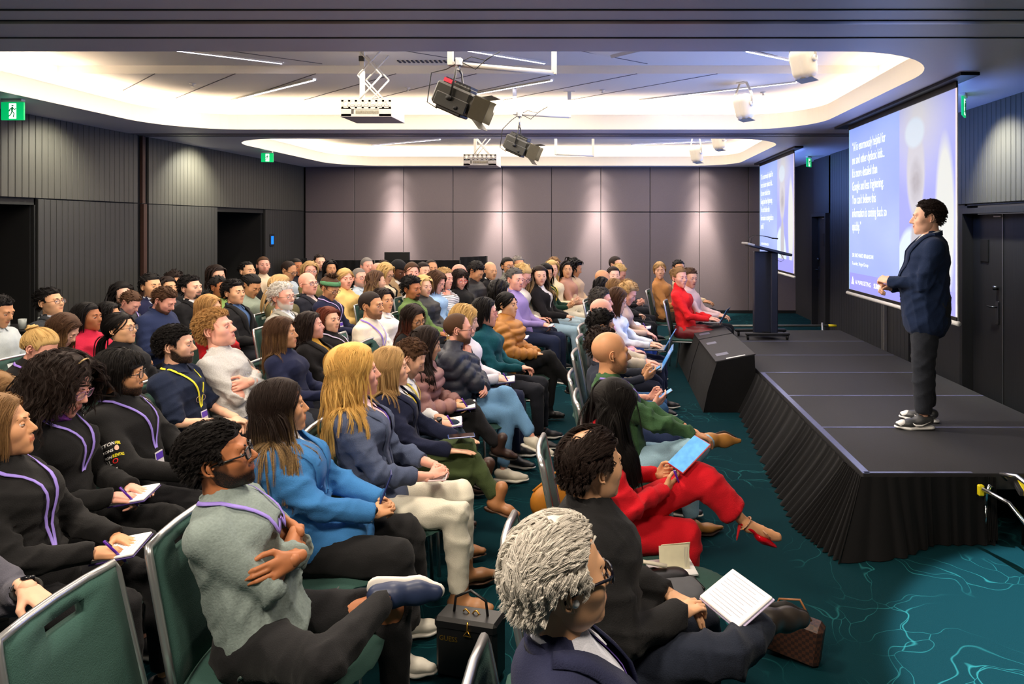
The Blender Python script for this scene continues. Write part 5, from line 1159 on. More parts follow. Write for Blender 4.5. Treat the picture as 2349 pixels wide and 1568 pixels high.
for bi, (x0, x1, y0, y1, r) in enumerate(BAYS):
    L = rrect(x0, x1, y0, y1, r); n = len(L); c = L.mean(0)
    def ringm(A, P, z0, Qp, z1):
        V = [(p[0], p[1], z0) for p in P] + [(p[0], p[1], z1) for p in Qp]; A.add(V, [(i, (i + 1) % n, n + (i + 1) % n, n + i) for i in range(n)])
    off = rrect(x0 - 0.34, x1 + 0.34, y0 - 0.28, y1 + 0.28, r + 0.3)
    lp = Acc(); ringm(lp, L, ZC, L, ZC + 0.20); Li = rrect(x0 - 0.03, x1 + 0.03, y0 - 0.03, y1 + 0.03, r + 0.03); ringm(lp, L, ZC + 0.20, Li, ZC + 0.20); ringm(lp, Li, ZC + 0.20, Li, ZC + 0.14); ringm(lp, Li, ZC + 0.14, off, ZC + 0.14)
    lo = lp.obj('bay_lip', M_LIP, ce, True); lo.data.polygons.foreach_set('use_smooth', [False] * len(lo.data.polygons))
    cv = Acc(); zt = 3.63; ringm(cv, off, ZC + 0.14, off, 3.76); cv.obj('bay_side', M_CEILW, ce, True)
    e0 = rrect(x0 - 0.22, x1 + 0.22, y0 - 0.17, y1 + 0.17, r + 0.18); e1 = rrect(x0 - 0.16, x1 + 0.16, y0 - 0.12, y1 + 0.12, r + 0.13)
    ls = Acc(); ringm(ls, e0, ZC + 0.150, e1, ZC + 0.150); so = ls.obj('cove_light_strip', plain('cove_led', (255, 232, 204), emit=27.0), None, False)
    tag(so, ['warm light strip hidden on the ledge around the front ceiling bay', 'warm light strip hidden on the ledge around the rear ceiling bay'][bi], 'light strip', 'cove light strips')
    if bi == 0:
        ys = 7.81; tp = Acc(); box(tp, (-1.6, (ys + y1 + 0.35) / 2, 3.68), (9.4, y1 + 0.35 - ys, 0.1)); tp.obj('bay_top_rear', M_CEILW, ce, False)
        tp = Acc(); box(tp, (-1.6, (y0 - 0.35 + ys) / 2, 3.77), (9.4, ys - y0 + 0.4, 0.1)); tp.obj('bay_top_front', M_CEILW, ce, False)
        M_SEAM = plain('seam_dark', (70, 68, 76), 0.8)
        for i in range(8):
            xs_, ye = -5.1 + 0.9 * i, 9.45; 
            mobj('ceiling_joint', lambda A: box(A, ((xs_ + xs_ - 1.75) / 2, (ys + ye) / 2, 3.6285), (0.012, math.hypot(1.75, ye - ys), 0.004), R=rotm(math.atan2(1.75, ye - ys)).astype(float)), M_SEAM, ce)
        for i in range(5):
            xs_ = -4.6 + 1.8 * i
            mobj('ceiling_joint', lambda A: box(A, (xs_, 6.6, 3.7185), (0.012, 3.6, 0.004), R=rotm(-0.9)), M_SEAM, ce)
        mobj('air_grille', lambda A: [box(A, (-2.3 + 0.05 * i, 7.60, 3.715), (0.02, 0.10, 0.01)) for i in range(14)], M_SEAM, ce)
    else:
        tp = Acc(); box(tp, (-1.6, (y0 + y1) / 2, 3.68), (9.4, y1 - y0 + 0.7, 0.1)); tp.obj('bay_top', M_CEILW, ce, False)
# dark track and joint lines across the soffit
M_TRACK = plain('track_dark', (58, 58, 68), 0.35, 0.5)
for ti, (y, wd, m_) in enumerate(((4.78, 0.014, M_TRACK), (4.40, 0.05, M_TRACK), (4.43, 0.012, M_ALU), (4.16, 0.012, M_TRACK), (9.78, 0.012, M_TRACK), (9.92, 0.05, M_TRACK), (10.05, 0.012, M_TRACK))):
    tag(mobj('trim_%d' % (ti + 3), lambda A: box(A, (-1.6, y, ZC - 0.003), (11.2, wd, 0.008)), m_), kind='structure')
tag(mobj('trim_20', lambda A: [box(A, (3.02, 7.5, ZC - 0.012), (0.16, 3.3, 0.03)), box(A, (3.06, 12.9, ZC - 0.012), (0.14, 3.2, 0.03))], M_BLACK), kind='structure')
# linear lights: diagonal bars set in the bay tops
M_LED = plain('linear_led', (236, 232, 255), emit=9.0, var=0)
LL = [((-5.09, 9.41), (-3.44, 8.10), 3.622), ((-1.75, 8.98), (-0.69, 8.14), 3.622), ((0.41, 9.40), (2.19, 8.24), 3.622), ((-4.50, 7.04), (-3.61, 7.66), 3.712), ((-1.55, 7.02), (-0.72, 7.66), 3.712), ((1.40, 7.13), (2.28, 7.76), 3.712),
      ((-5.0, 14.7), (-3.35, 13.7), 3.62), ((0.45, 14.6), (2.3, 13.9), 3.62)]
wh = ['beside the left cove', 'behind the near spotlight', 'beside the white loudspeakers', 'at the upper left above the soffit edge', 'above the near pipe', 'beside the nearest loudspeaker', 'in the rear bay at left', 'in the rear bay at right']
for (a, b, z), t_ in zip(LL, wh):
    mid = ((a[0] + b[0]) / 2, (a[1] + b[1]) / 2); ln = math.hypot(b[0] - a[0], b[1] - a[1]); an = math.atan2(b[1] - a[1], b[0] - a[0])
    o = empty('linear_ceiling_light', (mid[0], mid[1], z), an); tag(o, 'thin diagonal white ceiling light bar ' + t_, 'light', 'diagonal ceiling light bars')
    mobj('diffuser', lambda A: box(A, (0, 0, -0.003), (ln, 0.030, 0.01)), M_LED, o); mobj('housing', lambda A: [box(A, (0, s * 0.022, 0), (ln + 0.02, 0.010, 0.016)) for s in (-1, 1)], M_WHITE, o)
# ------------------------------------------------------------------ stage
SZ, SX0, SX1, SY0, SY1 = 0.42, 1.54, 3.32, 4.25, 10.08
M_DECK = plain('stage_carpet', (38, 38, 42), 0.75, var=0.35, scale=140, bmp=0.3); M_TAPE = plain('gaffer_tape', (112, 116, 150), 0.22, spec=0.8, var=0.1); M_VELVET = cloth((11, 11, 13), 'plain')
st = empty('stage', (SX0, SY0, 0)); tag(st, 'low black stage of joined decks with pale tape along its edge and seams', 'stage')
nd = 6; dy = (SY1 - SY0) / nd
for i in range(nd):
    y0, y1 = dy * i, dy * (i + 1)
    mobj('deck', lambda A: box(A, ((SX1 - SX0) / 2, (y0 + y1) / 2, SZ - 0.05), (SX1 - SX0, y1 - y0 - 0.004, 0.10), bev=0.004), M_DECK, st)
    for lx in (0.12, SX1 - SX0 - 0.12): mobj('leg', lambda A: tube(A, [(lx, y0 + 0.1, 0), (lx, y0 + 0.1, SZ - 0.1)], 0.024, n=8), M_ALU, st, True)
    if i: mobj('seam_tape', lambda A: box(A, ((SX1 - SX0) / 2, y0, SZ + 0.0012), (SX1 - SX0 - 0.02, 0.026 if i < 4 else 0.016, 0.0022)), M_TAPE, st)
mobj('edge_tape', lambda A: box(A, (0.022, (SY1 - SY0) * 0.25, SZ + 0.002), (0.045, (SY1 - SY0) * 0.5, 0.003)), M_TAPE, st)
mobj('edge_tape', lambda A: box(A, (0.34, 0.014, SZ + 0.002), (0.66, 0.022, 0.003)), M_TAPE, st)
def skirt(pts, nf, outf, depth, z0=0.0, seed=1):
    """pleated cloth hanging from the deck edge; pts = list of (x, y, outward normal, flare at the hem)"""
    r = random.Random(seed); A = Acc(); n = nf * 8; P = np.array([p[:2] for p in pts], float); Nn = np.array([p[2] for p in pts], float); Fl = np.array([p[3] for p in pts], float)
    t = np.linspace(0, len(P) - 1, n + 1); X = np.stack([np.interp(t, np.arange(len(P)), P[:, i]) for i in range(2)], 1); NN = np.stack([np.interp(t, np.arange(len(P)), Nn[:, i]) for i in range(2)], 1); FL = np.interp(t, np.arange(len(P)), Fl)
    ph = np.cumsum(np.array([r.uniform(0.25, 1.7) for _ in range(n + 1)])) * 2 * math.pi / 8; zs = [SZ - 0.012, SZ - 0.06, 0.28, 0.18, 0.09, z0 + 0.004]; V = []
    for j, z in enumerate(zs):
        f = 1 - (z - z0) / (SZ - z0); amp = depth * (0.25 + 0.75 * f); o = 0.02 + FL * f ** 1.15 + amp * (0.5 + 0.5 * np.sin(ph + 0.25 * f * np.sin(ph * 0.37)))
        q = X + NN * o[:, None]; V.append(np.column_stack([q, np.full(n + 1, z)]))
    V = np.array(V).reshape(-1, 3); m = n + 1; i = np.arange(len(zs) - 1)[:, None] * m; j = np.arange(n)[None]
    A.add(V, np.stack([i + j, i + j + 1, i + m + j + 1, i + m + j], -1).reshape(-1, 4)); o = A.obj('skirt', M_VELVET, st); o.location = (-SX0, -SY0, 0); return o
skirt([(SX0, SY0, (-0.6, -0.7), 0.34), (SX0, SY0 + 0.25, (-1, -0.1), 0.32), (SX0, SY0 + 1.2, (-1, 0), 0.27), (SX0, SY0 + 3.1, (-1, 0), 0.16)], 34, 0.2, 0.05)
skirt([(SX0, SY0, (-0.6, -0.7), 0.34), (SX0 + 0.18, SY0, (0, -1), 0.16), (SX0 + 0.4, SY0, (0, -1), 0.02)], 5, 0.1, 0.03, seed=4)
for i, (x0, x1, z0) in enumerate(((SX0 + 0.38, SX0 + 0.78, 0.0), (SX0 + 0.74, SX0 + 0.80, 0.03))):
    skirt([(x0, SY0, (0, -1), 0.015), (x1, SY0, (0, -1), 0.01)], 6, 0.1, 0.022, z0=z0, seed=7 + i)
# skirted speaker blocks beside the stage
def block(y0, y1, label):
    o = empty('stage_speaker_block', (1.1, y0, 0)); tag(o, label, 'speaker block', 'black covered blocks beside the stage')
    def hull(A, g=0.0):
        V = []
        for y in (0, y1 - y0): V += [(-0.14 - g, y, 0), (-0.095, y, 0.22), (0.0, y, 0.52), (0.39, y, 0.595), (0.415, y, 0.0)]
        A.add(V, [(0, 1, 6, 5), (1, 2, 7, 6), (2, 3, 8, 7), (3, 4, 9, 8)], None); A.add([V[i] for i in range(5)], [(0, 1, 2, 3)], [(0, 3, 4)]); A.add([V[i] for i in range(5, 10)], [(3, 2, 1, 0)], [(4, 3, 0)])
    mobj('cover', hull, M_VELVET, o)
    mobj('top_board', lambda A: box(A, (0.195, (y1 - y0) / 2, 0.562), (0.42, y1 - y0 - 0.01, 0.012), R=rotm(0, -math.atan2(0.075, 0.39)), bev=0.003), M_DECK, o)
    for (tx, ty, w_) in ((0.10, 0.30, 0.13), (0.09, (y1 - y0) * 0.74, 0.11)):
        mobj('tape_patch', lambda A: box(A, (tx, ty, 0.549 + (tx - 0.10) * 0.19), (w_, 0.13, 0.003), R=rotm(0, -math.atan2(0.075, 0.39))), plain('grey_tape', (88, 92, 112), 0.45), o)
    if y0 < 8: mobj('white_tape', lambda A: box(A, (0.20, 0.03, 0.571), (0.20, 0.035, 0.003), R=rotm(0, -math.atan2(0.075, 0.39))), plain('white_tape', (214, 214, 210), 0.5), o)
    return o
block(7.2, 8.56, 'near black covered block with grey tape squares beside the stage'); block(8.6, 10.02, 'far black covered block with grey tape squares beside the stage')
# lectern
lc = empty('lectern', (2.06, 9.35, SZ)); tag(lc, 'tall dark lectern on castors standing at the far end of the stage', 'lectern')
M_LEC = plain('lectern_blue_black', (28, 34, 52), 0.4)
mobj('column', lambda A: [box(A, (0.0, 0.05, 0.60), (0.26, 0.12, 1.12), bev=0.01), box(A, (0.12, 0.0, 0.60), (0.09, 0.2, 1.10), bev=0.01)], M_LEC, lc)
mobj('base', lambda A: [box(A, (0.02, -0.12, 0.075), (0.58, 0.08, 0.035), bev=0.01), box(A, (0.0, 0.22, 0.075), (0.70, 0.08, 0.035), bev=0.01), box(A, (0.02, 0.05, 0.075), (0.10, 0.36, 0.035))], M_BLACK, lc)
for cx, cy in ((-0.24, -0.12), (0.28, -0.12), (-0.30, 0.22), (0.32, 0.22)): mobj('castor', lambda A: tube(A, [(cx - 0.012, cy, 0.032), (cx + 0.012, cy, 0.032)], 0.032, n=14), M_BLACK, lc, True)
mobj('reading_top', lambda A: box(A, (0.06, 0.02, 1.185), (0.56, 0.42, 0.035), R=rotm(0, 0.24), bev=0.008), M_LEC, lc)
mobj('top_edge', lambda A: box(A, (-0.21, 0.02, 1.262), (0.10, 0.44, 0.030), R=rotm(0, 0.24), bev=0.008), plain('edge_grey', (150, 150, 152), 0.4), lc)
for i, y in enumerate((-0.10, 0.10)):
    mobj('gooseneck_microphone', lambda A: [tube(A, [(-0.20, y, 1.26), (-0.19, y, 1.34), (-0.13, y, 1.38), (0.0, y * 0.8, 1.37), (0.12, y * 0.7, 1.34)], 0.004, n=6), tube(A, [(0.12, y * 0.7, 1.34), (0.17, y * 0.66, 1.335)], 0.010, n=8), tube(A, [(-0.20, y, 1.255), (-0.20, y, 1.285)], 0.016, n=10)], M_BLACK, lc, True)
mobj('cable', lambda A: tube(A, [(0.20, -0.1, 1.13), (0.24, -0.12, 1.06), (0.20, -0.12, 1.03), (0.13, -0.1, 1.06)], 0.003, n=5), M_BLACK, lc, True)
# steel rail lying behind the stage
sr = empty('stage_rail', (1.95, 10.35, SZ)); tag(sr, 'long grey rail with a yellow end lying at the rear edge of the stage', 'rail')
mobj('rail_bar', lambda A: tube(A, [(-0.35, 0, 0.02), (1.30, 0.05, 0.02)], 0.018, n=8), plain('rail_grey', (120, 122, 118), 0.4, 0.5), sr, True); mobj('yellow_end', lambda A: tube(A, [(1.30, 0.05, 0.02), (1.42, 0.05, 0.015)], 0.019, n=8), plain('yellow_paint', (226, 204, 20), 0.5), sr, True)
mobj('support', lambda A: [tube(A, [(x, 0, -0.42), (x, 0, 0.07)], 0.016, n=8) for x in (-0.30, 1.2)], M_ALU, sr, True)
# folding steps at the near end
fs = empty('folding_steps', (2.20, 3.80, 0)); tag(fs, 'black folding stage steps with bright handrails and yellow tread edges', 'steps')
M_YEL = plain('yellow_nosing', (236, 218, 20), 0.5)
for i, (y, z) in enumerate(((0.28, 0.36), (-0.02, 0.20))):
    mobj('tread', lambda A: box(A, (0.62, y, z), (0.80, 0.27, 0.03), R=rotm(-0.35), bev=0.004), M_DECK, fs); mobj('nosing', lambda A: [box(A, (0.27 + 0.02, y - 0.01 + 0.10, z + 0.004), (0.07, 0.26, 0.032), R=rotm(-0.35), bev=0.003)], M_YEL, fs)
mobj('handrail', lambda A: tube(A, [(0.16, 0.36, 0.42), (0.10, 0.30, 0.47), (0.12, 0.18, 0.50), (0.18, 0.02, 0.44), (0.34, -0.55, 0.02)], 0.013, n=10), plain('bright_steel', (200, 204, 208), 0.18, 0.95), fs, True)
mobj('handrail', lambda A: tube(A, [(0.02, 0.36, 0.36), (0.10, 0.22, 0.33), (0.20, -0.35, 0.02)], 0.012, n=10), plain('bright_steel', (200, 204, 208), 0.18, 0.95), fs, True)
mobj('post', lambda A: [tube(A, [(0.06, 0.42, 0.0), (0.075, 0.42, 0.27)], 0.010, n=8), tube(A, [(0.06, 0.40, 0.25), (0.055, 0.38, 0.32), (0.065, 0.36, 0.38), (0.09, 0.38, 0.36)], 0.012, n=8)], plain('bright_steel', (200, 204, 208), 0.18, 0.95), fs, True)
mobj('side_frame', lambda A: [tube(A, [(x, 0.42, 0.0), (x, 0.38, 0.36), (x + 0.02, -0.12, 0.19), (x + 0.05, -0.18, 0.0)], 0.012, n=8) for x in (0.30, 1.0)], M_BLACK, fs, True)
mobj('latch', lambda A: box(A, (0.02, 0.38, 0.345), (0.035, 0.03, 0.065), bev=0.006), M_YEL, fs)

# ------------------------------------------------------------------ projection screens
def screen_mat():
    m, nt, b = new_mat('projected_slide'); tc = N(nt, 'ShaderNodeTexCoord'); sp = N(nt, 'ShaderNodeSeparateXYZ'); nt.links.new(tc.outputs['UV'], sp.inputs[0])
    u, v = sp.outputs[0], sp.outputs[1]
    def mth(op, a, b_, c_=None):
        n = N(nt, 'ShaderNodeMath', operation=op)
        for i, x in enumerate((a, b_) if c_ is None else (a, b_, c_)):
            if hasattr(x, 'links'): nt.links.new(x, n.inputs[i])
            else: n.inputs[i].default_value = x
        return n.outputs[0]
    def ellp(cx, cy, rx, ry, soft=0.15):
        dx = mth('DIVIDE', mth('SUBTRACT', u, cx), rx); dy_ = mth('DIVIDE', mth('SUBTRACT', v, cy), ry); r = mth('SQRT', mth('ADD', mth('MULTIPLY', dx, dx), mth('MULTIPLY', dy_, dy_)), 0)
        n = N(nt, 'ShaderNodeMapRange'); n.inputs[1].default_value = 1.0; n.inputs[2].default_value = 1.0 - soft; nt.links.new(r, n.inputs[0]); return n.outputs[0]
    no = N(nt, 'ShaderNodeTexNoise', i_Scale=2.2, i_Detail=1.0); nt.links.new(tc.outputs['UV'], no.inputs['Vector'])
    left = mixc(nt, no.outputs[0], lin((96, 132, 250)), lin((176, 200, 255))); step = mth('GREATER_THAN', u, 0.56)
    right = mixc(nt, ellp(0.72, 0.95, 0.34, 0.42, 0.9), lin((134, 146, 242)), lin((196, 196, 204)))
    right = mixc(nt, ellp(0.66, 0.06, 0.16, 0.34, 0.1), right, lin((206, 226, 248))); right = mixc(nt, ellp(0.70, 0.66, 0.082, 0.24, 0.2), right, lin((190, 190, 204)))
    right = mixc(nt, ellp(0.69, 0.86, 0.09, 0.085, 0.25), right, lin((196, 210, 226))); right = mixc(nt, ellp(0.705, 0.25, 0.055, 0.26, 0.3), right, lin((172, 172, 186)))
    f1 = N(nt, 'ShaderNodeTexNoise', i_Scale=14.0, i_Detail=2.0); nt.links.new(tc.outputs['UV'], f1.inputs['Vector'])
    fd = mth('MULTIPLY', ellp(0.705, 0.62, 0.06, 0.13, 0.7), f1.outputs[0]); right = mixc(nt, fd, right, lin((112, 104, 120)))
    right = mixc(nt, ellp(0.92, 0.42, 0.075, 0.42, 0.25), right, lin((214, 218, 216)))
    c = mixc(nt, step, left, right); c = mixc(nt, mth('LESS_THAN', v, 0.105), c, lin((128, 132, 246)))
    c = mixc(nt, mth('GREATER_THAN', u, 0.992), c, lin((255, 226, 226))); c = mixc(nt, mth('LESS_THAN', u, 0.006), c, lin((150, 220, 236)))
    nt.links.new(c, b.inputs['Base Color']); nt.links.new(c, b.inputs['Emission Color']); b.inputs['Emission Strength'].default_value = 1.0; b.inputs['Roughness'].default_value = 0.9
    b.inputs['Base Color'].default_value = (0.2, 0.2, 0.2, 1)
    for l in list(b.inputs['Base Color'].links): nt.links.remove(l)
    return m
M_SLIDE = screen_mat(); M_TXT = plain('slide_text', (236, 240, 255), emit=1.0, var=0)
TEXT = ["\u201cAI is enormously helpful for", "me and other dyslexic kids...", "It\u2019s more detailed than", "Google and less frightening.", "You can\u2019t believe this", "information is coming back so", "quickly.\u201d"]
def text_mesh(body, size, mat, sx=1.0, bold=0, extrude=0.0, name='lettering'):
    cu = bpy.data.curves.new(name, 'FONT'); cu.body = body; cu.size = size; cu.extrude = extrude; cu.offset = bold; cu.resolution_u = 2
    o = bpy.data.objects.new(name, cu); COL.objects.link(o); bpy.context.view_layer.update()
    me = bpy.data.meshes.new_from_object(o.evaluated_get(bpy.context.evaluated_depsgraph_get())); bpy.data.objects.remove(o); bpy.data.curves.remove(cu)
    v = np.zeros(len(me.vertices) * 3, np.float32); me.vertices.foreach_get('co', v); v = v.reshape(-1, 3); v[:, 0] *= sx; me.vertices.foreach_set('co', v.ravel()); me.materials.clear(); me.materials.append(mat); me.name = name
    return me, v
def text(name, body, size, loc, rot, mat, par, extrude=0.0, sx=1.0, bold=0):
    me, v = text_mesh(body, size, mat, sx, bold, name=name); o = bpy.data.objects.new(name, me); COL.objects.link(o); o.location = loc; o.rotation_euler = rot; o.parent = par; return o
def screen(x, ya, yb, zb, label):
    """ya = near edge, yb = far edge; the picture's left side is at the far edge"""
    W_, H_ = yb - ya, 3.135 - zb; o = empty('projection_screen', (x, (ya + yb) / 2, zb), 0); tag(o, label, 'screen', 'projection screens on the right wall')
    hw = W_ / 2
    A = Acc(); A.add([(0, hw, 0), (0, -hw, 0), (0, -hw, H_), (0, hw, H_)], [(0, 1, 2, 3)]); me = A.mesh('picture', [M_SLIDE], False); uv = me.uv_layers.new(name='UVMap')
    for i, c in enumerate(((0, 0), (1, 0), (1, 1), (0, 1))): uv.data[i].uv = c
    p = bpy.data.objects.new('picture', me); COL.objects.link(p); p.parent = o
    mobj('fabric', lambda A: box(A, (0.006, 0, H_ / 2), (0.008, W_ + 0.01, H_ + 0.06)), plain('screen_back', (230, 230, 232), 0.9), o)
    mobj('black_header', lambda A: box(A, (0.0, 0, H_ + 0.045), (0.014, W_ + 0.01, 0.085)), M_BLACK, o); mobj('black_footer', lambda A: box(A, (0.0, 0, -0.02), (0.014, W_ + 0.01, 0.035)), M_BLACK, o)
    mobj('bottom_bar', lambda A: tube(A, [(0, -hw - 0.04, -0.055), (0, hw + 0.06, -0.055)], 0.022, n=10), plain('bar_white', (222, 222, 220), 0.4), o, True)
    R_ = (math.radians(90), 0, math.radians(-90))
    lh = H_ * 0.082
    for i, t in enumerate(TEXT): text('slide_text', t, H_ * 0.080, (-0.004, hw - W_ * 0.045, H_ * 0.860 - lh * i), R_, M_TXT, p, sx=0.56)
    text('slide_text', 'SIR RICHARD BRANSON', H_ * 0.034, (-0.004, hw - W_ * 0.045, H_ * 0.205), R_, M_TXT, p, sx=0.95)
    text('slide_text', 'Founder, Virgin Group', H_ * 0.031, (-0.004, hw - W_ * 0.045, H_ * 0.155), R_, M_TXT, p, sx=0.95)
    text('slide_text', 'AI MARKETING', H_ * 0.038, (-0.004, hw - W_ * 0.085, H_ * 0.040), R_, M_TXT, p); text('slide_text', 'SUMMIT', H_ * 0.038, (-0.004, hw - W_ * 0.085 - H_ * 0.30, H_ * 0.040), R_, M_TXT, p, bold=0.002)
    mobj('slide_logo', lambda A: A.add([(-0.004, hw - W_ * 0.035, H_ * 0.035), (-0.004, hw - W_ * 0.07, H_ * 0.035), (-0.004, hw - W_ * 0.0525, H_ * 0.085)], None, [(0, 1, 2)]), M_TXT, p)
    return o
screen(3.03, 6.10, 8.85, 1.13, 'large near projection screen showing a blue quote slide behind the speaker')
screen(3.06, 11.62, 14.28, 1.13, 'smaller looking far projection screen showing the same blue quote slide')

# ------------------------------------------------------------------ ceiling fittings
def exit_sign(x, y, yaw, label, w_=0.235, z=3.217):
    o = empty('exit_sign', (x, y, z), yaw); tag(o, label, 'exit sign', 'green running man exit signs')
    mobj('mount', lambda A: box(A, (0, 0, -0.012), (w_ * 0.9, 0.05, 0.024), bev=0.004), M_WHITE, o)
    mobj('panel', lambda A: box(A, (0, 0, -0.03 - w_ * 0.40), (w_, 0.018, w_ * 0.78), bev=0.003), plain('exit_green', (0, 168, 92), 0.4, emit=1.1, var=0), o)
    M_G = plain('exit_white', (236, 255, 244), 0.4, emit=1.6, var=0); M_G2 = plain('exit_figure', (0, 110, 60), 0.5, emit=0.5, var=0)
    c = -0.03 - w_ * 0.40; 
    for s in (-1, 1):
        mobj('doorway', lambda A: box(A, (w_ * 0.02, s * 0.0105, c), (w_ * 0.30, 0.003, w_ * 0.66)), M_G, o)
        def man(A):
            k_ = w_ * 0.30; y_ = s * 0.0125; Z = lambda a, b_: (w_ * 0.02 + a * k_, y_, c + b_ * k_)
            tube(A, [Z(0.02, 0.72), Z(0.04, 0.86)], k_ * 0.13, n=8); tube(A, [Z(0.02, 0.6), Z(-0.05, 0.0)], k_ * 0.13, n=6)
            for a, b_, d in (((-0.05, 0.02), (0.25, -0.35), (0.12, -0.9)), ((-0.05, 0.02), (-0.2, -0.45), (-0.5, -0.75)), ((0.0, 0.5), (-0.35, 0.25), (-0.45, -0.05)), ((0.02, 0.5), (0.3, 0.2), (0.5, 0.35))): tube(A, [Z(*a), Z(*b_), Z(*d)], k_ * 0.075, n=5)
        mobj('running_figure', man, M_G2, o)
    return o
exit_sign(-6.08, 7.1, 0.0, 'green exit sign hanging near the left doorway'); exit_sign(-5.95, 12.1, 0.15, 'small green exit sign over the far dark doorway', 0.20)
exit_sign(3.47, 6.85, 1.0, 'green exit sign partly hidden by the near screen'); exit_sign(3.70, 13.0, 0.9, 'small green exit sign beside the far screen', 0.21)
def projector(x, y, zb, label, tz):
    o = empty('ceiling_projector', (x, y, zb)); tag(o, label, 'projector', 'white projectors on scissor lifts'); w_, d_, h_ = 0.50, 0.44, 0.17
    mobj('cage_front', lambda A: [box(A, (w_ / 2, 0, 0.012), (w_, 0.006, 0.024)), box(A, (w_ / 2, 0, h_ - 0.012), (w_, 0.006, 0.024)), box(A, (w_ / 2, 0, h_ * 0.5), (w_, 0.006, 0.022))] + [box(A, (0.012 + (w_ - 0.024) * i / 7, 0, h_ * 0.72), (0.022, 0.006, h_ * 0.5)) for i in range(8)] + [box(A, (0.05, 0, h_ * 0.25), (0.10, 0.006, h_ * 0.5)), box(A, (w_ - 0.06, 0, h_ * 0.25), (0.12, 0.006, h_ * 0.5)), box(A, (w_ * 0.55, 0.003, h_ * 0.25), (0.30, 0.004, h_ * 0.34))], M_WHITE, o)
    mobj('ring', lambda A: [tube(A, np.array([(0.045 + (w_ - 0.09) * i / 6 + 0.024 * math.cos(a), -0.004, h_ * 0.74 + 0.024 * math.sin(a)) for a in np.linspace(0, 6.283, 15)]), 0.004, n=4, cap=False) for i in range(7)], M_WHITE, o, True)
    mobj('cage_side', lambda A: [box(A, (w_, d_ / 2, h_ / 2), (0.006, d_, h_)), box(A, (0, d_ / 2, h_ / 2), (0.006, d_, h_)), box(A, (w_ / 2, d_, h_ / 2), (w_, 0.006, h_))], M_WHITE, o)
    mobj('base_plate', lambda A: box(A, (w_ / 2, d_ / 2, -0.002), (w_ + 0.01, d_ + 0.01, 0.006)), plain('plate_grey', (150, 146, 150), 0.5), o)
    mobj('projector_body', lambda A: box(A, (w_ / 2, d_ / 2, h_ * 0.45), (w_ - 0.08, d_ - 0.08, h_ * 0.7), bev=0.02), plain('projector_grey', (150, 150, 148), 0.5), o)
    mobj('vent_grille', lambda A: [box(A, (w_ * 0.30 + 0.013 * i, -0.006, h_ * 0.25), (0.006, 0.004, h_ * 0.2)) for i in range(18)], plain('vent_tan', (150, 144, 120), 0.6), o)
    H = tz - zb - h_
    for yy in (0.1, 0.34):
        for lv in (0, 0.5):
            for a, b_ in ((-0.12, 0.12), (0.12, -0.12)): mobj('scissor_arm', lambda A: tube(A, [(w_ * 0.5 + a, yy, h_ + H * lv), (w_ * 0.5 + b_, yy, h_ + H * (lv + 0.5))], 0.009, n=6), M_WHITE, o, True)
    mobj('cable_duct', lambda A: [box(A, (0.14, 0.2, h_ + H / 2), (0.045, 0.03, H)), ], M_WHITE, o); mobj('socket', lambda A: box(A, (0.14, 0.18, h_ + H * 0.86), (0.05, 0.03, 0.05)), M_BLACK, o)
    return o
projector(-2.70, 7.0, 3.025, 'near white projector in a perforated cage on a scissor lift', 3.72); projector(-2.26, 10.75, 2.86, 'far white projector in a perforated cage on a scissor lift', 3.63)
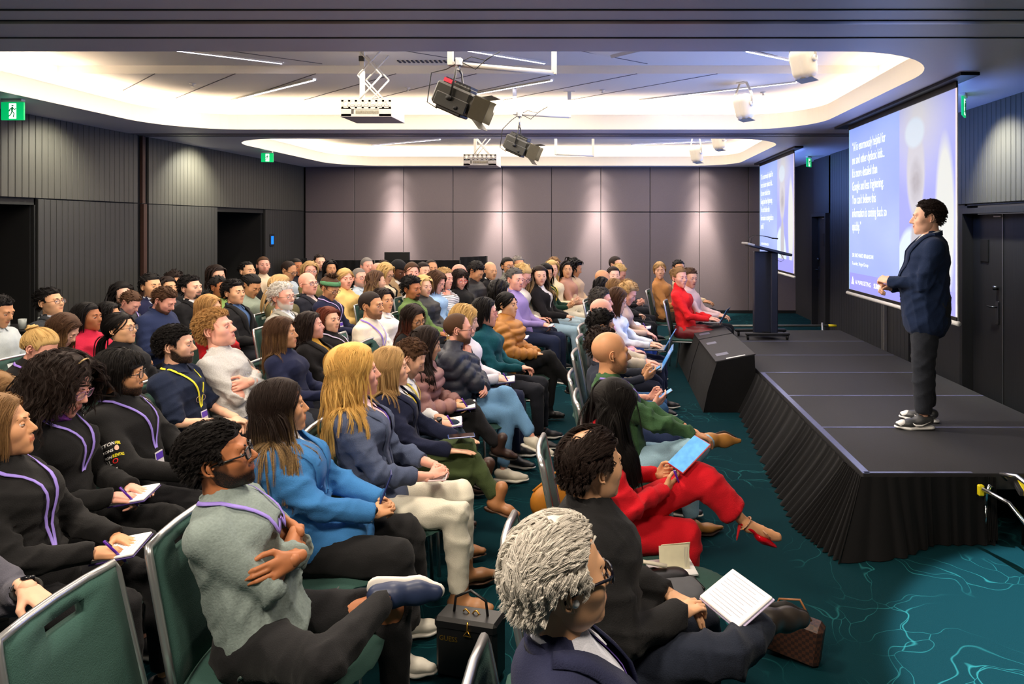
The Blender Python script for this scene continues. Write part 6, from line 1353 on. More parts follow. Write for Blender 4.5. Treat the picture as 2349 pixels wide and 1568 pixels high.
def stage_light(x, y, z, label, s_=1.0, pipe_z=3.3, col=(46, 46, 42), tape=(226, 60, 90)):
    o = empty('stage_spotlight', (x, y, z)); tag(o, label, 'spotlight', 'black spotlights under the ceiling'); R = rotm(-0.25, 0.42); M_B = plain('lamp_black', col, 0.42); G = lambda p: R @ np.asarray(p, float) * s_
    mobj('lamp_body', lambda A: [box(A, G((-0.02, 0, 0)), np.array((0.30, 0.20, 0.17)) * s_, R=R, bev=0.018), box(A, G((-0.03, 0, 0.095)), np.array((0.24, 0.13, 0.04)) * s_, R=R, bev=0.012), box(A, G((0.0, -0.105, -0.04)), np.array((0.27, 0.02, 0.10)) * s_, R=R, bev=0.006), box(A, G((-0.02, 0, -0.10)), np.array((0.22, 0.14, 0.03)) * s_, R=R, bev=0.01)], M_B, o)
    mobj('cooling_fin', lambda A: [box(A, G((-0.13 + 0.03 * i, 0, 0.118)), np.array((0.008, 0.12, 0.02)) * s_, R=R) for i in range(8)], M_B, o)
    mobj('lens_ring', lambda A: tube(A, [G((0.13, 0, 0)), G((0.17, 0, 0))], 0.092 * s_, n=20), M_B, o, True)
    mobj('lens', lambda A: tube(A, [G((0.168, 0, 0)), G((0.174, 0, 0))], 0.078 * s_, n=20), plain('lens_glow', (255, 240, 220), 0.1, emit=3.0), o, True)
    for nm, c, sz, rr in (('barn_door', (0.22, -0.085, 0.0), (0.12, 0.004, 0.17), rotm(0.42)), ('barn_door', (0.22, 0.085, 0.0), (0.12, 0.004, 0.17), rotm(-0.42)), ('barn_door', (0.22, 0, 0.10), (0.12, 0.16, 0.004), rotm(0, -0.5)), ('barn_door', (0.22, 0, -0.10), (0.12, 0.16, 0.004), rotm(0, 0.5))):
        mobj(nm, lambda A: box(A, G(c), np.array(sz) * s_, R=R @ rr, bev=0.001), plain('door_olive', (84, 78, 60), 0.5), o)
    mobj('yoke', lambda A: [tube(A, [G((-0.01, sy * 0.125, -0.01)), (0, sy * 0.125 * s_, 0.16 * s_), (0, sy * 0.10 * s_, 0.22 * s_), (0, 0, 0.235 * s_)], 0.013 * s_, n=6, flat=(1.5, 0.5)) for sy in (-1, 1)], M_B, o, True)
    mobj('knob', lambda A: tube(A, [G((-0.01, -0.12, -0.01)), G((-0.01, -0.15, -0.01))], 0.02 * s_, n=10), M_BLACK, o, True); mobj('knob', lambda A: tube(A, [G((0.06, -0.11, -0.06)), G((0.06, -0.13, -0.06))], 0.014 * s_, n=8), M_BLACK, o, True)
    mobj('tape_mark', lambda A: box(A, G((-0.10, -0.03, 0.105)), np.array((0.07, 0.10, 0.03)) * s_, R=R), plain('tape_mark', tape, 0.6), o)
    h = pipe_z - z
    mobj('clamp', lambda A: [box(A, (0, 0, h - 0.0), (0.06, 0.05, 0.07), bev=0.008), tube(A, [(0, 0, 0.235 * s_), (0, 0, h - 0.03)], 0.010, n=8)], M_ALU, o, True)
    mobj('safety_cable', lambda A: [tube(A, [(0, 0, h), (-0.10, -0.02, h * 0.8), (-0.20 * s_, -0.03, 0.2 * s_), (-0.23 * s_, -0.03, -0.02), (-0.16 * s_, -0.02, -0.07)], 0.0045, n=5), tube(A, [(0.02, 0, h), (0.14, 0, h - 0.06), (0.24, 0, h + 0.03), (0.34, 0.05, h + 0.10)], 0.0045, n=5), tube(A, [(0, 0.02, h), (0.10, 0.02, h + 0.05), (0.22, 0.03, h + 0.02), (0.30, 0.05, h + 0.08)], 0.004, n=5)], M_BLACK, o, True)
    return o
stage_light(-1.27, 5.85, 2.98, 'large black spotlight with barn doors and pink tape nearest the camera', 1.12); stage_light(-1.12, 8.6, 2.91, 'smaller black spotlight with barn doors and a yellow tag behind the first', 1.02, tape=(60, 60, 60))
def pipe(x0, y0, x1, y1, z, zt, label):
    o = empty('hanging_pipe', ((x0 + x1) / 2, (y0 + y1) / 2, z)); tag(o, label, 'lighting pipe', 'white u-shaped lighting pipes'); dx, dy_ = (x1 - x0) / 2, (y1 - y0) / 2
    mobj('crossbar', lambda A: tube(A, [(-dx, -dy_, 0), (dx, dy_, 0)], 0.022, n=10), M_WHITE, o, True)
    for s in (-1, 1): mobj('hanger', lambda A: box(A, (s * dx, s * dy_, (zt - z) / 2), (0.045, 0.045, zt - z + 0.03), bev=0.004), M_WHITE, o)
    mobj('ceiling_plate', lambda A: [box(A, (s * dx, s * dy_, zt - z - 0.006), (0.14, 0.10, 0.012)) for s in (-1, 1)], M_WHITE, o)
pipe(-1.34, 5.85, -0.50, 6.2, 3.285, 3.72, 'nearest white lighting pipe holding the large spotlight'); pipe(-1.18, 8.6, -0.52, 8.85, 3.31, 3.63, 'middle white lighting pipe holding the smaller spotlight'); pipe(-0.93, 11.9, -0.30, 12.15, 3.15, 3.63, 'empty white lighting pipe in the rear bay')
def pod(x, y, z, zt, label, yaw=0.6):
    o = empty('ceiling_loudspeaker', (x, y, z), yaw); tag(o, label, 'loudspeaker', 'white loudspeakers under the ceiling')
    A = Acc(); V, Q = solid([cone((0, -0.05, 0.05), (0.03, -0.05, -0.09), 0.085, 0.075, 0.03), cone((0, 0.05, 0.05), (0.03, 0.05, -0.09), 0.085, 0.075, 0.03)], 0.012); A.add(V, Q); A.obj('cabinet', plain('pod_white', (228, 222, 210), 0.45, var=0.02), o)
    mobj('grille', lambda A: box(A, (0.055, 0, -0.17), (0.10, 0.20, 0.006), R=rotm(0, 0.25), bev=0.002), plain('pod_grey', (150, 146, 136), 0.6), o)
    mobj('bracket', lambda A: [tube(A, [(0, -0.14, 0.0), (0, -0.14, 0.12), (0, -0.05, zt - z), (0, 0.05, zt - z), (0, 0.14, 0.12), (0, 0.14, 0)], 0.010, n=6, flat=(2, 0.6)), tube(A, [(0, -0.15, 0), (0, -0.13, 0)], 0.03, n=12), box(A, (0, 0, zt - z), (0.12, 0.12, 0.012))], M_WHITE, o, True)
pod(1.58, 8.3, 3.36, 3.63, 'middle white tilting loudspeaker on a ceiling bracket'); pod(1.75, 6.35, 3.43, 3.72, 'nearest white loudspeaker cut off by the dark soffit'); pod(1.52, 12.4, 3.22, 3.63, 'far white loudspeaker in the rear ceiling bay'); pod(1.85, 12.0, 3.40, 3.63, 'small white loudspeaker behind the far one, near the rear cove')
df = empty('air_diffuser', (0.0, 6.95, 3.72), 0.785); tag(df, 'square white air diffuser turned as a diamond in the near ceiling bay', 'air diffuser')
for i, (s_, z_) in enumerate(((0.56, -0.012), (0.42, -0.03), (0.26, -0.045))): mobj('louvre', lambda A: [box(A, (sx * s_ / 2, 0, z_), (0.05, s_, 0.006), R=rotm(0, sx * 0.5)) for sx in (-1, 1)] + [box(A, (0, sy * s_ / 2, z_), (s_, 0.05, 0.006)) for sy in (-1, 1)], M_WHITE, df)
mobj('centre_plate', lambda A: box(A, (0, 0, -0.05), (0.22, 0.22, 0.01), bev=0.004), M_WHITE, df)
for i, (x, y, z, t_) in enumerate(((-5.0, 8.35, 3.63, 'left of the near projector'), (-2.5, 8.6, 3.63, 'behind the near projector'), (-0.1, 8.75, 3.63, 'between the spotlight and the loudspeaker'), (1.95, 8.9, 3.63, 'beside the middle loudspeaker'), (-4.5, 13.2, 3.63, 'in the rear bay at left'))):
    o = empty('sprinkler', (x, y, z)); tag(o, 'small sprinkler head ' + t_, 'sprinkler', 'ceiling sprinkler heads'); mobj('rose', lambda A: lathe(A, [(0.0, 0), (0.035, -0.002), (0.035, -0.008), (0.012, -0.012), (0.008, -0.035), (0.0, -0.036)], 14), M_WHITE, o, True); mobj('deflector', lambda A: tube(A, [(0, 0, -0.036), (0, 0, -0.039)], 0.018, n=12), M_ALU, o, True)

# ------------------------------------------------------------------ rear desk, wall controls, tripod
dk = empty('drape_screen', (-4.5, 13.9, 0)); tag(dk, 'long black pipe and drape screen around the control desk at the rear', 'drape')
def drape(A, x0, y0, x1, y1, h):
    n = int(math.hypot(x1 - x0, y1 - y0) / 0.03); t = np.linspace(0, 1, n + 1); dx, dy_ = x1 - x0, y1 - y0; L = math.hypot(dx, dy_); o = 0.015 * np.sin(t * L * 40) + 0.01 * np.sin(t * L * 17)
    P = np.stack([x0 + dx * t - dy_ / L * o, y0 + dy_ * t + dx / L * o], 1); V = np.vstack([np.column_stack([P, np.full(n + 1, 0.01)]), np.column_stack([P, np.full(n + 1, h)])]); i = np.arange(n); A.add(V, np.stack([i, i + 1, i + n + 2, i + n + 1], 1))
for a in ((-1.95, 0, -0.2, 0, 1.24), (-0.2, 0, 1.5, 0.0, 1.24), (1.5, 0.0, 1.95, 0.5, 1.30), (-1.95, 0, -1.95, 0.9, 1.24)): mobj('drape_panel', lambda A: drape(A, *a), M_VELVET, dk, True)
mobj('drape_pole', lambda A: [tube(A, [(x, y, 0), (x, y, h)], 0.016, n=8) for x, y, h in ((-1.95, 0, 1.24), (-0.2, 0, 1.24), (1.5, 0, 1.24), (1.95, 0.5, 1.30))], M_BLACK, dk, True)
mn = empty('desk_monitor', (-4.37, 14.3, 1.15)); tag(mn, 'black desk monitor showing above the rear drape', 'monitor'); mobj('monitor_panel', lambda A: box(A, (0, 0, 0.10), (0.52, 0.03, 0.27), bev=0.006), M_BLACK, mn); mobj('monitor_stand', lambda A: [box(A, (0, 0.02, -0.08), (0.05, 0.03, 0.14)), box(A, (0, 0.02, -0.145), (0.22, 0.16, 0.01))], M_BLACK, mn)
dt = empty('control_desk', (-4.3, 14.35, 0)); tag(dt, 'black control desk hidden behind the rear drape', 'desk'); mobj('desk_top', lambda A: box(A, (0, 0, 0.985), (2.8, 0.55, 0.03)), M_BLACK, dt); mobj('leg', lambda A: [box(A, (sx * 1.3, 0, 0.485), (0.05, 0.5, 0.97)) for sx in (-1, 1)], M_BLACK, dt)
wp = empty('wall_touch_panel', (XL - 0.065, 13.84, 1.64)); tag(wp, 'small glowing blue touch panel on the left wall', 'touch panel'); mobj('bezel', lambda A: box(A, (0, 0, 0), (0.02, 0.15, 0.24), bev=0.004), M_BLACK, wp); mobj('display', lambda A: box(A, (0.0105, 0, 0.0), (0.003, 0.10, 0.165)), plain('display_blue', (20, 110, 236), 0.3, emit=1.3, var=0.5, scale=9), wp)
wd = empty('wall_dispenser', (-6.70, 7.62, 2.03), 0.5); tag(wd, 'small pale wall dispenser in the dark left doorway', 'dispenser'); mobj('dispenser_body', lambda A: box(A, (-0.03, 0, 0), (0.08, 0.10, 0.09), bev=0.02), plain('dispenser', (150, 140, 120), 0.5), wd); mobj('back_plate', lambda A: box(A, (-0.06, 0, -0.1), (0.02, 0.13, 0.30)), M_BLACK, wd)
tr = empty('light_stand', (-5.55, 5.9, 0)); tag(tr, 'black slanted pole stand at the left edge beside the side table', 'stand'); mobj('pole', lambda A: tube(A, [(0.42, 0.30, 0.35), (0.17, 0.1, 1.10), (-0.30, -0.12, 1.95)], 0.018, n=10), M_BLACK, tr, True); mobj('collar', lambda A: tube(A, [(0.19, 0.115, 1.04), (0.15, 0.085, 1.15)], 0.026, n=10), M_BLACK, tr, True)
for i, (a, b_) in enumerate(((0.75, 0.55), (0.15, 0.75), (0.15, 0.0))): mobj('leg', lambda A: tube(A, [(0.42, 0.30, 0.42), (a, b_, 0.01)], 0.014, n=8), M_BLACK, tr, True)
tb = empty('side_table', (-5.75, 6.75, 0)); tag(tb, 'black side table with bottles and glasses at the far left', 'table'); mobj('table_top', lambda A: box(A, (0, 0, 0.93), (0.9, 0.5, 0.03), bev=0.004), M_BLACK, tb)
for sx in (-1, 1):
    for sy in (-1, 1): mobj('leg', lambda A: tube(A, [(sx * 0.4, sy * 0.2, 0), (sx * 0.4, sy * 0.2, 0.92)], 0.015, n=8), M_BLACK, tb, True)
M_PET = plain('clear_plastic', (190, 200, 200), 0.1, spec=0.8)
for i, (x, y, c, l) in enumerate(((-5.72, 6.6, (190, 30, 30), 'clear bottle with a red cap on the side table'), (-5.86, 6.7, (40, 160, 60), 'clear bottle with a green cap on the side table'))):
    o = empty('bottle', (x, y, 0.945)); tag(o, l, 'bottle', 'bottles on the side table'); mobj('bottle_body', lambda A: lathe(A, [(0, 0), (0.03, 0), (0.032, 0.09), (0.030, 0.11), (0.013, 0.15), (0.012, 0.165)], 14), M_PET, o, True); mobj('cap', lambda A: tube(A, [(0, 0, 0.163), (0, 0, 0.182)], 0.015, n=12), plain('cap' + str(i), c, 0.4), o, True); mobj('bottle_label', lambda A: lathe(A, [(0.0325, 0.04), (0.0325, 0.08)], 14), plain('label_white', (220, 220, 220), 0.5), o, True)
for i, (x, y) in enumerate(((-5.58, 6.62), (-5.50, 6.75))):
    o = empty('water_glass', (x, y, 0.945)); tag(o, ['clear tumbler nearest the pole on the side table', 'clear tumbler at the back of the side table'][i], 'glass', 'tumblers on the side table'); mobj('tumbler', lambda A: lathe(A, [(0, 0.004), (0.028, 0.004), (0.034, 0.10), (0.031, 0.10), (0.026, 0.01), (0, 0.01)], 16), M_PET, o, True)
BASE_TGT = (2.3, 5.3)
def P(crown, who, label, yaw=None, lod=None, look=(0, 0, 0), **kw):
    X, Y, Z = crown; d = math.atan2(BASE_TGT[1] - Y, BASE_TGT[0] - X)
    if yaw is None: yaw = max(-0.30, min(0.12, d * 0.25))
    if lod is None: lod = 0 if Y < 4.2 else (1 if Y < 7.2 else 2)
    h = max(-0.75, min(0.75, (d - yaw) * (0.55 if Y < 5 else 0.85)))
    if look[1] > 0.25: h *= 0.3
    k = person(crown, yaw, who, label, 'seated audience', lod=lod, look=(h + look[0], look[1] - (0.05 if look[1] <= 0.2 else 0), look[2]), **kw)
    k.armsname = kw.get('arms', 'lap'); return k
# ------------------------------------------------------------------ the audience: (crown position), short name, label, looks
P((-1.38, 2.37, 1.25), 'bearded man in grey sweatshirt', 'bearded man in glasses and grey sweatshirt with arms folded, ankle on knee', sex='m',skin='brown',beard='full',hair_=('short','black'),hx=dict(hl=(0.062,0.0,-0.062),vol=1.0),top=('sweater',(128,142,140),'knit'),legs_=('fr',(24,24,27),'plain'),shoes=('sneaker',(40,52,84),(232,228,222)),arms='cross',gth=0.0032,glass=(18,18,20),lany=(150,130,220),build=1.10,look=(-0.10,-0.18,0.06),extras=dict(badge=False,drop=0.02),over=dict(anR=(0.40,0.02,0.60),toeR=(0.60,0.03,0.57)),lean=-0.22,sleeve=0.66)
P((-1.47, 3.05, 1.25), 'woman in blue coat', 'woman in a bright blue coat with long dark hair fading to blonde tips', sex='f',skin='tan',hair_=('long','dark','ash'),hx=dict(front=0.6,len=1.15,vol=1.2,part=0.02),top=('coat',(58,120,182),'plain'),inner=('blouse',(225,230,238),'plain',-0.14),legs_=('n',(26,26,28),'plain'),wide=0.05,extras=dict(legcut=0.72),shoes=('sneaker',(222,218,206),(236,232,224)),arms='clasp',look=(0.15,-0.05,0),lean=-0.16)
P((-1.31, 3.51, 1.32), 'blonde woman in denim blue blazer', 'woman with long golden hair in a blue blazer, pink shirt and cream trousers', sex='f',skin='pink',hair_=('wavy','gold'),hx=dict(front=0.8,len=1.05,vol=1.7,part=-0.01),top=('jacket',(72,82,108),'denim'),inner=('shirt',(240,205,214),'plain',-0.22),legs_=('n',(226,222,206),'plain'),shoes=('boot',(170,120,80),(90,60,40)),arms='clasp',look=(0.15,-0.02,0),sleeve=0.7,lany=(110,90,200),lean=-0.10,extras=dict(drop=-0.1))
P((-1.29, 4.04, 1.22), 'blonde woman in navy blazer', 'woman with straight ash blonde hair, navy blazer, white shirt and olive trousers', sex='f',skin='fair',hair_=('long','ash'),hx=dict(front=0.5,len=0.8,part=0.0),top=('jacket',(24,30,56),'plain'),inner=('shirt',(232,232,236),'plain',-0.22),legs_=('c',(62,76,44),'plain'),shoes=('boot',(170,116,74),(90,60,40)),arms='thigh',look=(0.05,0.0,0),lany=(232,206,60),lean=-0.08)
P((-1.22, 4.44, 1.19), 'man in white shirt looking down', 'man with short brown hair in a white shirt and yellow lanyard looking down', sex='m',skin='fair',hair_=('short','brown'),hx=dict(dens=1.6,vol=1.1),beard='stubble',top=('shirt',(236,238,240),'plain'),legs_=('c',(28,42,58),'denim'),shoes=('boot',(70,46,36),(40,30,26)),arms='write',look=(0.1,0.55,0),lany=(238,216,90),lean=0.10,extras=dict(badge=False),closed=0.9,sleeve=0.8)
P((-1.27, 4.88, 1.22), 'brunette in mauve puffer', 'woman with long straight brown hair in a dusty mauve puffer jacket', sex='f',skin='asian',hv='a',hair_=('long','dark'),hx=dict(front=0.9,len=1.0),top=('puffer',(150,108,104),'puffer'),legs_=('cr',(34,34,38),'plain'),shoes=('boot',(60,42,36),(30,26,24)),arms='write',look=(0.35,0.25,0),lean=0.12)
P((-1.17, 5.31, 1.26), 'balding man in navy puffer', 'balding man with glasses and reddish beard in a navy puffer jacket, hand at chin', sex='m',hv='m2',skin='pink',beard='full',hair_=('buzz','brown'),hx=dict(hl=(0.10,0.0,-0.062)),top=('puffer',(32,38,56),'puffer'),legs_=('c',(104,148,190),'denim'),shoes=('sneaker',(206,200,184),(230,226,214)),arms='chin',glass=(120,90,90),look=(0.25,0.05,0),lean=0.05,build=1.12,puffk=0.8)
P((-1.18, 5.69, 1.28), 'blonde woman behind balding man', 'fair blonde woman mostly hidden behind the balding man in the navy puffer', sex='f',skin='pale',hair_=('bob','blonde'),hx=dict(vol=1.0,part=0.03),top=('jacket',(232,228,236),'plain'),legs_=('n',(30,36,60),'denim'),arms='write',look=(0.1,0.2,0),lean=0.0)
P((-1.12, 6.20, 1.28), 'woman in teal with black bob', 'woman with a black bob and pink glasses in a dark teal jumper', sex='f',skin='pink',hair_=('bob','black'),hx=dict(vol=1.3,len=1.1),top=('sweater',(10,74,86),'knit'),glass=(190,110,120),arms='lap',look=(0.3,0.1,0))
P((-1.03, 6.89, 1.27), 'woman in mustard puffer', 'young woman with tied black hair in a mustard brown puffer jacket', sex='f',hv='a',skin='asian',hair_=('lowpony','black'),top=('puffer',(176,116,44),'puffer'),legs_=('cr',(24,24,26),'plain'),shoes=('boot',(26,24,26),(16,16,16)),arms='lap',look=(0.05,0.05,0),lean=-0.04)
P((-1.23, 7.87, 1.31), 'black haired person in beige jacket', 'person with black hair in a beige jacket turned from the camera', sex='f',hv='a',skin='asian',hair_=('bob','black'),top=('coat',(222,206,180),'plain'),arms='write',look=(0.4,0.3,0),lean=0.1)
P((-1.21, 8.83, 1.39), 'grey haired man in lilac shirt', 'grey haired man in a lilac shirt writing in a notebook', sex='m',skin='pink',hair_=('short','salt'),top=('shirt',(150,132,190),'plain'),legs_=('n',(26,34,60),'denim'),arms='write',look=(0.0,0.1,0),lean=-0.12,build=1.06,beard=None)
P((-1.13, 9.37, 1.39), 'white haired woman in cream jumper', 'woman with short white blonde hair and a cream jumper looking down', sex='f',skin='pink',hair_=('messy','blonde'),top=('sweater',(232,222,210),'knit'),legs_=('n',(28,32,50),'denim'),arms='laptop',look=(0.0,0.5,0),lean=0.05,glass=(60,40,60),closed=.8)
P((-0.98, 9.67, 1.37), 'long haired woman in black vest', 'woman with long brown hair fading blonde in a black cardigan', sex='f',skin='fair',hair_=('long','dark','ash'),hx=dict(front=1),top=('jacket',(24,22,26),'plain'),inner=('tee',(236,232,232),'plain'),legs_=('n',(150,180,200),'denim'),arms='write',look=(-0.4,0.05,0))
P((-0.95, 10.30, 1.36), 'woman in dark green jacket', 'woman with thick black hair in a dark green jacket with yellow lanyard', sex='f',skin='tan',hair_=('long','black'),hx=dict(vol=1.4,len=.7),top=('jacket',(20,54,40),'plain'),legs_=('n',(170,192,205),'denim'),arms='phone',look=(0,0.2,0),lany=(230,200,60))
P((-0.92, 10.94, 1.38), 'blonde woman in cream cardigan', 'blonde woman in a cream cardigan beside the fair haired man', sex='f',skin='fair',hair_=('bob','blonde'),top=('sweater',(236,218,180),'knit'),legs_=('c',(236,228,208),'plain'),arms='phone',look=(-0.3,0.05,0))
P((-0.93, 11.49, 1.41), 'fair haired man in orange jumper', 'tall fair haired man in an orange jumper near the rear wall', sex='m',skin='fair',hair_=('short','lightbrown'),top=('sweater',(226,160,106),'plain'),arms='lap',look=(-0.4,0,0))
P((-0.70, 11.26, 1.35), 'woman in pink brown jacket', 'black haired woman in a rose brown jacket', sex='f',hv='a',skin='asian',hair_=('bob','black'),hx=dict(part=0.02),top=('jacket',(186,140,122),'plain'),arms='lap',look=(-0.4,-0.05,0))
P((-0.54, 11.37, 1.38), 'woman in beige trench', 'woman with wavy black hair covering her face in a beige trench coat', sex='f',skin='tan',hair_=('curlylong','black'),hx=dict(len=0.8),top=('coat',(206,180,152),'plain'),legs_=('n',(60,90,130),'denim'),arms='write',look=(0.5,0.4,0))
P((-2.49, 3.22, 1.32), 'curly haired woman with purple scarf', 'woman with dark curly hair, hairband, glasses and a purple scarf writing notes', sex='f',skin='pink',hair_=('curlylong','dark'),hx=dict(vol=1.5,len=0.95,part=0.0),top=('hoodie',(20,20,22),'plain'),legs_=('n',(22,22,24),'plain'),arms='write',glass=(170,120,150),look=(0.0,0.38,0),closed=0.6,band=((190,160,110),'thin'),lany=(150,130,225),extras=dict(scarf=1,sleeveprint=1,badge=False),lod=0,lean=0.0)
P((-2.59, 3.67, 1.27), 'bearded man in black hoodie', 'bearded man with long black hair and glasses in a black zip hoodie', sex='m',hv='m',skin='tan',beard='full',hair_=('bob','black'),hx=dict(vol=1.2,len=0.62,part=0.03),top=('hoodie',(22,22,24),'plain'),legs_=('n',(22,22,26),'plain'),arms='thigh',glass=(60,50,40),look=(0.15,0.05,0),lany=(150,130,225),extras=dict(sleeveprint=1,chestprint=1,drop=-.14),lod=0)
P((-2.82, 4.49, 1.28), 'bearded man in navy polo', 'young man with black hair and trimmed beard in a navy polo with yellow lanyard', sex='m',skin='fair',beard='full',hair_=('short','black'),hx=dict(hl=(0.066,0,-0.062),vol=1.2),top=('shirt',(26,36,60),'plain'),legs_=('n',(28,28,34),'plain'),arms='lap',sleeve=0.0,look=(0.15,0.0,0),lany=(232,226,50),lod=0,extras=dict(drop=-.14))
P((-2.83, 4.92, 1.32), 'sandy haired man in pale grey sweatshirt', 'sandy haired man in a pale grey sweatshirt looking up with folded arms', sex='m',hv='m2',skin='pink',hair_=('messy','sandy'),hx=dict(vol=0.9),top=('sweater',(196,196,196),'knit'),legs_=('n',(60,66,80),'denim'),arms='cross',look=(0.0,-0.22,0),build=1.12,lean=-0.2,lod=0,extras=dict(maroon=1))
P((-2.47, 5.19, 1.24), 'woman with highlighted hair in navy jumper', 'woman with shoulder length brown highlighted hair in a navy jumper', sex='f',hv='f2',skin='tan',hair_=('long','brown','lightbrown'),hx=dict(len=0.72,vol=1.3),top=('sweater',(26,32,62),'plain'),inner=None,arms='lap',look=(0.15,-0.05,0),build=1.12,lod=0)
P((-2.48, 5.70, 1.22), 'brunette in black jacket with mustard scarf', 'brunette woman in a black jacket with a mustard scarf between two women', sex='f',skin='pink',hair_=('long','dark'),hx=dict(len=0.7),top=('jacket',(22,20,22),'plain'),inner=('tee',(196,150,60),'plain',-.2),arms='lap',look=(0.3,-0.08,0))
P((-2.49, 6.14, 1.21), 'red haired woman in black', 'auburn haired woman in a black top looking at the stage', sex='f',skin='fair',hair_=('long','red'),hx=dict(len=0.6),top=('jacket',(24,24,28),'plain'),arms='lap',look=(-0.25,-0.02,0),lany=(200,190,220))
P((-2.22, 6.44, 1.32), 'man in cream jumper', 'man with cropped black hair and a cream jumper leaning forward', sex='m',skin='tan',hair_=('buzz','dark'),beard='stubble',top=('sweater',(238,226,206),'plain'),arms='thigh',look=(0.05,0.05,0),lean=0.12,lany=(150,120,230),lod=0,extras=dict(badge=False))
P((-2.34, 7.16, 1.28), 'dark haired person in white', 'dark haired person in white behind the man in the cream jumper', sex='f',skin='tan',hair_=('bob','dark'),hx=dict(len=0.7),top=('shirt',(232,228,224),'plain'),arms='lap',look=(-0.2,0,0))
P((-1.72, 6.10, 1.23), 'laughing woman in black', 'laughing woman with glasses and long dark hair leaning forward in black', sex='f',skin='tan',hair_=('long','dark','red'),hx=dict(len=0.8,front=-1),top=('sweater',(22,22,24),'plain'),arms='thigh',glass=(60,40,40),look=(-0.35,0.25,0.15),lean=0.28,smile=1,lany=(226,220,60))
P((-2.36, 2.64, 1.28), 'blonde woman at left edge', 'light brown haired woman in black with a purple lanyard at the left edge', sex='f',skin='tan',hair_=('long','lightbrown'),hx=dict(len=0.6),top=('jacket',(22,22,24),'plain'),arms='write',legs_=('n',(24,24,28),'plain'),look=(0.1,-0.1,0),lany=(150,130,225),lod=0,extras=dict(badge=False,drop=-0.2))
P((-2.92, 3.35, 1.21), 'person in olive jumper', 'person in an olive green jumper behind the woman at the left edge', sex='f',skin='tan',hair_=('long','lightbrown'),top=('sweater',(140,132,60),'knit'),arms='lap',look=(0,0.5,0))
P((-3.72, 4.62, 1.23), 'blonde woman with bun', 'blonde woman with a loose bun in black looking down', sex='f',skin='pink',hair_=('bun','blonde'),hx=dict(tie=(-0.088,0,0.080),bunr=0.034),top=('sweater',(20,20,22),'plain'),arms='phone',look=(0.1,0.55,0),lean=0.1,lany=(150,120,220),closed=.9,extras=dict(badge=False))
P((-4.16, 5.39, 1.23), 'brown haired woman looking down', 'woman with long brown hair looking down behind the blonde bun', sex='f',skin='fair',hair_=('long','brown','lightbrown'),hx=dict(len=.8),top=('sweater',(60,54,50),'plain'),arms='phone',look=(0.2,0.6,0),lean=0.1,closed=.9)
P((-4.51, 6.00, 1.26), 'woman in crimson top', 'woman with black hair in a crimson top', sex='f',skin='brown',hair_=('long','black'),hx=dict(len=.6),top=('sweater',(196,34,66),'plain'),arms='lap',look=(0.1,0,0))
P((-3.77, 5.33, 1.26), 'woman with ponytail and glasses', 'woman with a black ponytail and thin glasses in a black and red jacket', sex='f',hv='a',skin='asian',hair_=('lowpony','black'),glass=(120,90,70),top=('hoodie',(26,26,30),'plain'),arms='lap',look=(0.1,-0.05,0),extras=dict(redhood=1))
P((-5.42, 6.71, 1.32), 'man in charcoal suit', 'man with glasses in a charcoal suit near the dark doorway', sex='m',hv='a',skin='asian',hair_=('quiff','black'),glass=(120,70,40),top=('jacket',(52,56,62),'tweed'),inner=('shirt',(206,212,226),'plain'),arms='lap',look=(0.1,-0.1,0),lean=-0.2)
P((-5.27, 6.04, 1.32), 'man with dark hair at left', 'dark haired man at the left edge beside the bottles', sex='m',skin='tan',hair_=('short','black'),top=('shirt',(190,200,204),'plain'),arms='write',look=(0.1,0.3,0))
P((-4.70, 6.52, 1.21), 'person in black with black hair', 'person with black hair just behind the woman with the ponytail', sex='f',skin='tan',hair_=('bob','black'),top=('coat',(20,20,22),'plain'),arms='lap',look=(0.4,0.1,0))
P((-5.43, 7.75, 1.30), 'pale woman with long black hair', 'pale woman with long black hair at the far left of the rear rows', sex='f',skin='pale',hair_=('long','black'),top=('coat',(20,20,22),'plain'),arms='lap',look=(-0.1,0.1,0))
P((-5.01, 7.36, 1.22), 'brown haired man looking down', 'man with receding brown hair in a navy gilet looking down', sex='m',skin='pink',hair_=('short','brown'),top=('puffer',(28,32,44),'puffer'),arms='write',look=(0.1,0.6,0),lean=0.1,lany=(170,150,230),closed=.9)
P((-5.28, 8.00, 1.37), 'man in navy suit with undercut', 'man with black undercut hair in a navy suit', sex='m',hv='a',skin='asian',hair_=('quiff','black'),top=('jacket',(28,32,66),'plain'),inner=('shirt',(200,206,226),'plain'),arms='lap',look=(-0.1,0,0))
P((-5.36, 8.42, 1.31), 'woman with dark bob', 'woman with a dark bob behind the man in the navy suit', sex='f',hv='a',skin='asian',hair_=('bob','dark'),top=('sweater',(40,40,46),'plain'),arms='lap',look=(0.0,0,0))
P((-5.67, 9.08, 1.33), 'person with curly brown hair', 'person with curly brown hair by the rusty column', sex='f',skin='tan',hair_=('curly','dark'),top=('coat',(22,22,24),'plain'),arms='lap',look=(0.0,0.2,0))
P((-4.46, 7.05, 1.29), 'red bearded man in navy jacket', 'man with a red beard and short brown hair in a navy jacket looking down', sex='m',hv='m2',skin='pink',beard='full',hair_=('short','brown'),top=('coat',(34,46,82),'plain'),arms='phone',look=(0.1,0.5,0),lean=0.05,build=1.15,closed=.8)
P((-4.75, 7.86, 1.36), 'man in black suit with goatee', 'man with faded black hair and a goatee in a black suit', sex='m',skin='fair',beard='goatee',hair_=('quiff','black'),top=('jacket',(20,20,24),'plain'),inner=('shirt',(236,236,236),'plain'),arms='lap',look=(0.1,-0.05,0),lod=1)
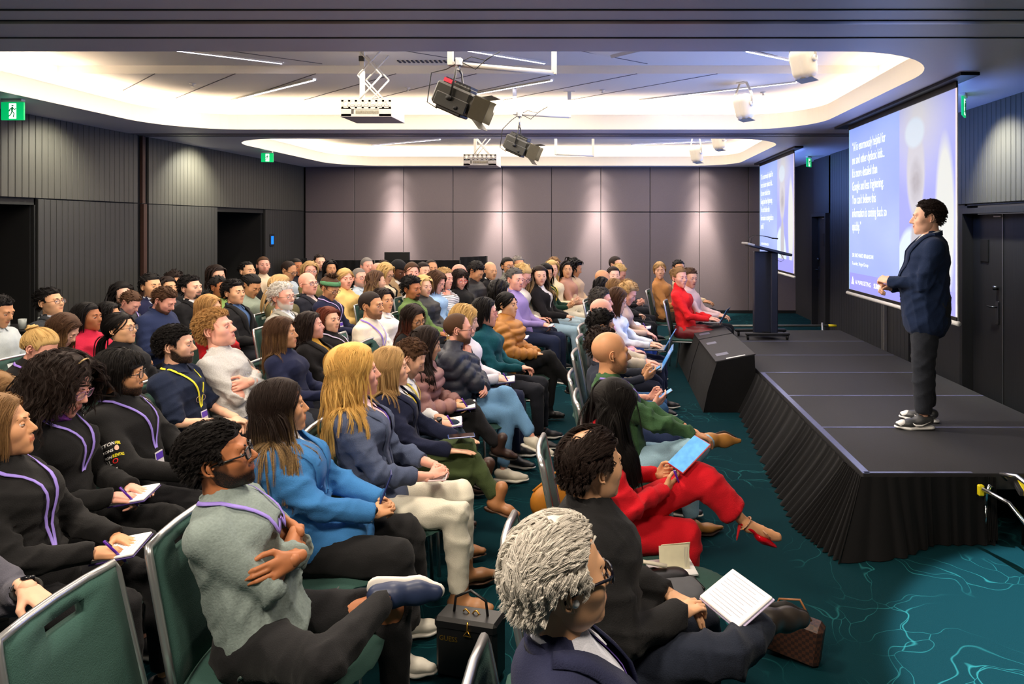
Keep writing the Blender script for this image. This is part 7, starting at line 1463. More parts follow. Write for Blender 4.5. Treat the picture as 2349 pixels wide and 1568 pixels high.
P((-3.85, 6.68, 1.26), 'honey blonde woman with red sleeves', 'honey blonde woman with folded arms in a red jumper', sex='f',hv='a',skin='asian',hair_=('bob','sandy'),hx=dict(vol=1.3,len=1.1),top=('sweater',(206,28,40),'plain'),arms='cross',look=(0.2,0.05,0))
P((-4.12, 7.61, 1.33), 'man in black jacket over denim shirt', 'man with thick black hair in a black jacket over a denim shirt', sex='m',hv='a',skin='asian',hair_=('quiff','black'),hx=dict(vol=1.2),top=('jacket',(24,24,26),'plain'),inner=('shirt',(66,92,132),'denim'),arms='lap',look=(0.0,0,0),lod=1)
P((-4.69, 8.35, 1.32), 'dark haired person in green jacket', 'dark haired person in a light green jacket', sex='m',skin='brown',hair_=('short','black'),top=('jacket',(120,150,84),'plain'),arms='lap',look=(0.2,0.1,0))
P((-5.32, 9.42, 1.39), 'woman in black headscarf', 'woman in black with dark hair and covered mouth by the rear doorway', sex='f',skin='fair',hair_=('bob','dark'),top=('turtle',(18,18,20),'plain'),arms='lap',look=(-0.1,0.1,0))
P((-5.40, 10.34, 1.39), 'man with swept back black hair', 'man with swept back black hair in a black shirt', sex='m',hv='a',skin='asian',hair_=('short','black'),hx=dict(hl=(0.085,0,-0.06)),top=('shirt',(24,24,26),'plain'),arms='lap',look=(0.1,-0.05,0))
P((-5.69, 11.43, 1.42), 'stubbled man in cream tee', 'man with short brown hair and stubble in a cream tee before the dark doorway', sex='m',skin='pink',beard='stubble',hair_=('buzz','brown'),top=('tee',(226,206,180),'plain'),arms='lap',look=(-0.35,-0.05,0))
P((-4.33, 8.50, 1.32), 'woman in sage cardigan', 'woman with a black bun in a sage cardigan looking at her phone', sex='f',hv='a',skin='tan',hair_=('bun','black'),hx=dict(vol=1),top=('sweater',(140,152,138),'knit'),arms='phone',look=(-0.1,0.5,0),closed=.9)
P((-3.82, 8.07, 1.35), 'woman with ash blonde hair in olive coat', 'woman with long ash blonde hair seen from behind in an olive coat', sex='f',skin='fair',hair_=('long','ash'),hx=dict(vol=1.4),top=('coat',(96,90,60),'plain'),arms='lap',look=(0.9,0.1,0))
P((-3.29, 6.96, 1.35), 'white haired man in grey blazer', 'white haired bearded man with glasses in a light grey blazer', sex='m',skin='pink',beard='full',hair_=('messy','white'),top=('jacket',(158,156,146),'tweed'),inner=('shirt',(222,226,230),'plain'),glass=(150,120,90),arms='lap',look=(0.0,-0.02,0),lod=1)
P((-4.89, 10.67, 1.38), 'balding man with black glasses', 'balding man with thick black glasses and a pale blue shirt looking down', sex='m',hv='m2',skin='tan',hair_=('buzz','dark'),hx=dict(hl=(0.11,0,-.062)),glass=(16,16,18),top=('shirt',(176,190,204),'plain'),arms='phone',look=(0.1,0.35,0),closed=.8)
P((-5.07, 11.24, 1.40), 'dark skinned man behind balding man', 'man with short black hair half hidden behind the balding man', sex='m',skin='brown',hair_=('buzz','black'),top=('shirt',(40,40,50),'plain'),arms='lap',look=(-0.1,0,0))
P((-4.43, 10.27, 1.40), 'older blonde woman with glasses', 'older woman with ash blonde bob and glasses', sex='f',skin='pink',hair_=('bob','ash'),glass=(150,130,120),top=('sweater',(120,110,70),'knit'),arms='lap',look=(-0.35,0,0))
P((-5.15, 12.36, 1.41), 'dark haired man in black roll neck', 'dark haired man in a black roll neck at the back', sex='m',skin='fair',hair_=('short','dark'),hx=dict(hl=(.085,0,-.06)),top=('turtle',(22,22,24),'plain'),arms='lap',look=(-0.3,0,0),beard='stubble')
P((-4.64, 11.54, 1.35), 'dark haired woman at back', 'dark haired woman partly hidden beside the man in the black roll neck', sex='f',skin='tan',hair_=('bob','black'),top=('sweater',(36,34,38),'plain'),arms='lap',look=(-0.2,0,0))
P((-3.68, 8.45, 1.36), 'bald man in navy blazer', 'bald man with dark glasses in a navy blazer', sex='m',hv='m2',skin='pink',hair_=('bald','brown'),glass=(30,30,34),top=('jacket',(30,32,44),'plain'),inner=('tee',(220,196,190),'plain'),arms='lap',look=(0.0,-0.02,0),lod=1)
P((-3.27, 8.21, 1.32), 'woman with green headband', 'curly haired woman with a wide green headband and glasses in a navy blazer', sex='f',skin='tan',hair_=('afropuff','brown'),hx=dict(hl=(.06,0,-.06)),band=((84,136,96),'wide'),glass=(70,40,36),top=('jacket',(26,30,58),'plain'),arms='write',look=(-0.1,0.4,0),lany=(180,160,220),closed=.8,lod=1)
P((-3.46, 9.08, 1.37), 'blonde woman in yellow jacket', 'blonde woman with hair tied low in a pale yellow jacket', sex='f',skin='pink',hair_=('lowpony','blonde'),top=('jacket',(226,190,120),'plain'),arms='lap',look=(-0.3,0,0),lod=1)
P((-3.49, 9.67, 1.34), 'grey haired man in pale blue shirt', 'grey haired bearded man with black glasses in a pale blue shirt', sex='m',hv='m2',skin='pink',beard='stubble',hair_=('buzz','grey'),glass=(26,26,28),top=('shirt',(190,206,222),'plain'),arms='lap',look=(-0.05,0,0),lod=1)
P((-3.96, 11.33, 1.41), 'pink faced man with short grey hair', 'pink faced man with short grey hair before the black drape', sex='m',hv='m2',skin='pink',hair_=('buzz','grey'),top=('shirt',(60,60,66),'plain'),arms='lap',look=(-0.15,0,0))
P((-3.62, 10.86, 1.35), 'bald man half hidden', 'bald man half hidden behind two blonde women', sex='m',skin='pink',hair_=('bald','brown'),top=('shirt',(60,60,66),'plain'),arms='lap',look=(0.5,0,0))
P((-3.88, 12.00, 1.33), 'brown haired person at drape', 'brown haired person right in front of the black drape', sex='m',skin='tan',hair_=('short','dark'),top=('shirt',(60,60,66),'plain'),arms='lap',look=(0.6,0.2,0))
P((-3.21, 10.05, 1.38), 'blonde woman in black vest', 'blonde woman with glasses and a black waistcoat over a cream blouse', sex='f',skin='fair',hair_=('bob','blonde'),hx=dict(vol=1.2),glass=(90,70,60),top=('jacket',(24,24,26),'plain'),inner=('blouse',(238,222,196),'plain'),arms='write',look=(0,0.35,0))
P((-3.03, 9.01, 1.34), 'woman with olive brown hair', 'woman with long olive brown hair seen from behind', sex='f',skin='fair',hair_=('long','brown','ash'),hx=dict(vol=1.2,len=.8),top=('jacket',(40,38,36),'plain'),arms='lap',look=(1.0,0.1,0))
P((-3.15, 10.47, 1.39), 'person in black beanie', 'dark skinned person in a black beanie and a tan coat', sex='m',skin='dark',hair_=('beanie','black'),top=('coat',(186,158,120),'plain'),inner=('tee',(238,236,230),'plain'),arms='write',look=(-0.2,0.4,0),beard='stubble')
P((-2.80, 9.83, 1.41), 'fair woman with tied brown hair', 'fair faced woman with tied back brown hair in the rear row', sex='f',skin='pink',hair_=('lowpony','brown'),top=('sweater',(230,228,226),'plain'),arms='lap',look=(-0.4,0.05,0))
P((-2.80, 10.41, 1.38), 'woman with dark bun', 'woman with a dark low bun in profile in the rear row', sex='f',skin='fair',hair_=('bun','dark'),top=('sweater',(190,180,170),'plain'),arms='lap',look=(-0.05,0,0))
P((-2.78, 10.81, 1.40), 'man with short brown hair in dark jacket', 'man with receding brown hair in a dark jacket in the rear row', sex='m',skin='tan',hair_=('buzz','dark'),hx=dict(hl=(.09,0,-.06)),top=('jacket',(30,30,34),'plain'),arms='lap',look=(-0.3,0,0))
P((-2.22, 9.33, 1.36), 'person in striped shirt', 'person in a white shirt with black stripes raising a hand', sex='f',skin='pink',hair_=('short','ash'),top=('sweater',(238,238,240),'stripe'),arms='chin',look=(0.2,0.1,0),lod=1)
P((-2.30, 8.07, 1.33), 'moustached man in green jacket', 'man with thick black hair and moustache in a green jacket', sex='m',hv='m',skin='brown',beard='goatee',hair_=('puffy','black'),top=('jacket',(98,124,70),'plain'),arms='write',look=(0.05,0.1,0),lod=1)
P((-2.28, 8.50, 1.32), 'blonde woman with black scarf', 'blonde woman in a black scarf behind the man in the green jacket', sex='f',skin='fair',hair_=('bob','blonde'),top=('puffer',(26,26,28),'puffer'),arms='lap',look=(-0.1,0.1,0))
P((-2.19, 8.92, 1.34), 'woman in light blue roll neck', 'woman with straight brown hair in a light blue roll neck looking down', sex='f',skin='pink',hair_=('long','brown'),hx=dict(len=.6),top=('turtle',(160,196,232),'knit'),arms='write',look=(0,0.4,0),closed=.9,lod=1)
P((-2.06, 9.60, 1.32), 'woman with red glasses in black', 'smiling woman with dark hair and red glasses in a black coat', sex='f',skin='pink',hair_=('long','dark'),hx=dict(fringe=1,len=.6),glass=(200,60,50),top=('coat',(22,22,24),'plain'),arms='lap',look=(-0.2,0.25,0),smile=1,lod=1)
P((-2.23, 10.30, 1.36), 'bald man behind woman with red glasses', 'bald man half hidden behind the woman with red glasses', sex='m',skin='pink',hair_=('bald','brown'),top=('shirt',(60,60,66),'plain'),arms='lap',look=(0.5,0.1,0))
P((-1.98, 10.54, 1.36), 'man in black holding phone up', 'man with black curls in a black jacket holding a phone', sex='m',skin='tan',hair_=('puffy','black'),top=('puffer',(26,26,30),'puffer'),arms='phone',look=(0,0.5,0),closed=.8,puffk=.6)
P((-1.88, 10.93, 1.36), 'bald man in black suit', 'bald man in a black suit and white shirt before the lit wall', sex='m',hv='m2',skin='asian',hair_=('bald','brown'),top=('jacket',(28,28,32),'plain'),inner=('shirt',(230,230,232),'plain'),arms='phone',look=(0.05,0.15,0))
P((-1.71, 11.56, 1.40), 'woman with hair bun in grey shawl', 'woman with black hair bun and glasses in a grey shawl', sex='f',skin='tan',hair_=('bun','black'),hx=dict(tie=(-.11,0,-.02)),glass=(80,50,50),top=('coat',(112,112,104),'plain'),arms='lap',look=(-0.05,0,0),build=1.15)
P((-1.57, 11.83, 1.41), 'silver haired man by wall', 'silver haired man next to the woman in the grey shawl', sex='m',skin='tan',hair_=('short','grey'),top=('jacket',(70,70,74),'plain'),arms='lap',look=(0,0.05,0))
P((-0.13, 1.52, 1.28), 'white haired man with earbud', 'white haired man with black glasses and a white earbud in a navy blazer', sex='m',hv='a',skin='asian',hair_=('short','white'),hx=dict(vol=1.35,dens=2.4,hl=(.080,0.0,-.07)),gth=0.0036,glass=(22,20,34),top=('jacket',(34,38,66),'plain'),inner=('shirt',(222,226,242),'plain',-.16),legs_=('n',(30,32,40),'plain'),arms='lap',look=(-0.15,-0.04,0),lany=(120,90,190),lod=0,extras=dict(badge=False))
P((-0.07, 2.28, 1.26), 'black haired man in black coat', 'man with thinning black hair in a black coat holding papers', sex='m',hv='a',skin='asian',hair_=('balding','dark'),hx=dict(hl=(.076,0,-.062),spot=(-0.035,0.0,0.125,0.045),vol=1.1,dens=1.8),top=('coat',(26,26,28),'plain'),legs_=('fr',(28,34,48),'denim'),shoes=('sneaker',(52,46,42),(26,24,24)),arms='lap',look=(0.05,0.02,0),lean=0.02,build=1.1,lod=0,over=dict(anR=(0.58,0.0,0.58),toeR=(0.80,0.02,0.54),knR=(0.40,-0.2,0.62)))
P((0.05, 3.25, 1.20), 'woman in red suit', 'woman with long black hair in a red suit looking at a tablet', sex='f',skin='tan',hair_=('long','black'),hx=dict(len=1.25,front=1.2,vol=1.4),top=('jacket',(200,18,34),'plain'),inner=('tee',(40,26,40),'satin',-.2),legs_=('c',(204,18,34),'plain'),wide=0.018,shoes=('heel',(196,10,28),(196,10,28)),arms='phone',look=(0.25,0.45,0),lany=(140,110,225),closed=.7,lod=0,extras=dict(badge=False,legcut=.72,heel=1),lean=0.05,over=dict(knL=(0.46,-0.04,0.76),anL=(0.66,-0.08,0.55),toeL=(0.87,-0.09,0.47)))
P((-0.01, 4.13, 1.30), 'bald man in green jumper', 'bald man with stubble in a dark green jumper and pale jeans', sex='m',hv='m2',skin='tan',hair_=('bald','dark'),beard='stubble',top=('sweater',(58,92,60),'knit'),legs_=('fr',(150,186,206),'denim'),shoes=('dress',(176,122,58),(50,32,24)),arms='knee',look=(0.0,0.05,0),lany=(140,120,210),lod=0,extras=dict(badge=False),over=dict(anR=(0.52,0.02,0.62),toeR=(0.76,0.02,0.60),knR=(0.38,-0.16,0.64)),build=1.1)
P((-0.06, 4.72, 1.23), 'brown haired man behind bald man', 'brown haired man hidden behind the bald man in the green jumper', sex='m',skin='pink',hair_=('curly','dark'),top=('shirt',(44,50,66),'plain'),legs_=('n',(36,48,80),'denim'),arms='phone',look=(0.3,0.1,0),sleeve=0)
P((-0.06, 5.55, 1.25), 'curly haired man in dark shirt', 'man with curly black hair in a dark shirt', sex='m',skin='tan',hair_=('curly','black'),top=('shirt',(40,44,56),'plain'),legs_=('n',(52,90,130),'denim'),arms='phone',look=(0.3,0.2,0))
P((-0.08, 6.30, 1.27), 'pink bald man in beige coat', 'bald pink headed man seen from behind in a beige coat', sex='m',hv='m2',skin='pink',hair_=('bald','grey'),top=('coat',(196,184,166),'plain'),legs_=('n',(30,34,50),'denim'),arms='laptop',look=(0.4,0.1,0))
P((-0.10, 7.04, 1.30), 'grey flecked man in pink collar', 'man with short grey flecked hair and a pink collar', sex='m',skin='pink',hair_=('short','salt'),top=('shirt',(230,176,190),'plain'),arms='lap',look=(0.5,0.1,0))
P((0.10, 7.30, 1.27), 'woman with laptop in white shirt', 'woman with long brown hair in a white shirt typing on a laptop', sex='f',skin='fair',hair_=('long','brown'),hx=dict(len=.8),top=('shirt',(226,232,242),'plain'),legs_=('n',(26,30,48),'plain'),arms='laptop',look=(0.2,0.35,0),lod=1)
P((0.08, 8.66, 1.26), 'woman with caramel hair', 'woman with caramel brown hair writing in a notebook', sex='f',skin='fair',hair_=('long','lightbrown'),hx=dict(len=.8),top=('shirt',(220,228,240),'plain'),arms='write',look=(0.3,0.3,0),lod=1)
P((0.25, 8.12, 1.26), 'woman with curly blonde hair in jeans', 'woman with short curly blonde hair and blue jeans bending forward', sex='f',skin='pink',hair_=('curly','ash'),top=('sweater',(200,170,150),'plain'),legs_=('n',(34,62,126),'denim'),arms='knee',look=(0.1,0.5,0),lean=0.25,lod=1)
P((-0.11, 9.16, 1.25), 'black haired woman behind caramel hair', 'black haired woman seen from behind beside the woman with caramel hair', sex='f',skin='tan',hair_=('bob','black'),top=('jacket',(40,40,46),'plain'),arms='lap',look=(0.5,0.1,0))
P((-0.08, 9.50, 1.32), 'bald man in rear of front row', 'bald man with glasses at the far end of the front row', sex='m',skin='tan',hair_=('bald','dark'),top=('shirt',(60,60,66),'plain'),arms='lap',look=(0.2,0.3,0))
P((0.04, 9.98, 1.34), 'pale dark haired woman turned to side', 'pale woman with dark hair glancing aside in the front row', sex='f',skin='pale',hair_=('lowpony','dark'),top=('jacket',(30,30,34),'plain'),arms='lap',look=(-0.3,-0.05,0))
P((0.18, 10.61, 1.33), 'short blonde woman with phone', 'woman with short blonde hair looking down at the far end', sex='f',skin='pink',hair_=('short','blonde'),top=('shirt',(40,36,40),'plain'),arms='phone',look=(0.1,0.5,0))
P((0.08, 11.83, 1.41), 'tall dark haired man at rear', 'tall man with cropped dark hair by the rear wall panel', sex='m',skin='fair',hair_=('buzz','dark'),top=('shirt',(50,50,56),'plain'),arms='lap',look=(0.4,0,0))
P((0.77, 10.93, 1.36), 'woman in tan jacket on aisle chair', 'woman with tied blonde hair in a tan jacket on a chair beyond the stage blocks', sex='f',skin='fair',hair_=('lowpony','ash'),top=('jacket',(186,130,76),'plain'),legs_=('n',(60,44,36),'plain'),arms='lap',look=(-0.5,0,0),lod=1)
P((1.12, 11.49, 1.36), 'dark haired man behind red jumper', 'dark haired man behind the woman in the red rollneck', sex='m',skin='tan',hair_=('short','black'),top=('shirt',(210,190,160),'plain'),arms='laptop',look=(-0.2,0,0))
P((1.11, 9.67, 1.34), 'brown haired man typing', 'brown haired man typing beyond the woman in the red rollneck', sex='m',skin='fair',hair_=('short','brown'),top=('shirt',(230,200,200),'plain'),arms='laptop',look=(0,0.2,0))
P((0.92, 9.36, 1.37), 'woman in red rollneck', 'woman with gathered fair brown hair in a bright red rollneck with a laptop', sex='f',skin='pink',hair_=('bun','lightbrown'),hx=dict(tie=(-.10,0,.05),bunr=.045),top=('turtle',(226,32,38),'knit'),legs_=('n',(110,24,30),'satin'),arms='laptop',look=(0.05,0.05,0),lod=1)
P((-4.04, 4.39, 1.24), 'person in black with phone at left edge', 'person in black reaching in from the left edge with a phone', sex='m',skin='tan',hair_=('short','black'),top=('sweater',(20,20,22),'plain'),arms='phone',look=(0,0.3,0))
k = person((2.41, 5.27, 2.118), math.pi - 0.30, 'speaker', 'smiling man in a navy blazer and jeans standing on stage with hands raised', None, sex='m', hv='m2', skin='fair', beard=None, hair_=('crop', 'dark'), hx=dict(vol=0.9, hl=(0.078, 0, -0.05)), top=('jacket', (20, 36, 66), 'tweed'), inner=('shirt', (226, 226, 226), 'plain', -0.20),
           legs_=('n', (34, 37, 44), 'denim'), shoes=('sneaker', (60, 62, 64), (236, 236, 234), (60, 60, 60)), arms='talk', lean=0.0, look=(0.0, 0.02, 0), lod=0, build=1.22, stand=True, smile=1.0, zfloor=0.42)
k.armsname = 'talk'
k = person((-2.02, 1.98, 1.27), 0.05, 'person in grey suit at lower left', 'person in a grey suit with a black watch, only hands seen at lower left', 'seated audience', sex='m', skin='fair', hair_=('short', 'brown'), top=('jacket', (86, 86, 98), 'plain'), legs_=('n', (24, 26, 34), 'plain'), arms='lap', lod=0, lean=0.1,
           over=dict(wR=(0.42, -0.20, 0.735), wL=(0.30, 0.10, 0.84), fR=(0.95, 0.1, -0.45), hR='fist', hL='fist', fL=(0.9, -0.3, -0.4)), sleeve=0.85)
k.armsname = 'none'
# ------------------------------------------------------------------ things people hold, chairs, bags
M_PAPER = plain('paper', (232, 232, 236), 0.6, var=0.03); M_PAGE = plain('page_lines', (150, 150, 168), 0.7); M_PURPLE = plain('pen_purple', (96, 40, 170), 0.25)
def put(o, k, p, R):
    M = Matrix.Identity(4); c, s_ = math.cos(k.yaw), math.sin(k.yaw); Ry = np.array([[c, -s_, 0], [s_, c, 0], [0, 0, 1]]) @ R; q = wpt(k, p)
    for i in range(3):
        for j in range(3): M[i][j] = Ry[i][j]
        M[i][3] = q[i]
    o.matrix_world = M; return o
def notebook(k, label, p=None, R=None, open_=True, size=(0.15, 0.21), group='notebooks in laps', cover=(60, 40, 110)):
    o = empty('notebook'); tag(o, label, 'notebook', group); p = np.array([0.335, 0.02, 0.665]) if p is None else np.asarray(p); a, b = size
    mobj('cover', lambda A: box(A, (0, 0, 0), (a, b, 0.006), bev=0.002), plain('cover' + str(cover), cover, 0.4), o)
    mobj('pages', lambda A: [box(A, (0, 0, 0.008), (a - 0.006, b - 0.008, 0.010), bev=0.003)] , M_PAPER, o)
    if k.lod < 2: mobj('ruled_lines', lambda A: [box(A, (-a * 0.38 + a * 0.76 * i / 9, 0.0, 0.0134), (0.0012, b * (0.78 if i % 4 else 0.5), 0.0006)) for i in range(10)], M_PAGE, o)
    return put(o, k, p, rotm(0.15, -0.10) if R is None else R)
def pen(k, label, p=None, col=None):
    o = empty('pen'); tag(o, label, 'pen', 'pens'); p = k.wr[-1] + 0.075 * unit(k.fd[-1]) + np.array([0.01, 0.01, 0.0]) if p is None else p
    mobj('barrel', lambda A: tube(A, [(0, 0, 0.01), (0, 0, 0.135)], 0.0048, n=8), col or M_PURPLE, o, True); mobj('tip', lambda A: tube(A, [(0, 0, -0.006), (0, 0, 0.01)], [0.001, 0.0044], n=8), M_ALU, o, True); mobj('clip', lambda A: box(A, (0.006, 0, 0.115), (0.002, 0.003, 0.036)), M_ALU, o)
    return put(o, k, p + np.array([0.02, 0, -0.045]), rotm(0.4, -0.55, 0.25))
def phone(k, label, p=None, R=None, lit=True, col=(24, 26, 36), size=(0.072, 0.150)):
    o = empty('phone'); tag(o, label, 'phone', 'phones and tablets'); p = (k.wr[1] + k.wr[-1]) / 2 + np.array([0.075, 0, 0.035]) if p is None else p
    mobj('phone_body', lambda A: box(A, (0, 0, 0), (size[1], size[0], 0.008), bev=0.003), plain('phone' + str(col), col, 0.3), o)
    mobj('phone_screen', lambda A: box(A, (0, 0, 0.0043), (size[1] - 0.008, size[0] - 0.006, 0.0008)), plain('phone_glow', (96, 160, 226), 0.1, emit=0.42 if lit else 0.0, var=0.5, scale=30) if lit else plain('phone_dark', (20, 22, 30), 0.1), o)
    return put(o, k, p, rotm(0, -0.55) if R is None else R)
def laptop(k, label, p=None, lid=(120, 170, 220)):
    o = empty('laptop'); tag(o, label, 'laptop', 'open laptops'); p = np.array([0.37, 0, 0.665]) if p is None else p
    mobj('keyboard_base', lambda A: box(A, (0, 0, 0), (0.21, 0.30, 0.014), bev=0.004), plain('laptop_grey', (120, 122, 128), 0.35, 0.5), o)
    mobj('keyboard', lambda A: [box(A, (-0.02 + 0.018 * i, 0.0, 0.008), (0.013, 0.26, 0.002)) for i in range(5)], M_BLACK, o)
    l = mobj('laptop_lid', lambda A: box(A, (0.150, 0, 0.092), (0.008, 0.30, 0.205), R=rotm(0, 0.50), bev=0.003), plain('laptop_lid' + str(lid), lid, 0.35, 0.3), o); mobj('laptop_screen', lambda A: box(A, (0.1445, 0, 0.094), (0.002, 0.285, 0.185), R=rotm(0, 0.50)), plain('screen_glow', (60, 130, 190), 0.2, emit=0.8, var=0.3, scale=8), l)
    return put(o, k, p, rotm(0, 0))
G = PEOPLE
HELD = {}
for who, k in list(G.items()):
    if who == 'speaker': continue
    a = k.armsname; short = who
    if len(short.split()) > 9: short = ' '.join(short.split()[:9])
    if k.lod == 2 and k.loc[1] > 9.2: continue
    if a == 'write': notebook(k, 'white notebook on the lap of the ' + short); 
    if a == 'write' and k.lod < 2: pen(k, 'pen in the right hand of the ' + short)
    if a == 'phone' and who not in ('woman in red suit',): phone(k, 'phone held by the ' + short, lit=k.lod < 2)
    if a == 'none': continue
    if a == 'laptop': laptop(k, 'open laptop on the knees of the ' + short, lid=(60, 66, 90) if 'red' in who else (110, 150, 200))
# chairs under everyone in the picture except those hidden by others
for who, k in G.items():
    if who in ('speaker',): continue
    chair(k.loc[0] , k.loc[1], k.yaw * 0.6, 'green banquet chair under the ' + who)
chair(-1.22, 1.90, 0.0, 'empty green banquet chair at the lower left, its back to the camera')
chair(0.12, 2.86, 0.0, 'green banquet chair with papers and a backpack beside the woman in red')
def watch(k, sd, name='wristwatch', col=(22, 24, 34), f=0.93):
    A = Acc(); d = unit(k.wr[sd] - k.el[sd]); p = k.wr[sd] - d * 0.012; u = unit(np.cross(d, k.bd[sd])); v = unit(np.cross(u, d)); a = np.linspace(0, 2 * math.pi, 19)
    tube(A, p + 0.033 * np.cos(a)[:, None] * u + 0.027 * np.sin(a)[:, None] * v, 0.010, n=6, cap=False, flat=(0.35, 1.0)); o = A.obj(name, plain('strap' + str(col), col, 0.5), k.obj)
    mobj('watch_face', lambda A: tube(A, [p + v * 0.024 * (1 if v @ k.bd[sd] > 0 else -1), p + v * 0.036 * (1 if v @ k.bd[sd] > 0 else -1)], 0.018, n=16), plain('watch_dark', (18, 20, 26), 0.2), o, True)
watch(G['person in grey suit at lower left'], -1); watch(G['person in grey suit at lower left'], 1, 'bracelet', (20, 20, 20)); watch(G['man in white shirt looking down'], -1); watch(G['woman in blue coat'], -1, 'bracelet', (226, 222, 214))
# earbud, crown of the white haired man
k = G['white haired man with earbud']; mobj('earbud', lambda A: A.add(*sphere_patch(k.head + k.s * 1.05 * (k.Rh @ np.array([0.0, -0.083, -0.012])), 0.0085, 0.01, 3.13, 12, 8)), plain('earbud_white', (236, 240, 244), 0.25), k.obj, True)
# scarf of the curly haired woman
k = G['curly haired woman with purple scarf']; nk = k.neck
A = Acc(); V, Q = solid([cone(nk + np.array([0.062 * math.cos(a) + 0.012, 0.068 * math.sin(a), 0.018 - 0.02 * math.cos(a)]), nk + np.array([0.066 * math.cos(a + .5) + 0.012, 0.072 * math.sin(a + .5), 0.030 - 0.03 * math.cos(a + .5)]), 0.031, 0.029, 0.008) for a in np.linspace(0, 5.8, 12)], 0.009); A.add(V + vnormals(V, Q) * (0.004 * np.sin(V @ np.array([90, 60, 160.0])))[:, None], Q); A.obj('scarf', cloth((96, 40, 120), 'knit'), k.obj)
# printed sleeves and chest emblem
M_PW = plain('print_white', (226, 226, 226), 0.6); M_PY = plain('print_yellow', (226, 214, 20), 0.6); M_PR = plain('print_red', (220, 40, 36), 0.6); M_PP = plain('print_pink', (226, 180, 160), 0.6)
def sleeve_print(k, lines, sd=-1, at=0.72, face=None):
    pr = torso_prims(k, 0.022, 0.006) + arm_prims(k, 0.0165, 1.0); c = k.sh[sd] * (1 - at) + k.el[sd] * at; n_ = unit(np.array([-0.25, sd * 1.0, 0.25])) if face is None else unit(face); xx = unit(np.array([1.0, 0.1, 0.32])); xx = unit(xx - n_ * (xx @ n_)); yy = np.cross(n_, xx)
    for i, parts in enumerate(lines):
        x0 = -0.055
        for t, sz, m, sx in parts:
            me, v = text_mesh(t, sz, m, sx, bold=0.0006, name='sleeve_print'); w_ = v[:, 0].max() if len(v) else 0
            P_ = c + n_ * 0.05 + (x0 + v[:, :1]) * xx + (0.045 - i * 0.030 + v[:, 1:2]) * yy; P_ = project(pr, P_, 0.006, 4); me.vertices.foreach_set('co', P_.astype(np.float32).ravel()); o = bpy.data.objects.new('sleeve_print', me); COL.objects.link(o); o.parent = k.obj; x0 += w_ + 0.003
LN = [[('PRESTON', 0.022, M_PW, 0.85), ('HIRE', 0.022, M_PY, 0.85)], [('PRESTONS', 0.018, M_PW, 0.85), ('\u25CF', 0.034, M_PP, 0.9)], [('PRESTON', 0.018, M_PW, 0.85), ('RENTALS', 0.020, M_PY, 0.75)], [('YELL', 0.032, M_PW, 0.9), ('O', 0.034, M_PR, 1.0)], [('   EQUIPMENT', 0.013, M_PW, 1.0)]]
for wname in ('curly haired woman with purple scarf', 'bearded man in black hoodie'): sleeve_print(G[wname], LN)
k = G['bearded man in black hoodie']; sleeve_print(k, [[('\u2733', 0.05, M_PW, 1.0)]] , 1, 0.12, (1.0, -0.2, 0.1))
# handbag with lettering, tote, backpack, papers
hb = empty('handbag', (-0.60, 3.0, 0.0), -0.25); hb.scale = (0.88, 0.88, 0.88); tag(hb, 'black structured handbag with gold lettering and gold clasp on the floor', 'handbag')
M_HB = plain('bag_black', (20, 20, 22), 0.4, bmp=0.2); M_GOLD = plain('gold', (212, 160, 70), 0.25, 0.9)
mobj('bag_body', lambda A: box(A, (0, 0, 0.15), (0.32, 0.13, 0.29), bev=0.02), M_HB, hb); mobj('bag_flap', lambda A: box(A, (0, -0.004, 0.27), (0.325, 0.14, 0.06), bev=0.015), M_HB, hb)
mobj('clasp', lambda A: [tube(A, [(0.02, -0.078, 0.30), (0.02, -0.080, 0.26), (0.0, -0.080, 0.235), (0.04, -0.080, 0.235), (0.02, -0.080, 0.26)], 0.004, n=6), tube(A, [(-0.04 + 0.012 * i, 0, 0.305 + 0.012 * math.sin(i * 1.4)) for i in range(9)], 0.004, n=6)], M_GOLD, hb, True)
mobj('handle', lambda A: tube(A, [(-0.09, 0, 0.29), (-0.08, 0, 0.37), (0, 0, 0.41), (0.08, 0, 0.37), (0.09, 0, 0.29)], 0.007, n=8), M_HB, hb, True)
text('bag_lettering', 'GUESS', 0.034, (-0.135, -0.0675, 0.190), (math.pi / 2, 0, 0), M_GOLD, hb, bold=0.0006)
bp = empty('backpack', (0.10, 2.70, 0.455), 0.2); tag(bp, 'grey and black backpack lying on the seat beside the woman in red', 'backpack')
mobj('backpack_body', lambda A: A.add(*solid([cone((-0.12, 0.0, 0.035), (0.16, 0.02, 0.035), 0.14, 0.12, 0.04, (0, 0, 1), 0.38)], 0.012)), plain('pack_grey', (92, 94, 100), 0.8, bmp=0.3), bp, True)
mobj('zip', lambda A: tube(A, [(-0.22, 0.02, 0.055), (-0.1, 0.10, 0.085), (0.1, 0.11, 0.085), (0.25, 0.06, 0.06), (0.27, -0.02, 0.05)], 0.006, n=6), M_BLACK, bp, True); mobj('top_panel', lambda A: A.add(*solid([cone((-0.16, 0.06, 0.06), (0.18, 0.08, 0.06), 0.07, 0.06, 0.03, (0, 0, 1), 0.5)], 0.012)), M_HB, bp, True); mobj('strap', lambda A: tube(A, [(-0.05, 0.10, 0.095), (0.05, 0.12, 0.115), (0.15, 0.09, 0.10)], 0.016, n=6, flat=(1.0, 0.35)), plain('strap_cream', (212, 206, 188), 0.6), bp, True)
o = empty('paper_pad', (0.26, 2.98, 0.462), 0.15); tag(o, 'white paper pad on the green seat under the folded card', 'paper'); mobj('sheets', lambda A: box(A, (0, 0, 0.006), (0.20, 0.15, 0.010), bev=0.002), M_PAPER, o)
o = empty('folded_card', (0.27, 2.99, 0.474), 0.1); tag(o, 'cream folded card standing on the paper pad', 'card')
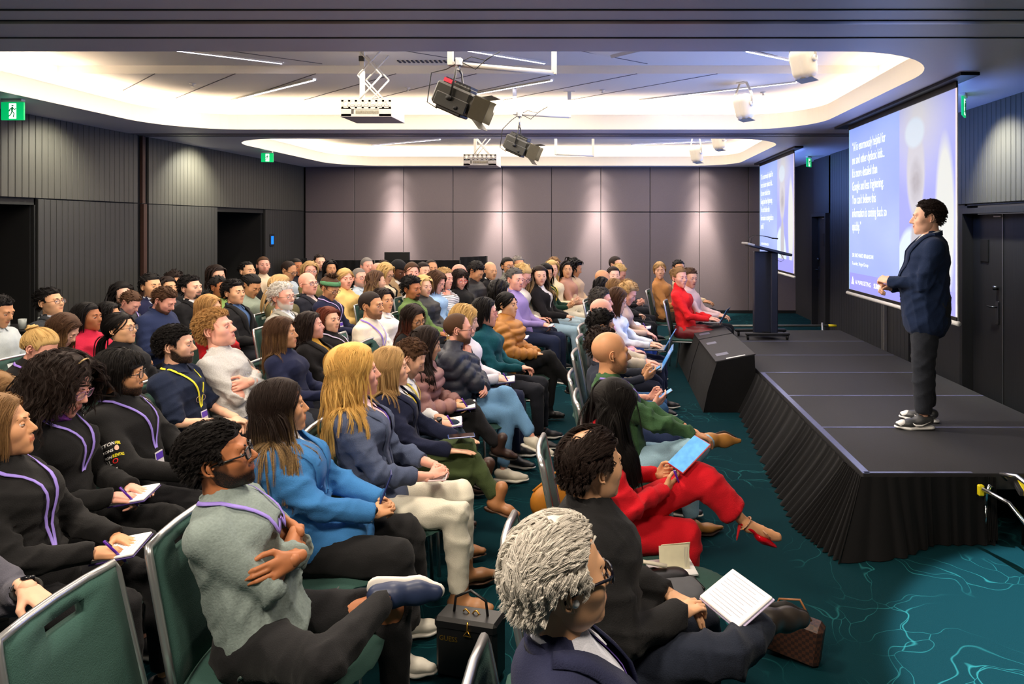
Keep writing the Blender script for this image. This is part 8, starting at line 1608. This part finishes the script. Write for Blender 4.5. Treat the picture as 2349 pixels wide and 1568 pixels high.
mobj('card_leaf', lambda A: box(A, (0, -0.022, 0.045), (0.13, 0.002, 0.095), R=rotm(0, 0, -0.25)), plain('card_cream', (226, 220, 190), 0.7), o); mobj('card_leaf', lambda A: box(A, (0.01, 0.020, 0.045), (0.13, 0.002, 0.095), R=rotm(0.1, 0, 0.30)), plain('card_cream', (226, 220, 190), 0.7), o); mobj('card_print', lambda A: [box(A, (0.045 + 0.006 * i, -0.0245, 0.045), (0.0008, 0.0006, 0.08), R=rotm(0, 0, -0.25)) for i in range(3)], M_PAGE, o)
tt_ = empty('tote_bag', (0.82, 3.12, 0), -0.5); tt_.scale = (0.7, 0.7, 0.62); tag(tt_, 'brown checked shoulder bag on the floor beside the black coated man', 'bag')
m_, nt_, b_ = new_mat('checked_brown'); ck = N(nt_, 'ShaderNodeTexChecker', i_Scale=44.0); tc_ = N(nt_, 'ShaderNodeTexCoord'); nt_.links.new(tc_.outputs['Object'], ck.inputs[0]); ck.inputs[1].default_value = (*lin((74, 46, 34)), 1); ck.inputs[2].default_value = (*lin((48, 32, 28)), 1); nt_.links.new(ck.outputs[0], b_.inputs['Base Color']); b_.inputs['Roughness'].default_value = 0.5
mobj('bag_body', lambda A: box(A, (0, 0, 0.16), (0.36, 0.14, 0.30), R=rotm(0, 0.12), bev=0.03), m_, tt_); mobj('bag_handle', lambda A: [tube(A, [(-0.12, y, 0.30), (-0.08, y, 0.42), (0.05, y, 0.45), (0.12, y, 0.32)], 0.008, n=8) for y in (-0.04,)], plain('tan_leather', (150, 96, 52), 0.5), tt_, True)
ob = empty('orange_bag', (-0.36, 4.55, 0), 0.4); tag(ob, 'mustard orange leather bag slumped on the floor between the rows', 'bag'); mobj('bag_body', lambda A: A.add(*solid([cone((-0.05, 0, 0.14), (0.12, 0, 0.10), 0.12, 0.09, 0.05, (0, 1, 0), 0.5)], 0.014)), plain('mustard_leather', (196, 126, 40), 0.45), ob, True); mobj('strap', lambda A: tube(A, [(-0.15, 0, 0.22), (0.0, 0, 0.32), (0.15, 0, 0.17)], 0.008, n=6), plain('mustard_leather', (196, 126, 40), 0.45), ob, True)
k = G['black haired man in black coat']
notebook(k, 'large stapled sheets with printing held by the black haired man', p=np.array([0.47, -0.02, 0.685]), R=rotm(0.35, -0.42), size=(0.16, 0.22), group=None, cover=(200, 190, 225))
k = G['woman in red suit']
t_ = phone(k, 'red cased tablet phone with a lit blue screen held by the woman in red', p=np.array([0.40, -0.02, 0.87]), R=rotm(0.35, -0.62, 0.15), col=(190, 20, 36), size=(0.12, 0.19)); pen(k, 'lilac pen in the right hand of the woman in red')
k = G['blonde woman in denim blue blazer']; phone(k, 'pale pink notebook phone on the lap of the golden haired woman', p=np.array([0.30, -0.06, 0.665]), R=rotm(0.0, 0.0), lit=False, col=(240, 205, 210), size=(0.10, 0.17))
k = G['blonde woman in navy blazer']; phone(k, 'blue cased phone lying on the knee of the woman with olive trousers', p=np.array([0.36, -0.10, 0.73]), R=rotm(0.2, 0.0), lit=False, col=(50, 80, 160))
k = G['woman in blue coat']; phone(k, 'dark phone upright in the hands of the woman in the blue coat', p=(k.wr[1] + k.wr[-1]) / 2 + np.array([0.03, 0.0, 0.08]), R=rotm(0.2, -1.2), lit=False, col=(50, 56, 110))
k = G['bearded man in navy polo']; A = Acc(); p0 = k.chest + np.array([0.135, 0.0, -0.06]); a = np.linspace(0, 2 * math.pi, 15)
for s_ in (-1, 1): tube(A, p0 + np.stack([0.004 * np.cos(a), 0.026 * s_ + 0.020 * np.cos(a), 0.018 * np.sin(a)], 1), 0.0016, n=5, cap=False)
A.obj('hanging_sunglasses', plain('sun_frame', (190, 160, 150), 0.3), k.obj)
k = G['sandy haired man in pale grey sweatshirt']
pr = torso_prims(k, 0.015, 0.006)
me, v = text_mesh('SDS', 0.075, plain('faint_print', (176, 176, 182), 0.8), 1.0, bold=0.001, name='chest_print'); P_ = k.chest + np.column_stack([np.full(len(v), 0.2), -0.085 + v[:, 0] * 1.0, v[:, 1] - 0.04]); me.vertices.foreach_set('co', project(pr, P_, 0.008, 4).astype(np.float32).ravel()); o = bpy.data.objects.new('chest_print', me); COL.objects.link(o); o.parent = k.obj
k = G['moustached man in green jacket']

k = G['woman in red suit']
for sd in (1, -1):
    x = unit(k.toe[sd] - k.an[sd]); sh = unit(k.kn[sd] - k.an[sd]); yv = unit(np.cross(sh, x)); xv = np.cross(yv, sh); c0 = k.an[sd] + sh * 0.015; a = np.linspace(0, 2 * math.pi, 17)
    P_ = c0 + 0.036 * np.cos(a)[:, None] * xv + 0.034 * np.sin(a)[:, None] * yv; c1 = k.an[sd] + x * 0.075 - sh * 0.012; P2 = c1 + 0.030 * np.cos(a)[:, None] * sh + 0.031 * np.sin(a)[:, None] * yv
    o = mobj('ankle_strap', lambda A: [tube(A, P_, 0.004, n=5, cap=False), tube(A, P2, 0.004, n=5, cap=False)], plain('nude_strap', (196, 150, 120), 0.5), k.obj, True)
    st_ = mobj('strap_studs', lambda A: [tube(A, [p, p + unit(p - c0) * 0.006], [0.0042, 0.001], n=5) for p in list(P_[::2]) + list(P2[::2])], M_GOLD, o, False); st_['kind'] = 'stuff'

k = G['speaker']
for ch in [c for c in k.obj.children if c.name.startswith('shoe')]:
    mobj('toe_cap', lambda A: A.add(*solid([cone((0.150, 0, 0.018), (0.172, 0, 0.010), 0.0365, 0.033, 0.02, (0, 0, 1), 0.72)], 0.008)), plain('sneaker_white', (232, 232, 230), 0.5), ch, True)
    for sy in (-1, 1): mobj('side_emblem', lambda A: tube(A, [(0.100, sy * 0.040, 0.030), (0.070, sy * 0.046, 0.012), (0.030, sy * 0.0455, 0.012), (-0.035, sy * 0.039, 0.040)], [0.003, 0.0085, 0.007, 0.0015], n=6, flat=(1, 0.9)), plain('sneaker_white', (232, 232, 230), 0.5), ch, True)
